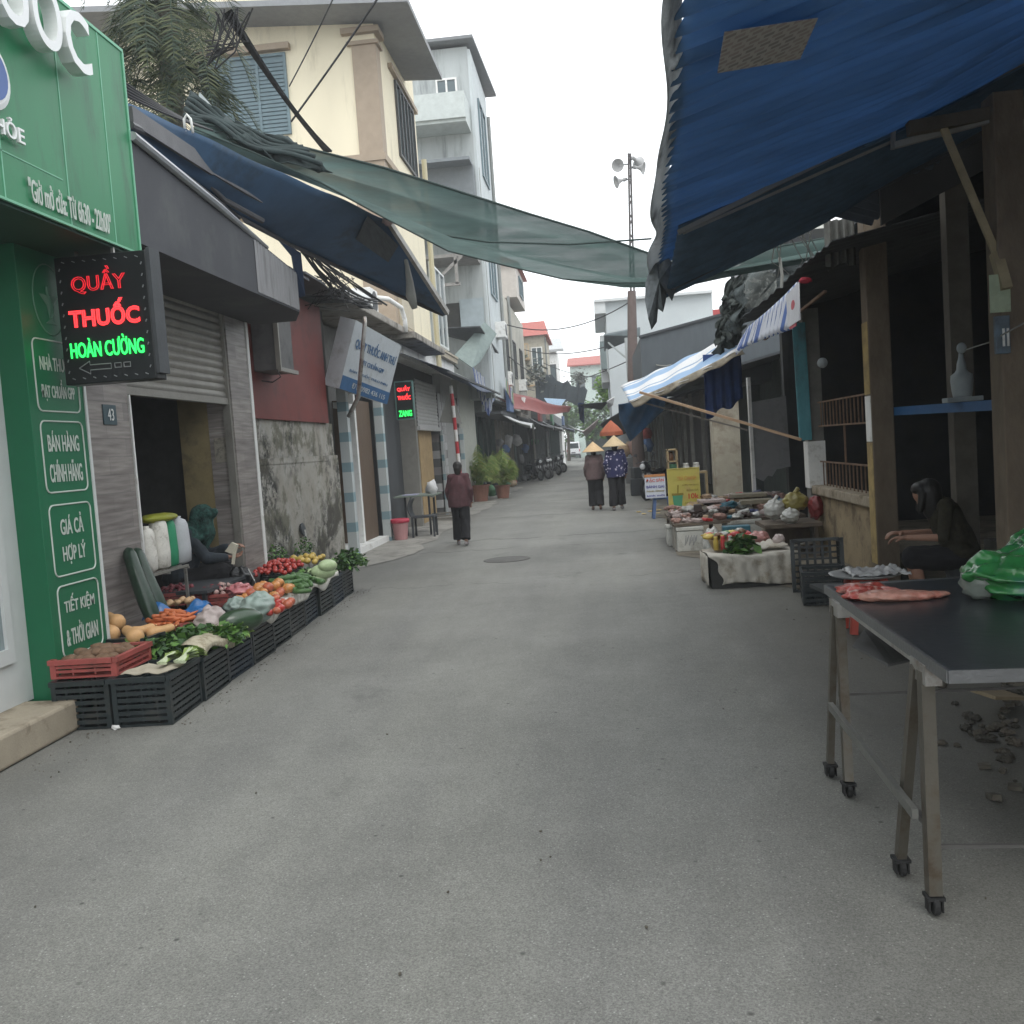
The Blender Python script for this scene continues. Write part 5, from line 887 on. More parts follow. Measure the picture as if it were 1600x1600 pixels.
# ============================================================= people
skinm=mat('skin',(.30,.165,.115),.6,.1,scale=12,bump=.05); hairm=mat('black_hair',(.012,.011,.010),.5,.3,stretch=(1,1,.2),scale=40)
def caps(mb,p,q,r1,r2,n=12):
    """tapered limb section with round ends, to be fused by the remesh"""
    p=Vector(p);q=Vector(q); mb.tube([p,q],[r1,r2],n); mb.blob(p,r1,n,8); mb.blob(q,r2,n,8)
def hand(mb,wrist,dirn,palmn,s=1.,curl=.5):
    """palm, four unequal bent fingers, thumb off the side near the wrist"""
    d=Vector(dirn).normalized(); n_=Vector(palmn); n_=(n_-d*n_.dot(d)).normalized(); sd=d.cross(n_); w=Vector(wrist)
    for k in(-1.2,-.4,.4,1.2): caps(mb,w+d*.015*s+sd*k*.012*s,w+d*.085*s+sd*k*.018*s,.016*s,.013*s,8)
    for k,l in zip((-1.35,-.45,.45,1.35),(.062,.078,.084,.070)):
        a=w+d*.088*s+sd*k*.019*s; d1=(d+n_*curl*.5).normalized(); d2=(d+n_*curl*1.5).normalized(); b=a+d1*l*.45*s; c=b+d2*l*.35*s; e=c+(d+n_*curl*2.6).normalized()*l*.28*s
        caps(mb,a,b,.0098*s,.009*s,7); caps(mb,b,c,.009*s,.0082*s,7); caps(mb,c,e,.0082*s,.007*s,7)
    a=w+d*.02*s+sd*.028*s; b=a+(d*.6+sd*.7+n_*.3).normalized()*.042*s; c=b+(d*.9+sd*.2+n_*.5).normalized()*.03*s
    caps(mb,a,b,.014*s,.011*s,8); caps(mb,b,c,.011*s,.009*s,8)
def head(mb,c,face,s=1.,up=Z):
    """skull, jaw, nose, lips, ears"""
    f=Vector(face).normalized(); c=Vector(c); u=Vector(up); u=(u-f*u.dot(f)).normalized(); sd=f.cross(u)
    M=Matrix((sd,f,u)).transposed()
    mb.blob(c+u*.012*s,(.074*s,.092*s,.098*s),16,12,rot=M); mb.blob(c+f*.025*s-u*.055*s,(.052*s,.058*s,.058*s),14,10,rot=M)
    mb.blob(c+f*.088*s-u*.018*s,(.011*s,.014*s,.020*s),8,6,rot=M)
    mb.blob(c+f*.082*s-u*.055*s,(.020*s,.008*s,.007*s),8,6,rot=M); mb.blob(c+f*.075*s+u*.020*s,(.050*s,.012*s,.010*s),8,6,rot=M)
    for k in(-1,1): mb.blob(c+sd*k*.074*s-u*.012*s,(.010*s,.018*s,.028*s),8,6,rot=M)
def person(loc,rz,s,J,tops,legs,label,topm,legm,footm,vox=.014,hands=True,sleeve=.8,hat=None,hair=True,group=None,shoe=None,topw=1.,legw=1.,hem=.0,curl=.5,facing=(0,1,0),palm=(0,1,0),handd=None,hcol=None,scarf=None,shorts=False):
    """J: joint name -> position for a 1.6 m figure facing +y"""
    root=thing('person',label,'person',(0,0,0),group)
    V={k:Vector(v)*s for k,v in J.items()}
    b=MB()
    caps(b,V['pel'],V['bel'],.125*s,.11*s,14); caps(b,V['bel'],V['che'],.11*s,.125*s,14); caps(b,V['che'],V['nek'],.06*s,.045*s); caps(b,V['nek'],V['hed']-Z*.03*s,.047*s,.047*s)
    head(b,V['hed'],facing,s)
    for k in 'LR':
        caps(b,V['che']+Z*.05*s,V['sh'+k],.075*s,.052*s); caps(b,V['sh'+k],V['el'+k],.046*s,.036*s); caps(b,V['el'+k],V['wr'+k],.036*s,.024*s)
        caps(b,V['hi'+k],V['kn'+k],.078*s,.052*s); caps(b,V['kn'+k],V['kn'+k].lerp(V['an'+k],.3),.050*s,.052*s); caps(b,V['kn'+k].lerp(V['an'+k],.3),V['an'+k],.052*s,.033*s)
        ft=V['to'+k]-V['an'+k]; ft.z=0; ft.normalize() if ft.length>0 else None
        caps(b,V['an'+k]+Z*-.01*s,V['to'+k],.034*s,.026*s)
        dd=(V['wr'+k]-V['el'+k]).normalized() if not handd else Vector(handd[k]); hand(b,V['wr'+k],dd,palm if not isinstance(palm,dict) else palm[k],s,curl)
    remesh(b,vox,'body',skinm,root,4)
    # top: loose garment over torso and arms
    t=MB(); w=topw
    if hem: t.lathe([(.205*s*w,-.06*s-hem*s),(.200*s*w,.02*s),(.178*s*w,.16*s),(.165*s*w,.30*s),(.12*s,.38*s)],V['pel'],22,sc=(1,.72,1))
    else: caps(t,V['pel']+Z*.02*s,V['bel'],.155*s*w,.140*s*w,16)
    caps(t,V['bel'],V['che'],.138*s*w,.140*s*w,16); caps(t,V['che'],V['che'].lerp(V['nek'],.6),.10*s,.07*s)
    for k in 'LR':
        if not hem: t.blob(V['hi'+k]+Z*.06*s,(.115*s*w,.12*s*w,.10*s),12,8)
        caps(t,V['che']+Z*.075*s,V['sh'+k]+Z*.01*s,.085*s,.068*s); caps(t,V['sh'+k],V['el'+k],.062*s,.052*s)
        if sleeve>0: caps(t,V['el'+k],V['el'+k].lerp(V['wr'+k],sleeve),.058*s,.046*s)
    remesh(t,vox*.85,'shirt',topm,root,4,disp=.015)
    t=MB()
    caps(t,V['pel']+Z*.02*s,V['pel']-Z*.06*s,.135*s,.13*s,14)
    for k in 'LR':
        caps(t,V['hi'+k],V['kn'+k],.105*s*legw,.092*s*legw,14); (None if shorts else t.tube([V['kn'+k]+Z*.04*s,V['kn'+k],V['an'+k]+Z*.03*s],[.088*s*legw,.094*s*legw,.096*s*legw],14))
    remesh(t,vox*.85,'trousers',legm,root,3,disp=.012)
    for k in 'LR':
        sh_=MB(); a=V['an'+k]; to=V['to'+k]; d=(to-a); d.z=0; d.normalize(); sd=d.cross(Z)
        caps(sh_,a-Z*.035*s-d*.04*s,a-Z*.04*s+d*.06*s,.034*s,.040*s); caps(sh_,a-Z*.04*s+d*.06*s,a-Z*.045*s+d*.14*s,.040*s,.028*s)
        o=remesh(sh_,.008,'shoe',footm,root,2)
    if hair:
        hb=MB(); f=Vector(facing).normalized(); c=V['hed']; hb.blob(c-f*.022*s+Z*.03*s,(.088*s,.094*s,.090*s),16,12,nz=.08); caps(hb,c-f*.05*s-Z*.02*s,c-f*.05*s-Z*.10*s,.078*s,.062*s); remesh(hb,.01,'hair',hairm,root,3)
    if hat: hat(root,V,s)
    if scarf: scarf(root,V,s)
    root.location=loc; root.rotation_euler.z=rz; return root
def walkJ(st=.10,arm=.06,lean=.03):
    return dict(pel=(0,0,.86),bel=(0,.01,1.0),che=(0,lean,1.20),nek=(0,lean+.015,1.36),hed=(0,lean+.04,1.47),
     shL=(-.148,lean,1.285),shR=(.148,lean,1.285),elL=(-.222,lean+arm-.05,1.05),elR=(.222,lean-arm-.03,1.05),wrL=(-.195,lean+arm+.08,.84),wrR=(.20,lean-arm+.05,.83),
     hiL=(-.08,0,.84),hiR=(.08,0,.84),knL=(-.085,st*.7+.02,.47),knR=(.085,-st*.25+.03,.47),anL=(-.085,st,.075),anR=(.085,-st,.09),toL=(-.10,st+.14,.035),toR=(.10,-st+.12,.035))
def conehat(m):
    def f(root,V,s):
        c=V['hed']; prof=[]
        def sh_(a,b): r=.275*s*a; return Vector((c.x+r*math.cos(b*6.2832),c.y+.0+r*math.sin(b*6.2832),c.z+.205*s-.245*s*a**1.04))
        MB().sheet(sh_,14,36).put('conical_hat',m,root,smooth=True,thick=.006)
    return f
straw=mat('straw_hat',(.60,.42,.24),.75,.08,scale=4,stretch=(1,1,9),bump=.4,bscale=30); straw2=mat('pale_straw_hat',(.53,.41,.25),.75,.08,scale=4,stretch=(1,1,9),bump=.4,bscale=30)
blk=mat('black_cloth',(.012,.012,.014),.9,.2,bump=.3,bscale=200); 
def floral():
    m=bpy.data.materials.new('navy_flower_print'); m.use_nodes=True; t=m.node_tree; b=t.nodes['Principled BSDF']; n=t.nodes.new; l=t.links.new
    tc=n('ShaderNodeTexCoord'); v=n('ShaderNodeTexVoronoi'); v.inputs['Scale'].default_value=13; l(tc.outputs['Object'],v.inputs[0]); r=n('ShaderNodeValToRGB'); e=r.color_ramp.elements; e[0].position=.25; e[0].color=(.42,.40,.48,1); e[1].position=.33; e[1].color=(.018,.020,.075,1); l(v.outputs['Distance'],r.inputs[0]); l(r.outputs[0],b.inputs['Base Color']); b.inputs['Roughness'].default_value=.9; return m
flip=mat('brown_sandal',(.10,.06,.045),.7,.2); flip2=mat('grey_sandal',(.22,.20,.20),.7,.3)
p=P(933,797,'z',0); person((p.x,p.y,0),.05,1.02,walkJ(.11,.05,.05),0,0,'person seen from behind in orange straw conical hat, brown shirt and black trousers',mat('brown_check_shirt',(.11,.075,.075),.9,.25,scale=40,bump=.3),blk,flip,hat=conehat(straw),topw=1.08,legw=1.12,hem=.05,sleeve=.95)
p=P(966,797,'z',0); person((p.x,p.y,0),-.05,1.09,walkJ(-.10,-.05,.03),0,0,'person seen from behind in pale straw conical hat and navy flowered shirt',floral(),blk,flip2,hat=conehat(straw2),topw=1.02,legw=1.05,hem=.06,sleeve=.95)
p=P(723,852,'z',0); person((p.x,p.y,0),.05,.96,walkJ(.15,.07,.05),0,0,'person walking away in maroon jacket and black trousers on the left of the street',mat('maroon_jacket',(.065,.026,.030),.9,.25,scale=10,bump=.3),blk,flip2,topw=1.04,legw=1.0,hem=.07,sleeve=.95,hair=True)
# seated vendor, in profile towards the stall, green net scarf over the head
HV=.44; vx=-4.42; 
sJ=dict(pel=(0,0,.40),bel=(0,.05,.53),che=(0,.13,.72),nek=(0,.20,.87),hed=(0,.27,.95),shL=(-.16,.13,.81),shR=(.16,.13,.81),elL=(-.20,.27,.60),elR=(.20,.28,.60),wrL=(-.10,.47,.66),wrR=(.08,.46,.58),
  hiL=(-.09,.02,.38),hiR=(.09,.02,.38),knL=(-.14,.40,.48),knR=(.15,.40,.46),anL=(-.13,.33,.10),anR=(.13,.34,.10),toL=(-.15,.47,.05),toR=(.15,.48,.05))
gs=mat('green_headscarf',(.022,.070,.058),.95,.75,scale=26,bump=.9,bscale=45,dirt=(.008,.025,.022),dirt_amt=.5,dscale=11); dj=mat('dark_jacket',(.028,.036,.045),.9,.3,scale=12,bump=.3)
def scf(root,V,s):
    b=MB(); c=V['hed']; caps(b,c+Vector((0,-.02,.03))*s,c+Vector((0,-.03,-.10))*s,.113*s,.118*s,16); caps(b,c+Vector((0,-.03,-.10))*s,V['che']+Vector((0,-.03,.05))*s,.122*s,.16*s,16); caps(b,c+Vector((-.05,.10,.055))*s,c+Vector((.05,.10,.055))*s,.030*s,.030*s,10); caps(b,V['che']+Vector((-.12,.0,.10))*s,V['che']+Vector((.12,.02,.08))*s,.10*s,.10*s,12); caps(b,c+Vector((0,.02,-.12))*s,V['che']+Vector((0,.12,-.02))*s,.07*s,.05*s,12); b.blob(c+Vector((0,.025,.04))*s,(.108*s,.10*s,.055*s),14,8); b.blob(V['che']+Vector((0,.02,.06))*s,(.19*s,.15*s,.07*s),14,8)
    remesh(b,.011,'headscarf',gs,root,2,disp=.026)
vp=P(300,900,'y',9.9)
person((-4.60,9.93,.06),-1.25,1.16,sJ,0,0,'person crouched in shadow wearing green headscarf and dark jacket behind the produce',dj,blk,flip,vox=.007,scarf=scf,hair=False,sleeve=.85,topw=.95,curl=.7,facing=(0,1,-.35),palm={'L':(.3,.2,-.9),'R':(-.3,.3,.9)})
st=thing('low_stool','low dark plastic stool under the crouching vendor','stool',(-4.62,9.95,.04))
mb=MB(); mb.lathe([(.14,0),(.15,.02),(.13,.03)],(-4.62,9.95,.31),16); mb.put('seat',darkmetal,st)
for k in range(4): a=.78+k*1.571; MB().bar((-4.62+.15*math.cos(a),9.95+.15*math.sin(a),.04),(-4.62+.11*math.cos(a),9.95+.11*math.sin(a),.31),.025).put('leg',darkmetal,st)
v=P(361,858,'y',9.70); mb=MB(); mb.prism([v+Vector((-.07,0,-.02)),v+Vector((.01,0,.07)),v+Vector((.07,0,.04)),v+Vector((.03,0,-.06))],(.01,.02,.0)); mb.box(v+Vector((.02,0,-.10)),(.03,.02,.12),rot=(0,.2,0)); mb.put('folded_paper',mat('cream_paper',(.55,.52,.42),.8,.05),label='folded cream paper held up by the crouching vendor',cat='paper')
# butcher bending over in the dark on the right
bJ=dict(pel=(0,0,.52),bel=(0,.04,.66),che=(0,.12,.86),nek=(0,.19,1.00),hed=(0,.27,1.05),shL=(-.16,.13,.95),shR=(.16,.13,.95),elL=(-.21,.16,.70),elR=(.21,.18,.70),wrL=(-.12,.44,.70),wrR=(.09,.46,.72),
  hiL=(-.09,.02,.50),hiR=(.09,.02,.50),knL=(-.15,.40,.52),knR=(.16,.38,.50),anL=(-.14,.30,.10),anR=(.15,.36,.10),toL=(-.16,.44,.05),toR=(.17,.50,.05))
def longhair(root,V,s):
    b=MB(); c=V['hed']; caps(b,c+Vector((0,-.03,.04))*s,c+Vector((0,-.06,-.14))*s,.105*s,.085*s,14); b.blob(c+Vector((0,.03,.055))*s,(.092*s,.085*s,.065*s),14,10); caps(b,c+Vector((-.075,.03,.02))*s,c+Vector((-.07,.05,-.13))*s,.035*s,.025*s); caps(b,c+Vector((.075,.03,.02))*s,c+Vector((.07,.05,-.13))*s,.035*s,.025*s); remesh(b,.010,'hair',hairm,root,3)
person((3.02,8.45,0),1.35,1.0,bJ,0,0,'person sitting in the dark stall, forearms held out, bare shins, behind the table',mat('dark_print_blouse',(.026,.023,.013),.9,.5,scale=25),blk,flip,vox=.007,sleeve=0,facing=(0,1,-.8),palm={'L':(0,.2,-1),'R':(0,.3,-1)},curl=.8,hair=False,scarf=longhair,shorts=True)
mb=MB(); mb.lathe([(.15,0),(.13,.36),(.15,.40),(.15,.42)],(3.02,8.45,0),16); mb.put('round_stool',darkmetal,label='dark round stool under the person sitting in the dark stall',cat='stool')
# ============================================================= right side: blue roof, posts, stalls
postm=mat('weathered_concrete_post',(.165,.13,.095),.9,.2,bump=.3,dirt=(.11,.085,.06),dirt_amt=.45,stretch=(1,1,.4)); postm2=mat('post_yellowed',(.30,.25,.16),.9,.2,bump=.3)
# ---- big blue roof
rf=thing('blue_stall_roof','large corrugated blue stall roof with scalloped street edge high on the right','stall roof',(1.9,6,3.2))
XE=.52
def roofz(x): return 3.27+.33*(x-.5)+(.10*(x-2.2) if x>2.2 else 0)
def rfn(a,b):
    y=1.6+b*7.6; xe=.36+(y-3.7)*.054; x=xe+a*4.6
    if b==1: y+=.05*math.sin(a*60)
    tooth=abs(((y/.17)%1)-.5)*2
    if a==0: x+=.075*tooth+.03*mnoise.noise(Vector((y*2,0,0)))
    return Vector((x,y,roofz(x)+.022*math.cos(y/.17*2*math.pi)-.07*math.sin(math.pi*min(1,b*1.0))*math.sin(math.pi*a)+.02*mnoise.noise(Vector((x*2,y*1.4,0)))))
blue_rf=mat('blue_roof_sheet',(.13,.25,.42),.5,.22,scale=1.4,bump=.3,bscale=6,stretch=(.6,3,1),trans=.42,dirt=(.09,.16,.26),dirt_amt=.25,dscale=1.0)
MB().sheet(rfn,40,360).put('roof_sheet',blue_rf,rf,smooth=True,thick=.006)
# dark second sheet under the far end
def rf2(a,b):
    x=.72+a*3.2; y=7.62+b*1.75-.25*a; return Vector((x,y,roofz(x)-.035-.30*b*(1-.55*a)+.015*math.cos(y/.17*6.283)))
MB().sheet(rf2,30,50).put('under_sheet',mat('dark_under_sheet',(.075,.13,.20),.7,.25,bump=.1,trans=.1),rf,smooth=True,thick=.006)
mb=MB(); mb.bar(P(1050,420,'y',8.6)*1,P(1050,420,'y',8.6)+Vector((.01,0,0)),.01)
beam=mat('roof_beam',(.25,.25,.24),.6,.1,metal=.3)
for (y_,zz,m_) in ((7.5,-.10,beam),(5.0,-.05,darkmetal),(3.0,-.05,darkmetal),(9.1,-.30,darkmetal)):
    if y_ in(5.0,3.0): continue
    mb=MB(); mb.bar((.70,y_,roofz(.7)+zz),(4.5,y_,roofz(4.5)+zz),.035); mb.put('purlin',m_,rf)
mb=MB(); mb.bar((.75,7.62,roofz(.75)-.10),(2.35,7.62,roofz(2.35)-.10),.02); mb.bar((2.30,7.45,roofz(2.3)-.16),(2.9,7.28,3.78),.045); mb.bar((2.3,7.5,3.70),(2.32,7.5,4.0),.03); mb.put('bracket',beam,rf)
# grey translucent apron along the street edge, shredded far end
def apr(a,b):
    y=2.2+a*6.9; w=(.05+.10*a)*(1+.12*math.sin(y*4)); x=.36+(y-3.7)*.054+.06-w*b-.02*math.sin(y*2.3)
    return Vector((x,y,roofz(x)+.015-.06*b-.02*math.sin(b*6+y*3)*b-.01*a))
apm=mat('grey_plastic_apron',(.50,.52,.53),.5,.18,scale=2,bump=.4,bscale=10,trans=.5,stretch=(3,.4,1),dirt=(.22,.23,.24),dirt_amt=.4)
MB().sheet(apr,60,6).put('plastic_apron',apm,rf,smooth=True,thick=.004)
mb=MB(); rr=random.Random(2); a0=P(1020,400,'y',9.0)
tp=[(1022,385),(1030,392),(1040,398),(1050,410),(1054,430),(1056,452),(1050,470),(1046,462),(1042,448),(1040,470),(1036,488),(1028,482),(1026,503),(1018,515),(1013,498),(1008,470),(1009,440),(1018,415)]
vs=[P(x,y,'y',9.1+.06*math.sin(i*1.7)) for i,(x,y) in enumerate(tp)]; cen=P(1030,438,'y',9.0); mb.add([cen]+vs,[(0,i+1,(i+1)%len(vs)+1) for i in range(len(vs))]); mb.put('torn_end',mat('torn_grey_sheet',(.20,.22,.23),.7,.3,scale=14,bump=.4,trans=.2),rf,thick=.006)
# newspaper patch on underside
q=[]
for (px,py) in ((1132,50),(1278,28),(1250,92),(1121,114)):
    # meet roof plane z = roofz(x)-.03
    d=CR*(px-800)+CU*(800-py)+CF*F_PX; t=(3.27-.165-.075-CO.z)/(d.z-.33*d.x); q.append(CO+d*t)
mb=MB(); mb.sheet(lambda a,b:q[0].lerp(q[1],a).lerp(q[3].lerp(q[2],a),b),10,8)
def paper_mat():
    m=mat('newsprint_patch',(.22,.21,.19),.8,.2,scale=5,bump=0); t=m.node_tree; b=[x for x in t.nodes if x.type=='BSDF_PRINCIPLED'][0]; n=t.nodes.new; l=t.links.new
    tc=n('ShaderNodeTexCoord'); br=n('ShaderNodeTexBrick'); br.inputs['Scale'].default_value=1; br.inputs['Brick Width'].default_value=.06; br.inputs['Row Height'].default_value=.045; br.inputs['Mortar Size'].default_value=.009; br.inputs['Bias'].default_value=.2
    br.offset=.3; br.inputs['Color1'].default_value=(.26,.25,.24,1); br.inputs['Color2'].default_value=(.38,.33,.31,1); br.inputs['Mortar'].default_value=(.48,.46,.43,1); l(tc.outputs['Object'],br.inputs[0]); l(br.outputs[0],b.inputs['Base Color']); return m
mb.put('paper_patch',paper_mat(),rf,thick=.003)
# ---- posts
def post(name,label,x0,x1,y0,y1,z1,m,cap=None):
    mb=MB(); mb.bb(x0,x1,y0,y1,-.01,z1); return mb.put(name,m,label=label,cat='post',bevel=.012)
p1=thing('concrete_post','tall brown concrete post with papers and switch box, nearest on the right','post',(3.0,7.3,0))
mb=MB(); mb.bb(2.9,3.11,7.2,7.42,-.01,3.95); mb.put('shaft',postm,p1,bevel=.01)
a=P(1545,430,'y',7.195); b=P(1577,487,'y',7.195); mb=MB(); mb.bb(a.x,b.x+.01,7.188,7.196,b.z,a.z); mb.put('paper_notice',mat('green_tint_paper',(.36,.42,.30),.8,.15,scale=12,bump=0,dirt=(.2,.24,.17),dirt_amt=.3,dscale=9),p1)
a=P(1552,495,'y',7.19); b=P(1577,552,'y',7.19); mb=MB(); mb.bb(a.x,b.x,7.16,7.197,b.z,a.z); sw=mb.put('switch_box',mat('faded_blue_box',(.13,.18,.23),.6,.15,dirt=(.08,.09,.1)),p1,bevel=.004)
mb=MB(); mb.bb(a.x+.045,a.x+.06,7.154,7.16,b.z+.05,a.z-.09); mb.bb(a.x+.075,a.x+.09,7.154,7.16,b.z+.05,a.z-.09); mb.put('meter_mark',white,sw)
mb=MB(); mb.bar(P(1470,190,'y',7.3),P(1556,395,'y',7.25),.045); mb.bar(P(1556,395,'y',7.25),P(1572,452,'y',7.18),.07); mb.put('brace',postm2,p1)
mb=MB(); mb.bar((2.35,7.3,3.78),(3.4,7.3,3.86),.09); mb.bar((3.06,7.3,3.2),(3.5,7.35,2.9),.035); mb.put('top_beam',mat('dark_wood_beam',(.09,.075,.055),.8,.2),p1)
p2=thing('two_tone_post','square concrete post with white painted street face beside the half wall','post',(2.96,10.5,0))
mb=MB(); mb.bb(2.86,3.09,10.4,10.62,-.01,4.0); mb.put('shaft',postm,p2,bevel=.012)
mb=MB(); mb.bb(2.855,2.862,10.41,10.61,1.5,1.98); mb.put('white_paint',white,p2); mb=MB(); mb.bb(2.855,2.862,10.41,10.61,.2,1.49); mb.bb(2.855,2.862,10.41,10.61,2.0,2.75); mb.put('yellow_paint',mat('yellow_limewash',(.38,.28,.12),.9,.2,dirt=(.2,.15,.08)),p2)
p3=thing('boarded_post','post with faded turquoise board above and white paint below, beside the half wall','post',(2.95,13.6,0))
mb=MB(); mb.bb(2.86,3.07,13.5,13.75,-.01,3.3); mb.put('shaft',mat('grey_post',(.17,.165,.15),.9,.2,bump=.3),p3)
def board_mat():
    m=mat('turquoise_board',(.09,.27,.31),.75,.12,scale=14,dirt=(.10,.13,.14),dirt_amt=.3,dscale=2,stretch=(1,1,.4)); return m
a=P(1238,505,'y',13.45); b=P(1269,687,'y',13.45); mb=MB(); mb.prism([(a.x+.02,13.45,b.z),(b.x,13.45,b.z),(b.x-.02,13.45,a.z),(a.x,13.45,a.z)],(0,.04,0)); mb.put('board',board_mat(),p3)
a=P(1250,690,'y',13.48); b=P(1273,780,'y',13.48); mb=MB(); mb.bb(2.85,3.08,13.488,13.5,.86,1.50); mb.bb(2.845,2.86,13.5,13.76,.86,1.50); mb.put('white_paint',white,p3)
hw=thing('half_wall','stained low wall with rough ledge and iron railing between two posts','low wall',(3.0,12,0))
mb=MB(); mb.bb(2.93,3.06,10.62,13.5,-.01,.78); mb.put('wall',mat('stained_yellow_wall',(.33,.26,.16),.9,.2,bump=.4,dirt=(.13,.10,.065),dirt_amt=.6,dscale=3),hw)
mb=MB(); mb.bb(2.87,3.12,10.62,13.5,.78,.90); mb.put('ledge',mat('ledge_plaster',(.34,.29,.22),.9,.2,bump=.5,dirt=(.18,.15,.1),dirt_amt=.5,dscale=4),hw,bevel=.015)
mb=MB()
for k in range(16): y_=10.75+k*.17; mb.bar((3.0,y_,.90),(3.0,y_,1.22),.014)
mb.bar((3.0,10.65,1.22),(3.0,13.45,1.22),.02); mb.bar((3.0,12.1,1.22),(3.0,12.1,1.75),.02)
for k in range(16): y_=10.75+k*.17; mb.bar((3.0,y_,1.70),(3.0,y_,2.02),.014)
mb.bar((3.0,10.65,1.70),(3.0,13.45,1.70),.02); mb.bar((3.0,10.65,2.02),(3.0,13.45,2.02),.02); mb.put('railing',rust,hw)
# ---- dark market shed behind the posts
shd=thing('market_shed','deep unlit market shed behind the posts on the right','shed',(5.5,9,0))
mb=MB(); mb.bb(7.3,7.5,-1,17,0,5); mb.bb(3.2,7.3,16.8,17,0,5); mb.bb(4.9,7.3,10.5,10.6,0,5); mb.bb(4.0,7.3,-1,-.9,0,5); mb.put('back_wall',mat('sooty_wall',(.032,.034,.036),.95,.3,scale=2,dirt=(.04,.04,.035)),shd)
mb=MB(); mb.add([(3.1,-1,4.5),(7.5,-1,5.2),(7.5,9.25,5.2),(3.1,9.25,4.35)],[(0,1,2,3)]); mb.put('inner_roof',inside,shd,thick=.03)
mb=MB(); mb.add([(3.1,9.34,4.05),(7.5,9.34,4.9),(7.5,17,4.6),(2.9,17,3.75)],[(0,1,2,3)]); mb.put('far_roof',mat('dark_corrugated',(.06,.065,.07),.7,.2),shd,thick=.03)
mb=MB(); mb.bb(3.35,3.55,9.45,9.6,0,4.2); mb.put('inner_post',mat('dark_post',(.10,.09,.075),.9,.2),shd)
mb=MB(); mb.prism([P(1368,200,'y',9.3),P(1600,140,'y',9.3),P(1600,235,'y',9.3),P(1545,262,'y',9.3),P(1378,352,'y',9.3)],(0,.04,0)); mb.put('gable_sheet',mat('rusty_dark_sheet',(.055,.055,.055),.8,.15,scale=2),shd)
# scalloped edge of neighbouring roof sheet seen under the blue roof
mb=MB(); mb.sheet(lambda a,b:P(1283,335,'y',9.5).lerp(P(1415,205,'y',8.9),a)+Vector((.0+.5*b,.25*b,.02*math.cos(a*80)-.10*b)),80,4); mb.put('corrugated_edge',mat('pale_corrugated',(.10,.12,.15),.6,.2),shd,thick=.01)
# corrugated panel hanging near post two
a=P(1288,345,'y',10.3); b=P(1338,412,'y',10.3)
mb=MB(); mb.sheet(lambda u,v:Vector((a.x+(b.x-a.x)*u,10.3+.03*math.cos(u*25),a.z+(b.z-a.z)*v*(1+.04*math.sin(u*9)))),30,3); mb.put('corrugated_sheet',mat('grey_corrugated',(.12,.12,.11),.7,.25,dirt=(.06,.06,.05)),label='small grey corrugated panel hanging beside the top of the two tone post',cat='metal panel',thick=.008)
# blue shelf beam with white statue like lamp
bs=thing('blue_shelf_beam','bright blue painted beam carried across the dark stall front','beam',(3.15,8.8,1.77))
mb=MB(); mb.bar((3.12,10.45,1.80),(3.16,7.1,1.76),.05,.085); mb.bar((3.14,7.1,1.76),(3.18,5.2,1.73),.05,.085); mb.put('beam',mat('blue_gloss_paint',(.012,.085,.22),.45,.12),bs)
v=P(1504,624,'y',8.7); lm=thing('white_lamp','white bottle shaped lamp with round top standing on the blue beam','lamp',(v.x,8.7,v.z-.01))
mb=MB(); mb.bb(v.x-.15,v.x+.15,8.63,8.77,v.z-.02,v.z+.02); mb.put('base',mat('chalky_plastic',(.30,.33,.34),.6,.1),lm,bevel=.005)
k=.0058; prof=[(.075,.0),(.078,.02),(.085,.06),(.092,.14),(.088,.19),(.055,.215),(.04,.24),(.036,.29),(.022,.34),(.018,.38)]
mb=MB(); mb.lathe(prof,(v.x,8.7,v.z+.02),20); mb.put('bottle',mat('chalky_plastic',(0,0,0)),lm,smooth=True)
mb=MB(); mb.blob((v.x-.0,8.68,v.z+.44),(.042,.03,.048),14,10); mb.put('round_top',mat('chalky_plastic',(0,0,0)),lm,smooth=True)
mb=MB(); mb.tube([(v.x+.02,8.65,v.z+.42),(v.x+.15,8.3,v.z+.46),P(1550,532,'y',7.4),P(1600,505,'y',6.6)],.006,5); mb.put('lamp_wire',mat('pale_wire',(.25,.25,.23),.7,.1),label='thin pale wire strung from the white lamp past the papered post',cat='wire')
v=P(1285,567,'y',11.5); mb=MB(); mb.blob(v,(.06,.05,.06),14,10); mb.put('white_globe',mat('chalky_plastic',(0,0,0)),label='dim white globe in the dark above the iron railing',cat='globe lamp',smooth=True)
# ---- folding steel table in front
tb=thing('steel_table','long dark topped folding trestle table on castors at the near right','table',(1.6,4,0))
top_m=mat('dark_steel_top',(.038,.044,.050),.28,.12,scale=2,metal=.35,bump=.12,bscale=18,dirt=(.045,.05,.055),dirt_amt=.4,dscale=3,spec=.6)
mb=MB(); tpz=.90; mb.prism([(1.055,3.10,tpz-.03),(2.02,3.04,tpz-.03),(2.08,4.92,tpz-.03),(1.09,4.90,tpz-.03)],(0,0,.03)); mb.put('tabletop',top_m,tb)
mb=MB(); e=.012
for a_,b_ in (((1.05,3.095),(2.03,3.035)),((1.05,3.095),(1.085,4.905)),((1.085,4.905),(2.085,4.925))): mb.bar((*a_,tpz-.016),(*b_,tpz-.016),.012,.042)
mb.put('edge_trim',mat('edge_steel',(.17,.175,.18),.35,.12,metal=.7),tb)
tleg=mat('tarnished_leg',(.12,.11,.09),.45,.2,metal=.45,dirt=(.085,.065,.045),dirt_amt=.5,dscale=6)
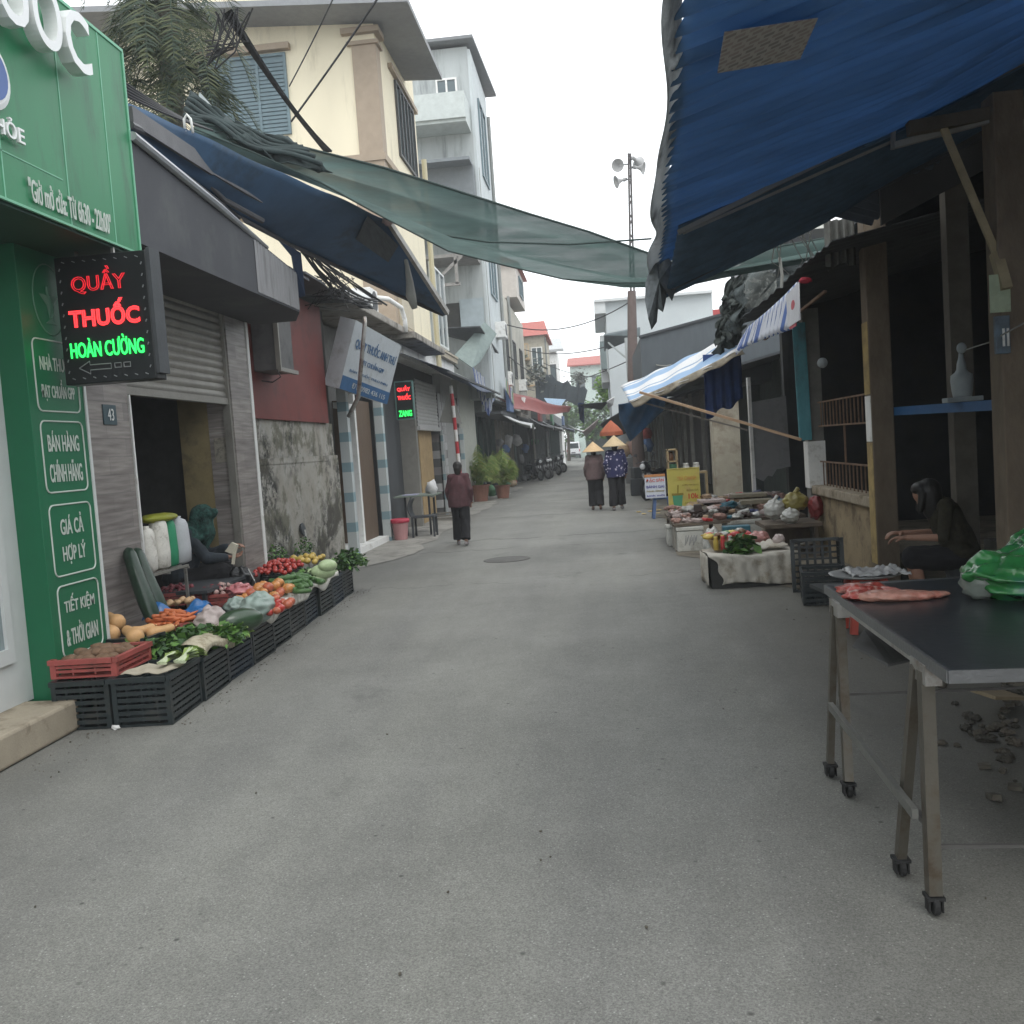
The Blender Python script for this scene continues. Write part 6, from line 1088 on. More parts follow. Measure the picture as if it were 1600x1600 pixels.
def leg(x0,y0,x1,y1,zt=.84,w=.042,zb=.07):
    mb=MB(); mb.bar((x0,y0,zt),(x1,y1,zb),w,w*.85); o=mb.put('leg',tleg,tb)
    mb=MB(); mb.box((x1,y1,zb-.01),(.06,.06,.012)); mb.box((x1-.022,y1,zb-.035),(.006,.045,.05)); mb.box((x1+.022,y1,zb-.035),(.006,.045,.05)); mb.lathe([(.030,-.011),(.034,-.007),(.034,.007),(.030,.011)],(x1,y1-.01,.034),14,rot=(0,rad(90),0)); mb.put('castor',rubber,o)
leg(1.065,3.36,1.05,3.32,w=.052); leg(1.055,3.42,1.03,3.62,w=.040); leg(1.085,4.62,1.04,4.42,w=.046); leg(1.07,4.66,1.02,4.68,w=.036)
leg(2.0,3.3,2.05,3.25); leg(2.0,3.4,2.05,3.6); leg(2.03,4.6,2.05,4.4); leg(2.03,4.65,2.05,4.7)
mb=MB(); q0=P(1298,1103,'x',1.0); q1=P(1430,1272,'x',1.0); mb.bar(q0,q1,.022,.035); mb.put('long_brace',mat('pale_steel_bar',(.21,.21,.195),.4,.12,metal=.6),tb)
mb=MB()
mb.bar((1.05,3.33,.30),(1.05,3.60,.30),.02); mb.bar((1.05,4.45,.32),(1.05,4.70,.32),.02); mb.bar((1.06,3.36,.22),(2.05,3.3,.22),.012); mb.bar((1.06,4.62,.42),(2.05,4.6,.42),.012); mb.put('stretcher',mat('dull_steel_bar',(.13,.125,.12),.5,.12,metal=.5),tb)
mb=MB(); mb.bb(1.045,1.10,3.30,3.46,.80,.87); mb.bb(1.06,1.115,4.56,4.72,.80,.87); mb.bar((1.08,3.35,.85),(1.10,4.7,.85),.03); mb.put('hinge_bracket',steel,tb)
# grey sheet shelf slung under the table
q=[P(1332,1010,'y',4.5),P(1388,1040,'y',4.0),P(1420,1027,'y',3.95),P(1405,985,'y',4.6)]
mb=MB(); mb.add([q[0],q[1],P(1432,1030,'y',4.05),P(1440,1005,'y',4.7),P(1350,985,'y',4.9)],[(0,1,2,3,4)]); mb.put('loose_sheet',mat('loose_grey_sheet',(.085,.085,.085),.6,.15),label='loose dark grey sheet tilted under the steel table',cat='metal sheet',thick=.01)
# meat on table
def meat(pts,r,name,label,m,nz=.5):
    mb=MB()
    for i,(px,py,rr_) in enumerate(pts): v=P(px,py,'z',.905); mb.blob((v.x,v.y,.905+r*.35*rr_),(r*1.7*rr_,r*1.2*rr_,r*.55*rr_),14,9,nz=nz,seed=i+3)
    return mb
rawm=mat('raw_meat',(.33,.055,.04),.35,.35,scale=26,bump=.3,coat=.3,dirt=(.55,.36,.30),dirt_amt=.45,dscale=18); fatm=mat('pork_fat',(.42,.21,.16),.4,.25,scale=20,bump=.2,coat=.2,dirt=(.40,.12,.09),dirt_amt=.35,dscale=12)
mb=meat([(1333,925,1),(1345,935,1),(1362,922,.9),(1350,928,1.1)],.045,'meat','',rawm); remesh(mb,.006,'raw_meat',rawm,None,3,label='red raw meat lump at the left edge of the steel table',cat='meat')
mb=meat([(1370,937,1.2),(1392,937,1.2),(1415,936,1.15),(1438,935,1.0),(1458,933,.8),(1472,930,.55)],.040,'meat','',fatm,.25); mb2=mb; remesh(mb,.006,'pork_strip',fatm,None,3,label='long pale pink pork strip lying beside the red meat on the table',cat='meat')
mb=meat([(1382,926,.9),(1395,928,.8)],.035,'meat','',rawm); remesh(mb,.006,'raw_meat',mat('pink_meat',(.48,.18,.15),.35,.3,scale=26,bump=.3,coat=.3),None,3,label='small pink meat piece behind the pork strip',cat='meat')
# tray with plastic behind the table
v=P(1352,903,'z',.80); v=P(1352,896,'z',.47); tr=thing('serving_tray','round pale tray carrying crumpled plastic behind table corner','tray',(v.x,v.y,.452))
v=P(1352,896,'z',.47); mb=MB(); mb.lathe([(.24,0),(.28,.014),(.29,.026),(.25,.014),(.02,.008)],(v.x,v.y,.452),32); mb.put('tray',mat('pale_tray',(.40,.41,.41),.35,.1,metal=.3),tr,smooth=True)
mb=MB(); mb.sheet(lambda a,b:Vector((v.x-.16+a*.46,v.y-.22+b*.44,.475+.06*abs(mnoise.noise(Vector((a*7,b*6,3))))+.02*math.sin(math.pi*b)*(1-a))),24,16); mb.put('crumpled_plastic',mat('clear_plastic',(.60,.60,.60),.25,.15,bump=.6,bscale=30,trans=.2,coat=.4),label='crumpled clear plastic heaped on the pale tray',cat='plastic sheet',smooth=True,thick=.003)
tagv=v.copy()
# big green plastic bag of goods on the table
v=P(1562,905,'z',.99); gb_=thing('green_bag','bulging translucent green plastic bag at the right end of the steel table','plastic bag',(v.x,v.y,.905))
mb=MB(); mb.blob((1.80,4.33,1.0),(.24,.22,.115),30,20,nz=.28,ns=3.2,seed=5); mb.blob((1.97,4.4,1.06),(.20,.18,.13),30,20,nz=.3,ns=3,seed=8); mb.tube([(1.86,4.3,1.08),(1.93,4.28,1.16),(2.02,4.3,1.24)],[.12,.05,.09],14)
remesh(mb,.010,'bag',mat('green_film',(.035,.20,.05),.22,.4,scale=5,bump=.8,bscale=16,trans=.15,coat=.6,dirt=(.03,.12,.10),dirt_amt=.4,dscale=4),gb_,3,disp=.012)
mb=MB(); mb.blob((1.615,4.32,.97),(.075,.09,.075),18,12,nz=.35,seed=3); mb.put('clear_bag_end',mat('clear_film',(.22,.25,.22),.3,.2,bump=.5,bscale=25,coat=.4,trans=.2),gb_,smooth=True)
# red stool behind, junk beneath the table
SX,SY=tagv.x,tagv.y
rs=thing('red_stool','red plastic stool on the pavement seen under the table corner','stool',(SX,SY,0))
rsm=mat('red_stool_plastic',(.40,.06,.04),.45,.12,bump=.03)
mb=MB(); mb.box((SX,SY,.44),(.27,.27,.03)); mb.put('seat',rsm,rs,bevel=.012)
for sx in(-1,1):
    for sy in(-1,1): mb=MB(); mb.bar((SX+sx*.15,SY+sy*.15,0),(SX+sx*.11,SY+sy*.11,.43),.055); mb.put('leg',rsm,rs)
for s_ in(-1,1): MB().box((SX+s_*.135,SY,.22),(.02,.22,.05)).put('stretcher',rsm,rs); MB().box((SX,SY+s_*.135,.22),(.22,.02,.05)).put('stretcher',rsm,rs)
rj=random.Random(31)
for k in range(70):
    px=1590-abs(rj.gauss(0,50)); py=1120+rj.gauss(0,65); py=max(1062,py); c=P(px,py,'z',0); s=rj.uniform(.008,.032); kind=rj.choice(['brick','stone','scrap']); mb=MB()
    if kind=='brick': mb.box((c.x,c.y,s*.4),(s*2.2,s*1.3,s*.8),rot=(rj.uniform(-.3,.3),rj.uniform(-.3,.3),rj.uniform(0,3)))
    else: mb.blob((c.x,c.y,s*.4),(s*1.2,s,s*.75),10,7,nz=.5,seed=k)
    mb.put({'brick':'broken_brick','stone':'rubble_stone','scrap':'rubbish_scrap'}[kind],[mat('rubble_a',(.10,.09,.072),.9,.4,bump=.5),mat('rubble_b',(.11,.095,.075),.9,.4,bump=.5),mat('rubble_c',(.065,.06,.05),.9,.4,bump=.5)][k%3],label='piece of rubble or rubbish lying beneath the steel table',cat='rubble',group='rubble under the steel table')
mb=MB(); c=P(1560,1085,'z',.1); mb.box(c,(.28,.16,.02),rot=(.1,.2,.6)); mb.put('wooden_board',mat('old_board',(.24,.19,.12),.8,.2,stretch=(1,6,1)),label='short pale wooden board lying on the rubble under the table',cat='board')
# butchers' side: dark block
mb=MB(); mb.bb(3.3,4.6,7.6,8.7,0,.62); mb.put('dark_counter',inside,label='dark low counter inside the unlit stall behind the bending person',cat='counter')
# ---- black crates by the half wall
a=P(1282,875,'y',10.2); 
cg0=crate_mb(.40,.575,.335,5,5,grid=True).put('plastic_crate',bcr,cat='crate',label='x')
o=cg0; o.location=P(1300,945,'z',0)+Vector((-.02,.22,0)); o.rotation_euler.z=1.42; o['label']='black plastic crate standing on the pavement in front of the half wall'; o['group']='black crates by the half wall'; o.scale=(1.1,.72,.95)
o=copy_tree(cg0,P(1283,893,'z',.2)+Vector((.0,.35,.0)),1.50,'black plastic crate turned on its side behind the standing one'); o['group']='black crates by the half wall'; o.rotation_euler=(rad(84),0,-.12); o.scale=(1.25,.95,.8); o.location.z=.24; o.location.y-=.1
mb=MB(); c=P(1325,925,'z',.36); mb.box((c.x+.05,c.y+.2,.36),(.5,.42,.03),rot=(0,.03,.1)); mb.put('plastic_sheet',black_pl,label='flat black lid laid over the standing crate by the half wall',cat='lid')
# ---- white cloth covered low stand
ws=thing('cloth_covered_stand','low stand draped with dirty white cloth and a round black end','stand',(1.6,10.9,0))
A0=P(1112,922,'z',0); B0=P(1238,905,'z',0); wx0,wx1=1.14,2.05; wy=10.62
clm=mat('dirty_white_cloth',(.50,.47,.41),.9,.14,scale=5,bump=.4,bscale=20,dirt=(.26,.21,.15),dirt_amt=.35,dscale=3)
def cl(a,b):
    x=wx0-.02+(wx1-wx0+.05)*a
    if b<.5: x+=.13*(1-a)*(1-(b/.5)**3)+.02*math.sin(b*20)*(1-a)
    w_=.012*math.sin(a*40)+.02*mnoise.noise(Vector((a*5,b*4,0)))
    if b<.5: return Vector((x,wy-.02+w_-.02*b,.04+.32*b/.5 +.02*math.sin(a*6)*(1-b)))
    return Vector((x,wy-.02+(b-.5)/.5*.75,.36+.015*math.sin(a*9+b*12)+.01*mnoise.noise(Vector((a*8,b*8,2)))))
mb=MB(); mb.sheet(cl,50,30); mb.put('cloth',clm,ws,smooth=True,thick=.006)
mb=MB(); mb.sheet(lambda a,b:Vector((wx0-.03-.02*math.sin(a*9),wy+.02+a*.66,.03+.33*b+.015*math.sin(a*7))),12,6); mb.put('side_cloth',clm,ws,smooth=True,thick=.006)
mb=MB(); mb.bb(wx0+.0,wx1-.03,wy+.005,wy+.7,.0,.33); mb.put('frame_box',inside,ws)
mb=MB(); mb.sheet(lambda a,b:Vector((1.58+.42*a,10.72+.48*b,.385+.05*abs(mnoise.noise(Vector((a*5,b*5,7))))+.03*a)),18,12); mb.put('folded_white_cloth',clm,label='folded white cloth piled on the right of the draped stand',cat='cloth',smooth=True,thick=.02)
v=Vector((1.95,11.0,.46)); bag('pink_white_bag',(v.x,v.y,v.z),(.07,.07,.06),mat('whitish_pink',(.50,.42,.40),.5,.1,bump=.4),'small knotted pinkish white bag on the folded white cloth',tie=False,seed=21)
mb=MB(); mb.tube([(2.02,10.7,.40),(2.35,10.9,.43)],.018,8); mb.put('grey_pipe_piece',steel,label='short grey tube lying off the right end of the draped stand',cat='tube')
# basket with jars and leaves on it
bk=thing('herb_basket','flat basket of jars and packets with green leaves at the front of the draped stand','basket',(1.38,10.95,.37))
mb=MB(); mb.lathe([(.17,0),(.22,.10),(.23,.13),(.21,.13),(.16,.02)],(1.40,11.05,.37),20); mb.put('basket',mat('wicker',(.30,.22,.12),.8,.3,scale=60,bump=.5),bk)
rj=random.Random(41)
pk=[mat('pack_yellow',(.55,.40,.08),.4,.2,bump=0,coat=.3),mat('pack_red',(.50,.05,.05),.4,.2,bump=0,coat=.3),mat('pack_clear',(.45,.45,.42),.3,.25,scale=20,bump=.4,coat=.4),mat('pack_green',(.08,.22,.07),.4,.2,bump=0,coat=.3),mat('pack_tan',(.42,.30,.16),.5,.2,scale=30),mat('pack_brown',(.17,.09,.05),.5,.2)]
for k in range(9):
    x_=1.24+.085*(k%5)+rj.uniform(-.02,.02); y_=10.86+.14*(k//5); mb=MB(); r_=.03; mb.lathe([(r_,0),(r_,.10),(r_*.7,.12),(r_*.75,.125),(r_*.75,.15)],(x_,y_,.40),10); mb.put('jar',pk[k%6],label='small packed jar standing in the basket on the draped stand',cat='jar',group='jars on the draped stand',smooth=True)
bunch('betel_leaves',(1.50,10.74,.36),.17,.06,.20,90,.13,[leafd,leafm],'broad dark green leaves at the front of the draped stand','leaves',rot=0)
for k in range(16):
    x_=1.18+rj.uniform(0,.42); y_=11.1+rj.uniform(0,.3); z_=.5+rj.uniform(0,.05); mb=MB(); mb.blob((x_,y_,z_),(.07,.05,.03),12,8,nz=.5,seed=k,rot=rj.uniform(0,3)); mb.put('food_packet',pk[rj.randrange(6)],label='clear or coloured food packet piled behind the basket',cat='packet',group='packets behind the basket',smooth=True)
# ---- foam boxes and long plank of dried goods
foam=mat('foam_box_white',(.52,.52,.48),.85,.1,scale=10,bump=.2,dirt=(.26,.25,.22),dirt_amt=.45,dscale=5)
def foambox(x,y,z,w,d,h_,rz,label):
    t=thing('foam_box',label,'foam box',(x,y,z),'foam boxes under the long stall')
    mb=MB(); mb.bb(x-w/2,x+w/2,y-d/2,y+d/2,z,z+h_*.84); mb.put('body',foam,t,bevel=.015); mb=MB(); mb.bb(x-w/2-.01,x+w/2+.01,y-d/2-.01,y+d/2+.01,z+h_*.85,z+h_); mb.put('lid',foam,t,bevel=.012)
    t.rotation_euler.z=rz; return t
foambox(1.25,14.35,0,.38,.3,.36,.0,'foam box with faint grey print at the near left corner of the long stall')
a=MB(); a.bb(1.15,1.34,14.195,14.199,.08,.24); 
v=Vector((1.25,14.197,.17)); mb=MB()
for k in range(9): mb.bar((1.17+k*.02,14.195,.09+.03*(k%3)),(1.19+k*.02,14.195,.24-.03*(k%2)),.006)
mb.put('printed_figure',mat('grey_print',(.20,.21,.23),.8,.2),label='faint grey printed pattern on the near foam box front',cat='print')
foambox(2.05,14.6,0,.5,.4,.40,.1,'foam box at the middle of the long stall behind the draped stand')
foambox(1.10,15.2,0,.25,.3,.32,.0,'small foam box further back at the street side of the long stall')
foambox(1.62,12.3,0,.42,.4,.34,.05,'foam box behind the draped stand carrying clear bags and a red tray')
lt=thing('long_stall_board','long low board stall with sagging plank edge piled with dried goods','market stall',(2.2,15.4,0))
mb=MB(); mb.prism([(1.02,14.2,.37),(3.0,14.6,.37),(3.0,16.4,.37),(1.05,16.6,.37)],(0,0,.04)); mb.put('board',mat('stall_board',(.13,.105,.08),.85,.3),lt)
for (x_,y_) in ((1.1,16.4),(2.9,14.75),(2.9,16.2),(1.8,16.4)): mb=MB(); mb.bb(x_-.03,x_+.03,y_-.03,y_+.03,0,.37); mb.put('leg',mat('stall_board',(0,0,0)),lt)
for k in range(3): mb=MB(); mb.bb(1.03+.0*k,1.07,14.4+.35*k,14.46+.35*k,0,.37); mb.put('leg',mat('pale_leg',(.36,.34,.30),.8,.1),lt)
mats_g=[mat('dried_pink',(.33,.20,.165),.7,.35,scale=40,bump=.4),mat('dried_tan',(.38,.26,.16),.7,.35,scale=40,bump=.4),mat('speckled_pack',(.40,.32,.30),.5,.5,scale=60,bump=.2,coat=.3),pk[2],mat('blue_pack',(.06,.08,.20),.4,.3,bump=0,coat=.3),mat('dark_pack',(.05,.035,.03),.5,.3),pk[1],pk[4],mat('teal_pack',(.03,.12,.16),.5,.2)]
rj=random.Random(55); k=0
for row in range(5):
    for col in range(13):
        x_=1.10+col*.15+rj.uniform(-.04,.04); y_=14.35+row*.42+rj.uniform(-.1,.1)+col*.03; hgt=.43+row*(.045 if col>3 else .012)+rj.uniform(0,.05)
        mb=MB(); s=rj.uniform(.7,1.2); q_=rj.random(); rz_=rj.uniform(0,3)
        if q_<.4: mb.box((x_,y_,hgt),(.17*s,.12*s,.055*s),rot=(rj.uniform(-.25,.25),rj.uniform(-.25,.25),rz_))
        elif q_<.7: mb.blob((x_,y_,hgt),(.11*s,.10*s,.05*s),14,10,nz=.9,ns=7,seed=k,rot=rz_)
        else: [mb.blob((x_+rj.uniform(-.06,.06),y_+rj.uniform(-.06,.06),hgt+rj.uniform(-.01,.03)),(.045*s,.04*s,.03*s),8,6,nz=.5,seed=k+i_) for i_ in range(5)]
        m_=mats_g[rj.choice([0,0,1,1,2,2,2,3,3,3,5,5,4,6,7,8,1,0])] if col>1 else mats_g[rj.choice([0,2,2,0])]
        mb.put('goods_packet',m_,label='bagged dried goods heaped on the long low board stall',cat='packet',group='packets on the long stall',smooth=q_>=.4,bevel=.012 if q_<.4 else 0); k+=1
for (x_,y_,z_,w_,d_,h_,m_,lb) in ((1.75,15.7,.60,.42,.4,.05,mats_g[2],'flat tray of pale speckled goods raised at the back of the long stall'),(2.35,15.8,.64,.55,.4,.06,mat('khaki_box',(.24,.21,.15),.7,.1),'flat khaki box at the back of the long stall before concrete pillar'),(2.4,15.3,.56,.5,.3,.07,mat('khaki_box',(0,0,0)),'second khaki box lower down on the long stall'),(1.68,12.3,.35,.30,.26,.09,pk[1],'red tray on the foam box behind the draped stand'),(1.72,12.75,.36,.35,.2,.12,mats_g[8],'teal folded cloth behind the red tray'),(1.46,15.0,.52,.12,.12,.11,mats_g[5],'dark brown block among the dried goods')):
    mb=MB(); mb.bb(x_-w_/2,x_+w_/2,y_-d_/2,y_+d_/2,z_,z_+h_); 
    mb.put('goods_tray',m_,label=lb,cat='tray',bevel=.01)
for i,(x_,y_,z_,r_,m_,lb) in enumerate(((1.36,12.35,.30,(.12,.15,.20),pk[2],'clear bag of goods left of the red tray'),(1.42,11.9,.36,(.13,.12,.12),mat('pale_noodles',(.50,.46,.36),.5,.2,scale=40,bump=.5),'bag of pale noodles behind the basket'),(1.9,12.1,.36,(.14,.12,.10),mat('red_clear_bag',(.42,.20,.18),.35,.3,scale=20,bump=.5,coat=.3),'reddish clear bag right of the red tray'),(2.3,13.2,.62,(.14,.14,.13),pk[2],'grey clear bag at the right part of the stall by the boarded post'),(2.6,13.3,.70,(.17,.14,.13),mat('olive_bag',(.26,.22,.06),.4,.3,bump=.4,coat=.3),'olive yellow bag by the boarded post'),(2.85,13.2,.62,(.10,.12,.16),mat('dark_red_bag',(.20,.03,.03),.4,.3,bump=.4,coat=.3),'dark red bag against the boarded post'),(2.45,12.9,.55,(.12,.12,.10),pk[2],'low clear bag in front of the olive bag'))):
    bag('goods_bag',(x_,y_,z_),r_,m_,lb,cat='bag',tie=(i in(3,4)),seed=30+i)
mb=MB(); mb.bb(2.1,2.84,12.8,13.6,.40,.45); mb.bb(2.75,2.8,12.85,12.95,0,.4); mb.bb(2.12,2.18,12.85,12.95,0,.4); mb.bb(2.3,2.84,13.6,13.7,.0,.4); mb.put('side_board',mat('stall_board',(0,0,0)),label='dark board on legs holding bags beside the boarded post',cat='board')
# ---- concrete pillar, sheet door, white post, blue cloth
a=P(1112,640,'y',19); b=P(1152,640,'y',19)
mb=MB(); mb.bb(a.x,b.x+.03,19,19.5,-.01,3.2); mb.put('concrete_pillar',mat('pale_rough_pillar',(.37,.34,.27),.9,.12,bump=.4,dirt=(.24,.20,.15),dirt_amt=.45),label='thick pale rough concrete pillar rising behind the long stall',cat='pillar',bevel=.02)
a=P(1162,620,'y',16.8); b=P(1178,765,'y',16.8)
mb=MB(); mb.bb(a.x+.04,b.x,16.55,16.7,.0,2.6); mb.put('white_post',white,label='slim white post between the concrete pillar and the grey door sheet',cat='post')
a=P(1172,625,'y',16.6); b=P(1236,745,'y',16.6); mb=MB(); rr=random.Random(5)
bt=[(b.x+.0-(b.x-a.x)*t,16.6,b.z+.05*rr.uniform(-1,1)+(.16 if t<.45 else 0)*(1-t)) for t in [i/8 for i in range(9)]]
mb.prism([(a.x,16.6,a.z-.04),(b.x-.02,16.6,a.z+.02)]+bt,(0,.03,0)); mb.put('grey_door_sheet',mat('grey_door',(.23,.23,.235),.7,.08,dirt=(.16,.16,.16),dirt_amt=.3),label='torn bottomed pale grey door sheet in the dark bay beside boarded post',cat='door sheet')
mb=MB(); mb.sheet(lambda u,v:Vector((P(1100,590,'y',15.5).x+u*.62,15.5+.05*math.sin(u*26)*v+.2*u,2.95-.75*v-.04*math.sin(u*12)*v-.25*(1-u)*(v))),40,10); mb.put('blue_hanging_cloth',mat('navy_blue_cloth',(.025,.055,.17),.8,.25,bump=.3,trans=.1),label='dark blue cloth hanging in folds above the concrete pillar',cat='cloth',smooth=True,thick=.006)
# ---- striped awning with valance and prop poles
sa=thing('striped_awning','faded blue and white striped awning reaching low over the street on the right','awning',(1.5,14,2.4))
U=[P(969,604,'y',17.5),P(1030,574,'y',17.0),P(1090,546,'y',16.5),P(1150,522,'y',16)]; Lw=[P(984,627,'y',15.0),P(1040,603,'y',15),P(1100,574,'y',15),P(1157,545,'y',15)]
fad=stripes_mat('faded_stripes',(.26,.40,.58),(.68,.68,.68),.8,'Y',.2,.15)
MB().sheet(lambda u,v:lerpn(U,u).lerp(lerpn(Lw,u),v)+Vector((0,0,-.05*math.sin(math.pi*u)+.015*math.sin(u*25+v*4))),30,10).put('canopy',fad,sa,smooth=True,thick=.01)
mb=MB(); mb.sheet(lambda u,v:lerpn(Lw,u)+Vector((.06*v,.02*math.sin(u*30),-.10*v*(1-.3*u)-.02*math.sin(u*26)*v)),30,4); mb.put('frayed_edge',mat('frayed_cream',(.36,.32,.25),.9,.3,bump=.4,dirt=(.2,.17,.13),dirt_amt=.5),sa,smooth=True,thick=.008)
VT=[P(1157,531,'x',2.2),P(1170,510,'x',2.2),P(1200,485,'x',2.2),P(1225,462,'x',2.2),P(1246,440,'x',2.2)]
def val(u,v):
    p=lerpn(VT,u); return p+Vector((.035*math.sin(u*95)*v-.08*v,0,-(.19+.28*u)*v-.025*math.cos(u*95)*v))
MB().sheet(val,150,6).put('valance',stripes_mat('blue_white_stripes_fine',(.10,.17,.42),(.62,.64,.70),3.6,'Y',.25,.05),sa,smooth=True,thick=.005)
a=P(1229,462,'x',2.09); b=P(1248,442,'x',2.09); mb=MB(); mb.prism([P(1228,462,'x',2.08),P(1247,441,'x',2.08),P(1249,500,'x',2.04),P(1231,512,'x',2.04)],(.012,0,0)); pn=mb.put('printed_panel',mat('print_panel',(.50,.50,.52),.7,.1),sa)
c=P(1239,478,'x',2.06); mb=MB(); mb.blob(c,(.006,.10,.06),12,8); mb.bb(2.045,2.055,c.y-.16,c.y+.16,c.z-.17,c.z-.15);mb.bb(2.045,2.055,c.y-.16,c.y+.16,c.z-.22,c.z-.19); mb.put('red_mark',mat('faded_red_print',(.45,.10,.12),.7,.1),pn)
mb=MB(); mb.bar(P(1000,613,'y',14.8),P(1252,687,'y',13.3),.035); mb.put('bamboo_pole',mat('bamboo',(.36,.24,.15),.6,.15),label='long brown bamboo pole propping the striped awning to the boarded post',cat='pole')
mb=MB(); mb.bar(P(1000,628,'y',15.6),P(1168,672,'y',15.5),.025); mb.put('thin_pole',mat('grey_wood',(.20,.18,.16),.7,.2),label='thinner grey pole under the bamboo pole ending at the white post',cat='pole')
# dark frame roof above the valance, and torn dark netting
dk=thing('dark_side_roof','dark corrugated lean to roof above the striped valance','roof',(2.8,13,3.2))
mb=MB(); mb.sheet(lambda u,v:lerpn([P(1140,520,'x',2.25),P(1200,478,'x',2.25),P(1250,432,'x',2.25),P(1300,395,'x',2.35)],u)+Vector((1.9*v,.0,.35*v+.012*math.sin(u*90)+.10)),60,6); mb.put('roof_sheet',mat('dark_corrugated',(0,0,0)),dk,thick=.01)
mb=MB(); mb.bar(P(1195,530,'y',12.5),P(1290,455,'y',11.0),.03); mb.put('strut',rust,dk)
nt_=[P(1140,428,'y',15),P(1180,408,'y',14.8),P(1230,402,'y',14.5),P(1300,395,'y',14)]; nb_=[P(1128,540,'y',15.4),P(1160,505,'y',15),P(1215,450,'y',14.6),P(1290,425,'y',14.2)]
mb=MB(); mb.sheet(lambda u,v:lerpn(nt_,u).lerp(lerpn(nb_,u),v)+Vector((.05*math.sin(v*14),.2*math.sin(u*9+v*4),.04*math.sin(u*22))),40,16)
mb.put('torn_dark_net',mat('torn_net',(.07,.085,.085),.9,.5,scale=9,bump=.6,bscale=22,alpha=.86,weave=.14),label='torn dark net sheeting rigged above the striped valance',cat='netting',smooth=True)
mb=MB(); r9=random.Random(14)
NBt=[P(1138,430,'y',15.2),P(1165,428,'y',15.0)]; NBb=[P(1112,560,'y',15.5),P(1158,535,'y',15.2)]
mb.sheet(lambda u,v:lerpn(NBt,u).lerp(lerpn(NBb,u),v)+Vector((.10*mnoise.noise(Vector((v*7,u*3,0)))+.03*math.sin(v*40),.25*mnoise.noise(Vector((u*5,v*6,4))),.05*math.sin(u*14+v*20))),26,50)
mb.sheet(lambda u,v:lerpn(NBt,u).lerp(lerpn(NBb,u),.35+.5*v)+Vector((.12*mnoise.noise(Vector((v*9,u*5,8))),-.15+.2*mnoise.noise(Vector((u*8,v*7,9))),.04*math.sin(u*18+v*16))),26,40)
mb.put('net_bundle',mat('net_bundle_green',(.05,.06,.055),.95,.4,scale=20,bump=.6),label='bundled dark green netting hanging at the corner of the side roof',cat='netting',smooth=True)
mb=MB(); 
for k in range(9):
    a=P(1205+8*k,358+r9.uniform(-6,6),'y',10.5); b=P(1215+10*k,430+r9.uniform(-15,10),'y',11.5); mb.tube([a,a.lerp(b,.5)+Vector((r9.uniform(-.2,.2),0,-.1)),b],.006,4,cap=False)
mb.tube([P(1218,402,'y',11),P(1222,430,'y',11),P(1221,450,'y',11)],.018,6); mb.put('tie_strings',mat('pale_wire',(0,0,0)),label='pale tie strings and a knot dangling beside the torn netting',cat='strings')
mb=MB(); c=P(1258,438,'y',10.6); mb.blob(c,(.07,.03,.03),8,6,nz=.5); mb.put('red_rag',mat('red_rag',(.35,.03,.05),.8,.1),label='small red rag tied at the top corner of the striped valance',cat='rag')
# blue tarpaulin hanging under the striped awning
TT=[P(966,632,'y',17.5),P(1000,625,'y',17),P(1042,618,'y',16.5)]; TBm=[P(968,655,'y',18),P(985,690,'y',18),P(1038,640,'y',16.6)]
MB().sheet(lambda u,v:lerpn(TT,u).lerp(lerpn(TBm,u),v)+Vector((0,.12*math.sin(u*11+v*3),0)),24,12).put('hanging_tarpaulin',mat('hanging_blue',(.02,.075,.16),.55,.3,scale=3,bump=.4,bscale=10,trans=.15),label='blue tarpaulin hanging in folds below the tip of the striped awning',cat='tarpaulin',smooth=True,thick=.008)
# ============================================================= right side further back
def shops_r(i,y,ln,x,hh,lab,m1,m2):
    t=thing('stall_shop',lab,'shop',(x+1,y+ln/2,0),'stalls lining the right side of the street')
    mb=MB(); mb.bb(x+1.6,x+4,y,y+ln-.05,0,hh+.3); mb.put('back_wall',m1,t)
    mb=MB(); mb.add([(x-.7,y,hh-.35),(x+4,y,hh+.7),(x+4,y+ln-.1,hh+.7),(x-.7,y+ln-.1,hh-.35)],[(0,1,2,3)]); mb.put('roof',m2,t,thick=.05)
    for k in range(int(ln/2)+1): MB().bar((x+.1,y+.1+k*2,0),(x+.1,y+.1+k*2,hh-.15),.09).put('front_post',mat('dull_post',(.22,.22,.2),.8,.2),t)
dkw=mat('dark_green_wall',(.06,.075,.07),.85,.2)
shops_r(0,20,6,2.7,3.2,'dark green walled stall behind the yellow drink sign',dkw,darkmetal)
shops_r(1,26,7,2.4,3.0,'stall shaded by dark sheeting beyond the parked motorbike',dkw,darkmetal)
shops_r(2,33,8,2.1,3.0,'further stall with a low dark roof on the right of the street',mat('goods_grey',(0,0,0)) ,darkmetal)
shops_r(3,41,10,1.9,3.0,'stall with grey roof beyond the walkers on the right',mat('shop_front_beige',(0,0,0)),mat('grey_sheet_roof',(.2,.21,.23),.6,.1))
shops_r(4,51,16,1.4,3.1,'last visible stall before the far green houses on the right',dkw,mat('grey_sheet_roof',(0,0,0)))
a=P(1000,528,'y',24); b=P(1140,490,'y',24)
t=thing('dark_metal_building','dark grey sheet metal building with sloping top edge on the right','building',(2.6,26,0))
mb=MB(); mb.prism([(1.75,24,2.9),(6,24,2.9),(6,24,b.z+.45),(b.x,24,b.z),(a.x,24,a.z),(1.17,24,3.1)],(0,5.5,0)); mb.put('sheet_wall',mat('dark_blue_grey_sheet',(.075,.088,.098),.6,.12,scale=2,stretch=(4,1,1)),t)
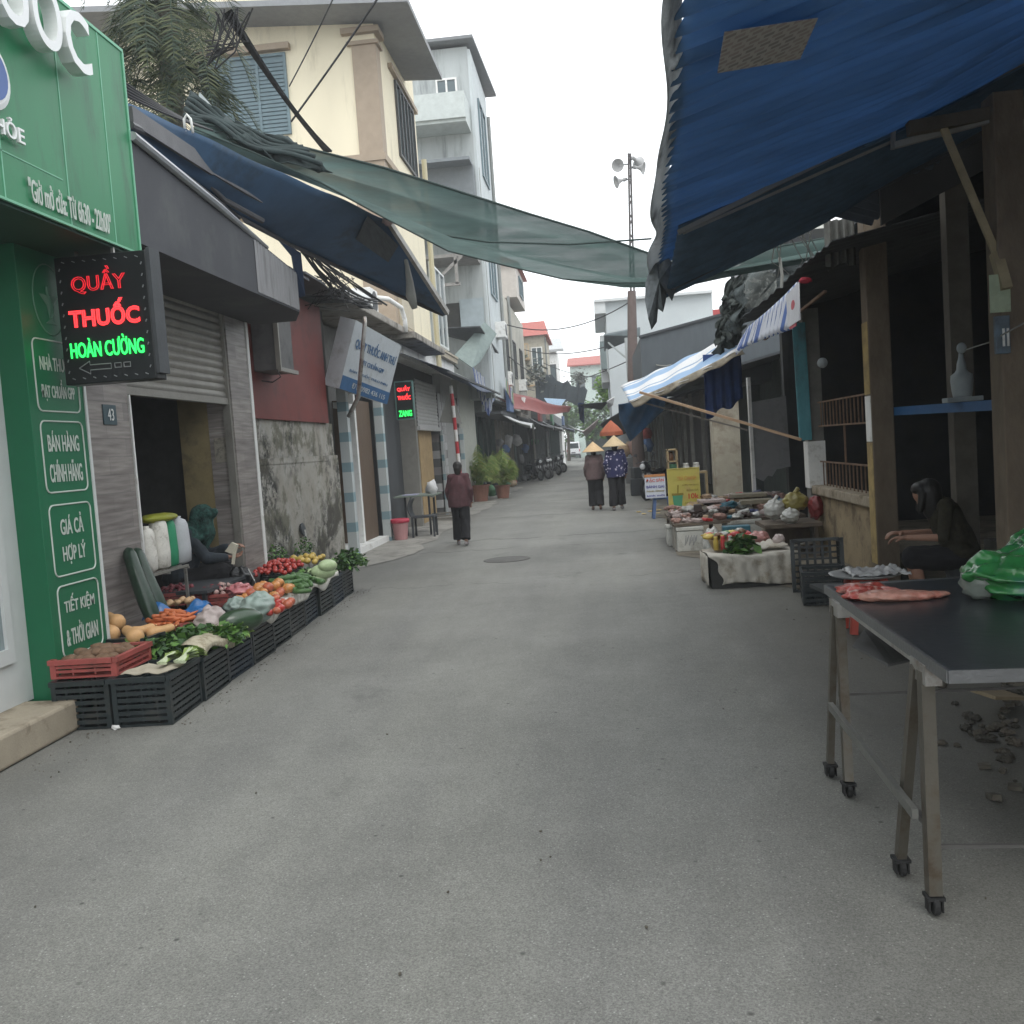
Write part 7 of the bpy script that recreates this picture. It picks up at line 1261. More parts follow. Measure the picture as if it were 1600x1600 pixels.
mb=MB(); mb.bar((a.x-.03,23.97,a.z+.02),(b.x,23.97,b.z+.03),.06); mb.put('top_trim',darkmetal,t)
# porch frame left of it
mb=MB(); q=[P(946,528,'y',32),P(985,520,'y',32),P(985,545,'y',32),P(946,560,'y',32)]
t=thing('glazed_porch','grey porch frame with slanting struts left of the dark metal building','porch',(1.0,33,0))
mb=MB(); mb.add([P(944,523,'y',32),P(1000,512,'y',33),P(1000,524,'y',33),P(944,548,'y',34)],[(0,1,2,3)]); mb.put('roof',mat('porch_roof',(.16,.19,.20),.5,.1),t,thick=.05)
mb=MB()
for px,py in ((978,528),(983,530)): p_=P(px,py,'y',32); mb.bar((p_.x,32,2.6),(p_.x,32,p_.z),.10)
p_=P(948,545,'y',32); mb.bar((p_.x,32,p_.z-.8),(p_.x,32,p_.z),.05); mb.bar(P(950,535,'y',32),P(985,565,'y',32),.05); mb.bb(1.1,3,32.1,32.2,2.5,5.0); mb.put('frame',mat('pale_frame',(.4,.43,.43),.6,.1),t)
t=thing('white_modern_house','plain pale grey modern house with stepped flat top on the right','house',(3,48,0))
wm=mat('pale_grey_render',(.50,.54,.55),.8,.05,scale=1)
a=P(945,468,'y',46); b=P(1112,455,'y',46); c=P(945,560,'y',46)
mb=MB(); mb.bb(a.x,b.x,46,54,0,b.z-.1); mb.put('wall',wm,t)
mb=MB(); q=P(928,470,'y',46); mb.bb(q.x,a.x,45.8,54,a.z-.65,a.z-.05); mb.bb(q.x,b.x,45.7,54.2,b.z-.1,b.z+.02); q2=P(925,530,'y',46); mb.bb(a.x-.35,a.x,46.5,52,4.5,a.z-1.6); mb.bb(a.x+3.6,b.x+.1,45.6,46,6.6,6.8); mb.put('parapet',mat('lighter_render',(.60,.62,.62),.8,.04),t)
mb=MB(); mb.bb(a.x-.36,a.x-.05,46.0,46.5,5.1,6.4); mb.put('dark_recess',mat('recess_grey',(.16,.20,.20),.8,.1),t)
mb=MB(); mb.bb(P(1112,470,'y',50).x,P(1135,470,'y',50).x,50,52,0,P(1112,484,'y',50).z); mb.put('red_wall',mat('red_house_edge',(.40,.05,.05),.8,.1),label='small red wall edge right of the pale modern house',cat='wall')
# far pale house seen under blue roof
t=thing('pale_terrace_house','pale cream house with a thin red line seen below the blue roof','house',(7,30,0))
a=P(1205,365,'y',28); b=P(1290,410,'y',28)
mb=MB(); mb.bb(a.x,a.x+5,28,34,0,a.z+.2); mb.put('wall',mat('pale_cream',(.55,.57,.52),.8,.05),t)
mb=MB(); mb.bb(a.x-.05,a.x+5,27.9,28,a.z-.75,a.z-.62); mb.put('red_line',mat('red_line',(.40,.18,.14),.8,.1),t); mb=MB(); mb.bb(a.x-.08,a.x+5,27.85,28,a.z-1.1,a.z-.8); mb.put('ledge',wm,t)
# ---- loudspeaker pole
lp_=thing('loudspeaker_pole','tall thin lattice mast with four horn loudspeakers on a reddish concrete base','mast',(1.2,30.5,0))
PYY=30.5; ptop=P(983,240,'y',PYY); pb=P(989,590,'y',PYY); pm=P(987,455,'y',PYY); k_=PYY/27
mb=MB(); mb.tube([(pb.x+.04,PYY,0),(pb.x,PYY,pb.z),(pm.x,PYY,pm.z)],[.20,.17,.13],12); mb.put('concrete_base',mat('reddish_concrete',(.14,.105,.095),.85,.12),lp_)
bz=pm.z-.2; mb=MB()
for k in range(3): aa=k*2.094; o_=Vector((.06*math.cos(aa),.06*math.sin(aa),0))*k_; mb.tube([Vector((pm.x,PYY,bz))+o_,Vector((ptop.x,PYY,ptop.z))+o_*.6],.03*k_,6)
z=bz; k=0
while z<ptop.z-.2:
    f=(z-bz)/(ptop.z-bz); cx=pm.x+(ptop.x-pm.x)*f; aa=k*2.094; mb.bar((cx+.06*math.cos(aa),PYY+.06*math.sin(aa),z),(cx+.06*math.cos(aa+2.1),PYY+.06*math.sin(aa+2.1),z+.2),.03); z+=.2; k+=1
mb.put('lattice_mast',mat('mast_metal',(.085,.075,.075),.6,.1,metal=.3),lp_)
hm=mat('horn_grey',(.34,.34,.34),.5,.08,bump=.02)
for (px,py,dx,dy) in ((968,258,-.35,-.95),(971,282,-.95,-.3),(993,250,.5,.85),(997,262,.9,-.25)):
    c_=P(px,py,'y',PYY); d_=Vector((dx,dy,-.25)).normalized(); rot=d_.to_track_quat('Z','Y').to_matrix()
    mb=MB(); mb.lathe([(r0*k_*.82,z0*k_*.82) for r0,z0 in [(.05,-.20),(.06,-.10),(.07,-.08),(.04,-.06),(.05,0),(.10,.10),(.20,.19),(.215,.20),(.19,.19),(.04,.05)]],c_,18,rot=rot); h_=mb.put('horn',hm,lp_,smooth=True)
    mb=MB(); mb.bar(c_-d_*.1,(ptop.x-.02,PYY,c_.z),.03); mb.put('horn_bracket',darkmetal,h_)
cables('lamp_cable','thin pale cable sagging from the concrete mast to the right stalls',[(P(995,550,'y',27),P(1050,570,'y',22),.15)],.02,m=mat('pale_wire',(0,0,0)))
# ---- trees
def tree(name,label,x,y,h,r,n,mats,seed,size=.35,trunk=.18,group=None):
    t=thing(name,label,'tree',(x,y,0),group); rt_=random.Random(seed); mb=MB(); mb.tube([(x,y,0),(x+.1,y,h*.4),(x-.1,y,h*.75)],[trunk,trunk*.7,trunk*.3],8)
    cl_=[]
    for k in range(9):
        a=rt_.uniform(0,6.28); q=Vector((x+math.cos(a)*r*rt_.uniform(.2,.75),y+math.sin(a)*r*rt_.uniform(.2,.75),h*rt_.uniform(.5,.95))); cl_.append((q,r*rt_.uniform(.3,.5))); mb.tube([(x,y,h*.4),q],[trunk*.35,.02],5)
    mb.put('trunk',mat('tree_bark',(.09,.07,.05),.9,.3,bump=.5),t)
    lb=MB()
    def f():
        c,rr_=cl_[rt_.randrange(len(cl_))]; v=Vector((rt_.gauss(0,1),rt_.gauss(0,1),rt_.gauss(0,1))).normalized()*rr_*rt_.random()**.4; return c+v
    leaves(lb,n,f,size,tuple(range(len(mats))),rng=rt_); lb.put('crown',mats,t); return t
tg=[mat('leaf_bright',(.24,.40,.08),.6,.3,trans=.4),mat('leaf_mid',(.10,.19,.045),.6,.3,trans=.2),mat('leaf_deep',(.035,.075,.025),.7,.3)]
tree('street_tree','bright green leafy tree left of the loudspeaker mast',.95,57,5.9,1.8,3000,[tg[0],tg[0],tg[1]],3,.28)
tree('street_tree','darker green tree over the stalls where the street narrows',-.6,86,4.9,2.4,1500,[tg[1],tg[2]],5,.4)
tree('street_tree','small dark tree on the left of the far street end',-3.0,95,6.5,2.2,1500,[tg[2],tg[1]],6,.4)
for (px,py,y_,r_,s_,lb) in ((835,585,57,.9,11,'grey green potted shrub on the beige house balcony roof'),(905,590,70,.7,12,'thin wiry shrub beyond the black net')):
    v=P(px,py,'y',y_); mb=MB(); rr=random.Random(s_); leaves(mb,260,lambda:(v.x+rr.gauss(0,r_*.4),v.y+rr.gauss(0,r_*.4),v.z+rr.gauss(0,r_*.4)),.25,rng=rr); mb.put('balcony_shrub',mat('grey_green_leaf',(.13,.14,.12),.8,.2),label=lb,cat='shrub')
# ---- potted palms on the left
def pot(x,y,r,h,m,lab,fr,seed):
    t=thing('potted_palm',lab,'potted plant',(x,y,0),'potted palms on the left side'); mb=MB(); mb.lathe([(r*.7,0),(r*.95,h*.9),(r*1.05,h*.9),(r*1.05,h),(r*.9,h),(r*.85,h*.85)],(x,y,0),18); mb.put('pot',m,t,smooth=False)
    rt_=random.Random(seed); mb=MB()
    for k in range(fr): frond(mb,(x+rt_.uniform(-.12,.12),y+rt_.uniform(-.12,.12),h),rt_.uniform(0,6.28),rt_.uniform(.5,.95)*r*3,rt_.uniform(1.1,2.0),rt_.uniform(.6,1.2),rt_,.36,14)
    mb.put('fronds',[mat('areca_green',(.16,.25,.05),.6,.3,trans=.25),mat('areca_olive',(.27,.31,.09),.6,.3,trans=.25)],t)
terra=mat('terracotta',(.24,.11,.075),.85,.15)
pot(-4.0,31.5,.34,.55,terra,'potted areca palm in a terracotta pot, left and nearest of the group',34,1)
pot(-3.35,32.6,.27,.45,terra,'potted areca palm in a reddish pot, right hand of the front group',34,2)
pot(-3.9,35.0,.24,.5,darkmetal,'potted palm in a dark pot behind the front group',26,3)
# ---- red and white striped pole with triangular sign back
rw=thing('warning_sign','back of triangular grey road sign on red and white banded pole','road sign',(-3.62,24,0))
def band():
    m=bpy.data.materials.new('red_white_bands'); m.use_nodes=True; t=m.node_tree; b=t.nodes['Principled BSDF']; n=t.nodes.new; l=t.links.new; tc=n('ShaderNodeTexCoord'); sp=n('ShaderNodeSeparateXYZ'); l(tc.outputs['Object'],sp.inputs[0]); ma=n('ShaderNodeMath'); ma.operation='PINGPONG'; l(sp.outputs[2],ma.inputs[0]); ma.inputs[1].default_value=.30
    r=n('ShaderNodeValToRGB'); r.color_ramp.interpolation='CONSTANT'; e=r.color_ramp.elements; e[0].color=(.42,.03,.04,1); e[1].position=.15; e[1].color=(.62,.62,.6,1); l(ma.outputs[0],r.inputs[0]); l(r.outputs[0],b.inputs['Base Color']); return m
q=P(704,612,'y',24); MB().tube([(q.x+.12,24,0),(q.x+.02,24,q.z+.15)],.045,10).put('pole',band(),rw)
mb=MB(); a=P(704,606,'y',23.93); b=P(723,663,'y',23.93); c=P(688,662,'y',23.93); mb.prism([a,b,c],(0,.02,0)); 
mb=MB(); mb.prism([P(704,604,'y',24.06),P(722,662,'y',24.06),P(686,660,'y',24.06)],(0,.02,0)); mb.put('sign_plate',mat('sign_back_grey',(.27,.27,.25),.5,.1,metal=.1),rw)
for (px,l_) in ((690,'nearer the shutter shop'),(722,'further from the shutter shop')):
    q=P(px,700,'y',25.5); mb=MB(); mb.bb(q.x-.05,q.x+.05,25.5,25.6,.0,2.3); mb.put('spotted_post',stm,label='slim pale post with dark bands beside the road sign, '+l_,cat='post')
# ---- table, chair, bucket, broom by the small shop
ct=thing('side_table','dark side table with paper and cloth on the left pavement','table',(-4.0,20,0))
mb=MB(); mb.bb(-4.3,-3.45,19.6,20.6,.82,.85); mb.put('tabletop',mat('green_grey_board',(.16,.19,.16),.7,.1),ct)
for x_,y_ in ((-4.1,19.8),(-3.6,19.8),(-4.1,20.4),(-3.6,20.4)): MB().bb(x_-.02,x_+.02,y_-.02,y_+.02,.006,.82).put('leg',darkmetal,ct)
mb=MB(); mb.bb(-4.15,-3.85,19.75,20.1,.852,.87); mb.put('paper_pad',mat('lilac_paper',(.30,.30,.40),.8,.1),label='pale lilac paper pad lying on the side table',cat='paper')
mb=MB(); mb.blob((-3.55,20.0,.95),(.12,.1,.16),10,8,nz=.6,seed=4); mb.put('white_bundle',mat('goods_white',(0,0,0)),label='crumpled white bundle at the street end of the side table',cat='bundle',smooth=True)
chr_=thing('dark_chair','low dark plastic chair drawn up to the side table','chair',(-3.65,19.35,0))
mb=MB(); mb.bb(-3.9,-3.42,19.25,19.65,.40,.44); mb.put('seat',darkmetal,chr_)
mb=MB(); mb.sheet(lambda u,v:Vector((-3.9+.02*v-.06*math.sin(3.14*v),19.25+.4*u,.44+.36*v)),6,6); mb.put('backrest',darkmetal,chr_,thick=.025)
for x_,y_ in ((-3.88,19.28),(-3.44,19.28),(-3.88,19.62),(-3.44,19.62)): MB().bar((x_,y_,.006),(x_,y_,.4),.04).put('leg',darkmetal,chr_)
v=P(627,843,'z',.006); bk_=thing('pink_bucket','pink plastic bucket with red rim lining on the left pavement','bucket',(v.x,v.y,0))
mb=MB(); mb.lathe([(.13,.006),(.17,.36),(.185,.37),(.185,.40),(.17,.40),(.165,.36),(.12,.03)],(v.x,v.y,0),20); mb.put('bucket',mat('pink_plastic',(.42,.22,.22),.5,.12),bk_,smooth=False)
mb=MB(); mb.lathe([(.175,.345),(.196,.36),(.196,.415),(.17,.43),(.15,.38)],(v.x,v.y,0),20); mb.put('rim_bag',mat('red_rim',(.42,.04,.07),.5,.1),bk_,smooth=True)
v=P(700,812,'z',.01); mb=MB(); 
for k in range(3): mb.box((v.x-.25,v.y+.25*k,.05+.05*k),(.9,.12,.04),rot=(0,0,.1*k))
mb.put('plank_stack',mat('grey_planks',(.18,.17,.15),.8,.2),label='low stack of grey planks at the left pavement edge',cat='planks')
# ---- motorbikes
def motorbike(label,loc,rz,mbody,group=None):
    t=thing('motorbike',label,'motorbike',(0,0,0),group)
    for y_,nm in ((.62,'wheel'),(-.60,'wheel')):
        mb=MB(); pts=[(0,y_+.25*math.cos(a),.28+.25*math.sin(a)) for a in [i*math.pi/10 for i in range(21)]]; mb.tube(pts,.055,8,cap=False); w_=mb.put('wheel',rubber,t,smooth=True)
        mb=MB(); mb.tube([(0,y_+.19*math.cos(a),.28+.19*math.sin(a)) for a in [i*math.pi/8 for i in range(17)]],.018,6,cap=False); mb.lathe([(.05,-.05),(.05,.05)],(0,y_,.28),10,rot=(0,rad(90),0)); mb.lathe([(.17,-.012),(.17,.012)],(0,y_,.28),16,rot=(0,rad(90),0))
        for k in range(6): a=k*math.pi/3; mb.bar((0,y_,.28),(0,y_+.19*math.cos(a),.28+.19*math.sin(a)),.012)
        mb.put('rim',mat('silver_rim',(.5,.5,.5),.3,.05,metal=.8),w_)
    mb=MB(); caps(mb,(0,-.60,.66),(0,-.05,.60),.15,.14); caps(mb,(0,-.05,.56),(0,.12,.34),.15,.13); caps(mb,(0,-.2,.42),(0,-.45,.48),.13,.10); caps(mb,(0,.12,.36),(0,.38,.42),.08,.07); caps(mb,(0,.36,.45),(0,.46,.88),.14,.13); caps(mb,(0,.5,.88),(0,.56,.98),.13,.11); caps(mb,(0,.62,.52),(0,.50,.60),.07,.09); caps(mb,(0,-.5,.62),(0,-.75,.72),.09,.04)
    remesh(mb,.014,'body',mbody,t,3)
    mb=MB(); mb.prism([(-.10,.44,.42),(-.16,.46,.70),(-.05,.56,.78),(-.03,.54,.42)],(.02,-.03,0)); mb.prism([(.10,.44,.42),(.16,.46,.70),(.05,.56,.78),(.03,.54,.42)],(-.02,-.03,0)); mb.put('leg_shield',mat('bike_silver',(.30,.30,.31),.25,.1,bump=0,coat=.5),t)
    mb=MB(); caps(mb,(0,-.50,.76),(0,.02,.72),.10,.075); remesh(mb,.014,'seat',blk,t,3)
    mb=MB(); mb.lathe([(.02,-.08),(.075,-.03),(.08,.02),(.06,.04)],(0,.66,.93),14,rot=(rad(-90),0,0)); mb.put('headlight',mat('lamp_glass',(.75,.76,.78),.1,.05,bump=0,spec=.8),t,smooth=True)
    mb=MB(); mb.tube([(-.33,.40,1.04),(-.20,.48,1.06),(0,.52,1.0),(.20,.48,1.06),(.33,.40,1.04)],.016,8); mb.put('handlebar',darkmetal,t)
    for s_ in(-1,1):
        mb=MB(); mb.tube([(s_*.2,.48,1.06),(s_*.26,.46,1.22)],.008,5); mb.blob((s_*.28,.46,1.26),(.06,.015,.04),10,7); mb.put('mirror',darkmetal,t,smooth=True)
        mb=MB(); mb.bar((s_*.06,.64,.28),(s_*.05,.52,.80),.03); mb.put('fork',mat('silver_rim',(0,0,0)),t)
    mb=MB(); mb.tube([(.13,-.1,.28),(.15,-.6,.36),(.15,-.75,.38)],[.025,.045,.045],8); mb.put('exhaust',mat('silver_rim',(0,0,0)),t,smooth=True)
    t.location=loc; t.rotation_euler=(0,rad(4),rz); return t
mred=mat('bike_black',(.03,.03,.035),.25,.1,bump=0,coat=.5)
m1=motorbike('black and silver motorbike parked nose to the street beyond the two signs',(0,0,0),0,mred); v=P(1008,778,'z',0); m1.location=(1.55,27.2,0); m1.rotation_euler.z=rad(150)
gp='motorbikes parked in a row on the left'
for k,(px,py,rz,lb) in enumerate(((848,749,100,'parked motorbike at the near end of the left row'),(858,747,95,'parked motorbike second in the left row with bright front'),(866,745,110,'parked motorbike third in the left row'),(874,742,100,'parked motorbike near the far end of the left row'),(879,738,90,'parked motorbike at the far end of the left row'))):
    v=P(px,py,'z',0); c=copy_tree(m1,(v.x-.35,v.y-(1.0 if k<3 else 0),0),rad(-rz-45),lb); c['group']=gp
# ---- van
vn=thing('white_van','small white van seen from the rear far down the street','van',(0,0,0))
vw=mat('van_white',(.70,.71,.72),.3,.04,bump=0,coat=.5)
mb=MB(); mb.add([(-.78,0,.35),(.78,0,.35),(.78,0,1.05),(-.78,0,1.05),(-.70,.12,1.85),(.70,.12,1.85),(-.70,3.0,1.88),(.70,3.0,1.88),(-.78,3.9,1.05),(.78,3.9,1.05),(-.78,4.0,.35),(.78,4.0,.35)],[(0,1,2,3),(3,2,5,4),(4,5,7,6),(6,7,9,8),(8,9,11,10),(0,10,11,1),(0,3,8,10),(3,4,6,8),(1,11,9,2),(2,9,7,5)]); mb.put('body',vw,vn,bevel=.05)
mb=MB(); mb.add([(-.62,.01,1.12),(.62,.01,1.12),(.58,.085,1.70),(-.58,.085,1.70)],[(0,1,2,3)]); mb.put('rear_window',glass_dk,vn,thick=.01)
for s_ in(-1,1):
    mb=MB(); mb.box((s_*.70,-.01,.9),(.09,.03,.26)); mb.put('tail_light',mat('red_lens',(.35,.02,.02),.2,.05,bump=0),vn)
    mb=MB(); mb.add([(s_*.785,.5,1.12),(s_*.785,2.9,1.12),(s_*.73,2.7,1.72),(s_*.73,.6,1.72)],[(0,1,2,3)]); mb.put('side_window',glass_dk,vn,thick=.01)
    for y_ in(.75,3.2): mb=MB(); mb.lathe([(.26,-.08),(.29,-.06),(.29,.06),(.26,.08)],(s_*.70,y_,.29),16,rot=(0,rad(90),0)); mb.put('wheel',rubber,vn)
mb=MB(); mb.bb(-.76,.76,-.06,.02,.36,.52); mb.bb(-.22,.22,-.07,-.05,.60,.72); mb.put('bumper',darkmetal,vn)
v=P(896,706,'y',108); vn.location=(v.x,108,0)
# ---- signs beside the motorbike
ys=thing('drink_sign_board','yellow drink advert board with green cup picture and red 10k price','sign board',(2.0,19.3,0))
a=P(1043,734,'y',19.2); b=P(1095,800,'y',19.2); W_=b.x-a.x; H_=a.z-b.z+.02; z1=a.z; 
mb=MB(); mb.bb(a.x,b.x,19.2,19.24,z1-H_,z1); mb.put('board',mat('yellow_board',(.46,.40,.09),.6,.08,dirt=(.42,.30,.12),dirt_amt=.3),ys)
mb=MB(); 
for (x0,x1,z0_,z1_) in ((a.x-.015,a.x,z1-H_,z1+.015),(b.x,b.x+.015,z1-H_,z1+.015),(a.x,b.x,z1,z1+.015)): mb.bb(x0,x1,19.19,19.245,z0_,z1_)
mb.put('board_frame',mat('yellow_frame',(.50,.42,.12),.6,.05),ys)
brd=mat('brown_print',(.22,.17,.02),.7,.05,bump=0); ord_=mat('orange_print',(.55,.22,.05),.7,.05,bump=0); rdp=mat('red_print',(.50,.05,.02),.7,.05,bump=0); gnp=mat('green_print',(.07,.28,.16),.7,.1,bump=0)
F_=lambda u,v:(a.x+W_*u,19.198,z1-H_*v)
text('TRÀ CHANH',F_(.60,.20),X,Z,H_*.11,W_*.62,ord_,ys,ext=.002,off=.002)
text('NƯỚC MÍA SẠCH',F_(.70,.36),X,Z,H_*.05,W_*.52,brd,ys,ext=.002,off=.002)
text('ĐỒNG GIÁ',F_(.77,.47),X,Z,H_*.06,W_*.38,brd,ys,ext=.002,off=.002)
text('10k',F_(.80,.61),X,Z,H_*.12,W_*.34,rdp,ys,ext=.002,off=.002,bold=.02)
text('ngon',F_(.62,.77),X,Z,H_*.06,W_*.22,brd,ys,ext=.002,off=.002)
mb=MB(); mb.prism([F_(.11,.58),F_(.45,.58),F_(.37,.98),F_(.16,.98)],(0,-.003,0)); cup=mb.put('cup_picture',gnp,ys); mb=MB(); mb.prism([F_(.09,.53),F_(.47,.53),F_(.47,.58),F_(.09,.58)],(0,-.005,0)); mb.prism([F_(.29,.35),F_(.33,.35),F_(.31,.53),F_(.27,.53)],(0,-.004,0)); mb.put('cup_lid',brd,cup)
wsn=thing('specialty_sign','white sign with red and blue words propped on a blue stool','sign board',(1.2,20.6,0))
a=P(1007,746,'y',20.3); b=P(1041,777,'y',20.3); W_=b.x-a.x; H_=a.z-b.z; z1=a.z; F_=lambda u,v:(a.x+W_*u,20.298,z1-H_*v)
mb=MB(); mb.bb(a.x,b.x,20.3,20.33,b.z,a.z); mb.put('board',mat('sign_white_blue',(.52,.55,.62),.6,.05),wsn)
mb=MB(); mb.bb(a.x,b.x,20.29,20.34,a.z,a.z+.05); mb.put('top_strip',mat('orange_wood',(.45,.20,.08),.7,.1),wsn)
blp=mat('blue_print',(.06,.06,.28),.7,.05,bump=0)
for s_,v_,h_,m_ in (('ĐẶC SẢN',.17,.22,rdp),('BÁNH GAI',.45,.16,blp),('Ninh Giang',.68,.11,brd),('kính mời',.88,.10,blp)): text(s_,F_(.5,v_),X,Z,H_*h_,W_*.86,m_,wsn,ext=.002,off=.002,bold=.02)
bst=thing('blue_stool','blue plastic stool holding up the white sign','stool',(1.25,20.5,0)); bsm=mat('blue_stool_plastic',(.07,.12,.25),.5,.1)
mb=MB(); mb.box((1.25,20.5,.42),(.34,.3,.04)); mb.put('seat',bsm,bst,bevel=.01)
for sx in(-1,1):
    for sy in(-1,1): MB().bar((1.25+sx*.19,20.5+sy*.15,0),(1.25+sx*.14,20.5+sy*.12,.41),.06).put('leg',bsm,bst)
for k in range(5):
    v=P([998,1006,1016,1028,1030][k],[800,803,799,802,797][k],'z',.01); MB().blob((v.x,v.y,.015),(.06,.04,.015),8,5,nz=.6,seed=k).put('corn_husk',mat('husk',(.45,.35,.18),.8,.2),label='pale husk scrap on the ground beside the blue stool',cat='husk',group='husks on the ground')
# display shelf with jars behind
dsf=thing('display_shelf','small wooden display shelf with jars behind the yellow sign','shelf',(1.9,20.4,0)); wd=mat('shelf_wood',(.30,.23,.13),.7,.2)
a=P(1042,702,'y',20.6); b=P(1058,735,'y',20.6)
mb=MB()
for x_ in (a.x,b.x): mb.bb(x_,x_+.03,20.6,20.64,.0,a.z); mb.bb(x_,x_+.03,20.95,20.99,.0,a.z)
for z_ in (a.z-.03,a.z-.28,a.z-.55): mb.bb(a.x,b.x+.03,20.6,20.99,z_,z_+.03)
mb.put('frame',wd,dsf); mb=MB(); mb.bb(b.x+.05,b.x+.62,20.5,21.0,b.z-.09,b.z-.05); mb.bb(b.x+.05,b.x+.10,20.5,20.55,0,b.z-.09); mb.bb(b.x+.57,b.x+.62,20.5,20.55,0,b.z-.09); mb.put('counter',wd,dsf)
for k,(dx,m_) in enumerate(((.2,pk[2]),(.42,pk[2]),(-.12,pk[5]))):
    mb=MB(); zz=b.z-.05 if dx>0 else a.z-.25; mb.lathe([(.07,0),(.075,.12),(.055,.15),(.06,.155),(.06,.19)],(b.x+dx,20.75,zz),14); mb.put('glass_jar',m_,label='glass jar on the counter behind the yellow sign' if dx>0 else 'brown jar on the small display shelf',cat='jar',group='jars behind the yellow sign' if dx>0 else None,smooth=True)
mb=MB(); mb.bb(a.x+.02,b.x,20.62,20.9,a.z-.52,a.z-.32); mb.put('green_box',mat('deep_green_box',(.03,.10,.05),.6,.1),label='dark green box on the lower tier of the display shelf',cat='box')
# orange parasol, blue cloths and far awnings
op=thing('orange_parasol','small faded orange parasol above the walkers','parasol',(.2,36,0)); v=P(954,657,'y',36)
mb=MB(); mb.lathe([(.02,.0),(.25,-.22),(.42,-.42),(.44,-.56),(.42,-.54),(.03,-.03)],(v.x,36,v.z),10); mb.put('canopy',mat('orange_canvas',(.55,.15,.07),.7,.1,trans=.2),op)
MB().tube([(v.x,36,0),(v.x,36,v.z-.02)],.02,6).put('pole',darkmetal,op)
for (q,m_,lb) in (([(938,662),(975,640),(998,640),(1000,668),(950,688)],darkmetal,'dark sheet awning edge behind the walkers hats'),([(948,627),(960,620),(958,632),(950,640)],white,'white awning corner just left of the striped awning tip'),([(905,632),(950,628),(940,640),(906,636)],mat('black_net',(0,0,0)),'dark sheet spanning the far stalls under the bright tree'),([(910,675),(935,655),(930,668),(914,682)],mat('pale_pink_sheet',(.5,.42,.42),.7,.1),'pale pinkish awning tip beyond the walkers'),([(903,630),(912,630),(913,662),(906,655)],mat('navy_blue_cloth',(0,0,0)),'narrow blue cloth hanging at the far street end')):
    v_=[P(x_,y_,'y',40+ i*.7) for i,(x_,y_) in enumerate(q)]; MB().add(v_,[tuple(range(len(v_)))]).put('awning_sheet',m_,label=lb,cat='awning sheet',thick=.02)
for k,(px,py,m_,lb) in enumerate(((990,700,0,'pink'),(1000,720,3,'grey'),(975,705,4,'tan'))):
    v=P(px,py,'y',34); MB().blob(v,(.22,.2,.25),10,8,nz=.6,seed=k).put('stall_goods',mats_g[(0,3,1)[k]],label='%s bundle of stall goods hanging behind the walkers'%lb,cat='goods',smooth=True)
# far street people and clutter at the right stalls
p=P(1000,722,'y',30)

# dark covered tables and boxes at the right stalls behind the walkers
for i,(px,y_,w_,h_,m_,lb) in enumerate(((992,29.3,.6,.85,darkmetal,'dark cloth covered box stack right behind the walkers'),(1003,33,.6,.7,mat('stall_board',(0,0,0)),'brown box stack beside the mast foot behind the walkers'),(985,38,.7,1.0,mat('goods_grey',(0,0,0)),'grey box stack further along the right stalls'))):
    v=P(px,y_*0+700,'y',y_); mb=MB(); mb.box((v.x+.1,y_,h_*.3),(w_,w_,h_*.6)); mb.box((v.x+.12,y_,h_*.8),(w_*.8,w_*.8,h_*.4-.01),rot=.2); mb.put('box_stack',m_,label=lb,cat='boxes',bevel=.02)

# far clutter on the right: boards, awnings, hanging goods
for i,(y,x,l_,m_,lb) in enumerate(((29,1.6,4,mat('grey_sheet_b',(.25,.26,.27),.6,.2),'grey awning sheet beside the loudspeaker mast stalls'),(38,1.3,4,tarp_dark,'dark blue awning at the right stalls past the mast'),(44,1.1,4,mat('pale_grey_roof',(0,0,0)),'pale awning among the far right stalls'),(51,.9,5,mat('sign_dull_red',(0,0,0)),'dull red awning among the far right stalls'),(60,.7,5,darkmetal,'dark awning at the end of the right stalls'),(72,.3,6,mat('navy_blue_cloth',(0,0,0)),'blue awning where the street narrows on the right'))):
    mb=MB(); mb.sheet(lambda u,v:Vector((x+1.3*v,y+u*l_,2.35+.45*v-.10*math.sin(u*9)*(1-v)-.06*math.sin(3.14*v))),18,5); mb.put('small_awning',m_,label=lb,cat='awning',thick=.02)
rr=random.Random(71)
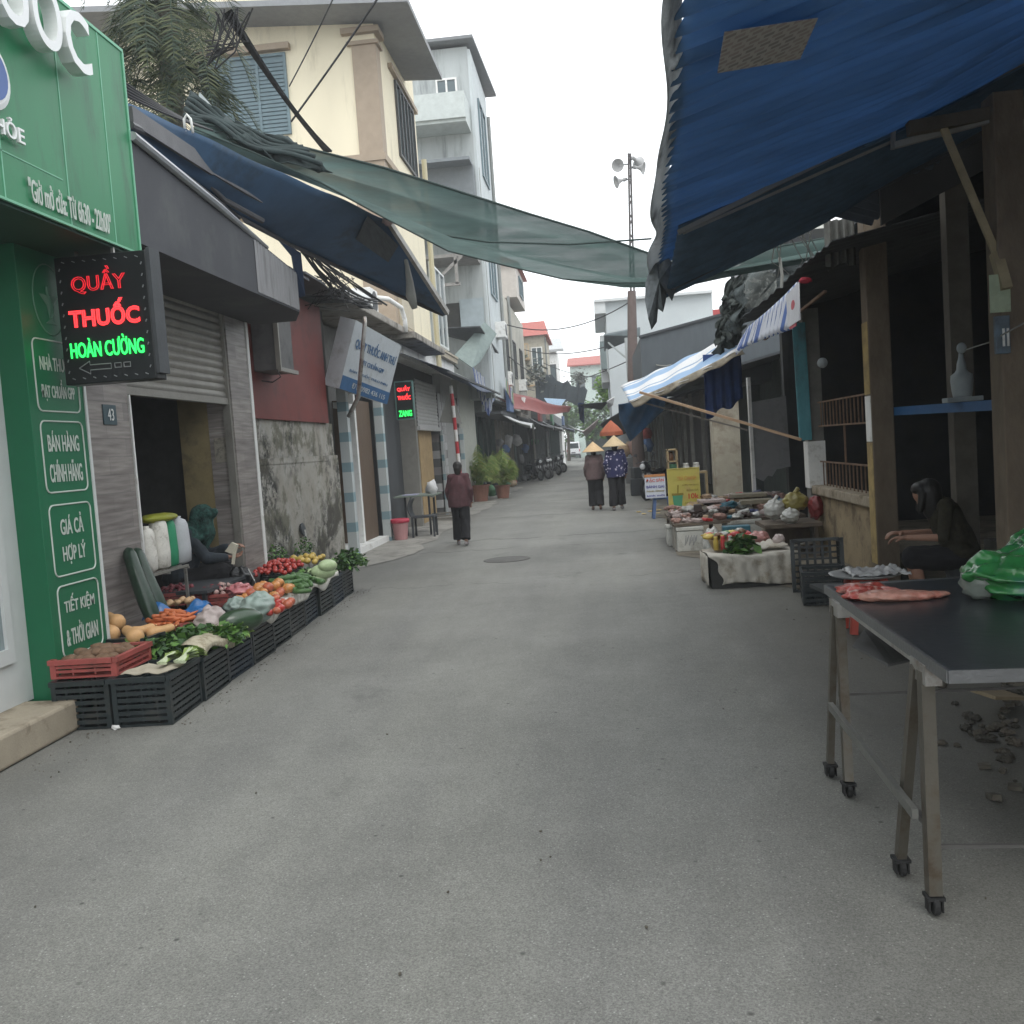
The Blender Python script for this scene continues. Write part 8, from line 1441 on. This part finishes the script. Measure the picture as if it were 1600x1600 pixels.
for k in range(22):
    y=rr.uniform(34,70); x=1.6-(y-34)*.018+rr.uniform(-.3,.5); z=rr.choice([0,.0,.5,1.2,1.6]); s_=rr.uniform(.14,.28); mb=MB(); mb.blob((x,y,z+s_),(s_,s_,s_),8,6,nz=.5,seed=k); mb.put('goods_bundle',gm[rr.randrange(6)],label='bundle of goods piled or hung at the far right stalls',cat='goods',group='goods at the far right stalls',smooth=True)
cables('far_cables','black cables crossing the far end of the street',[(P(835,560,'y',60),P(945,590,'y',60),.3),(P(800,540,'y',55),P(985,530,'y',36),.5),(P(850,600,'y',70),P(990,560,'y',36),.3),(P(770,500,'y',40),P(987,470,'y',36),.7)],.022)

# the dim far end of the market
for i,(x0,x1,y_,h_,lb) in enumerate(((-7.5,-4.4,98,3.6,'dark far stall closing the left side behind the white van'),(-1.2,3.2,92,3.4,'dark far stall closing the right side behind the walkers'))):
    t=thing('far_stall',lb,'shop',((x0+x1)/2,y_,0)); MB().bb(x0,x1,y_,y_+4,0,h_*.8).put('front',dkw,t)
    MB().add([(x0-.3,y_-1.4,h_*.78),(x1+.3,y_-1.4,h_*.78),(x1+.3,y_+4,h_*1.15),(x0-.3,y_+4,h_*1.15)],[(0,1,2,3)]).put('roof',mat('grey_sheet_roof',(0,0,0)),t,thick=.06)
hd=random.Random(5); mb=MB(); leaves(mb,2200,lambda:(hd.uniform(-7,1.2),hd.uniform(121,123),abs(hd.gauss(0,1))*2.0),.5,(0,1),rng=hd); mb.put('far_hedge',[tg[1],tg[2]],label='mass of dull green foliage at the very end of the street',cat='hedge')

# ------------------------------------------------------------- haze
mb=MB(); mb.bb(-180,180,-80,340,-1.05,17.5); hz=mb.put('haze',[],kind='stuff')
hm_=bpy.data.materials.new('haze_air'); hm_.use_nodes=True; t=hm_.node_tree; t.nodes.clear(); o_=t.nodes.new('ShaderNodeOutputMaterial'); v_=t.nodes.new('ShaderNodeVolumePrincipled'); v_.inputs['Density'].default_value=.0022; v_.inputs['Color'].default_value=(.9,.93,.95,1); t.links.new(v_.outputs[0],o_.inputs['Volume']); hz.data.materials.append(hm_)
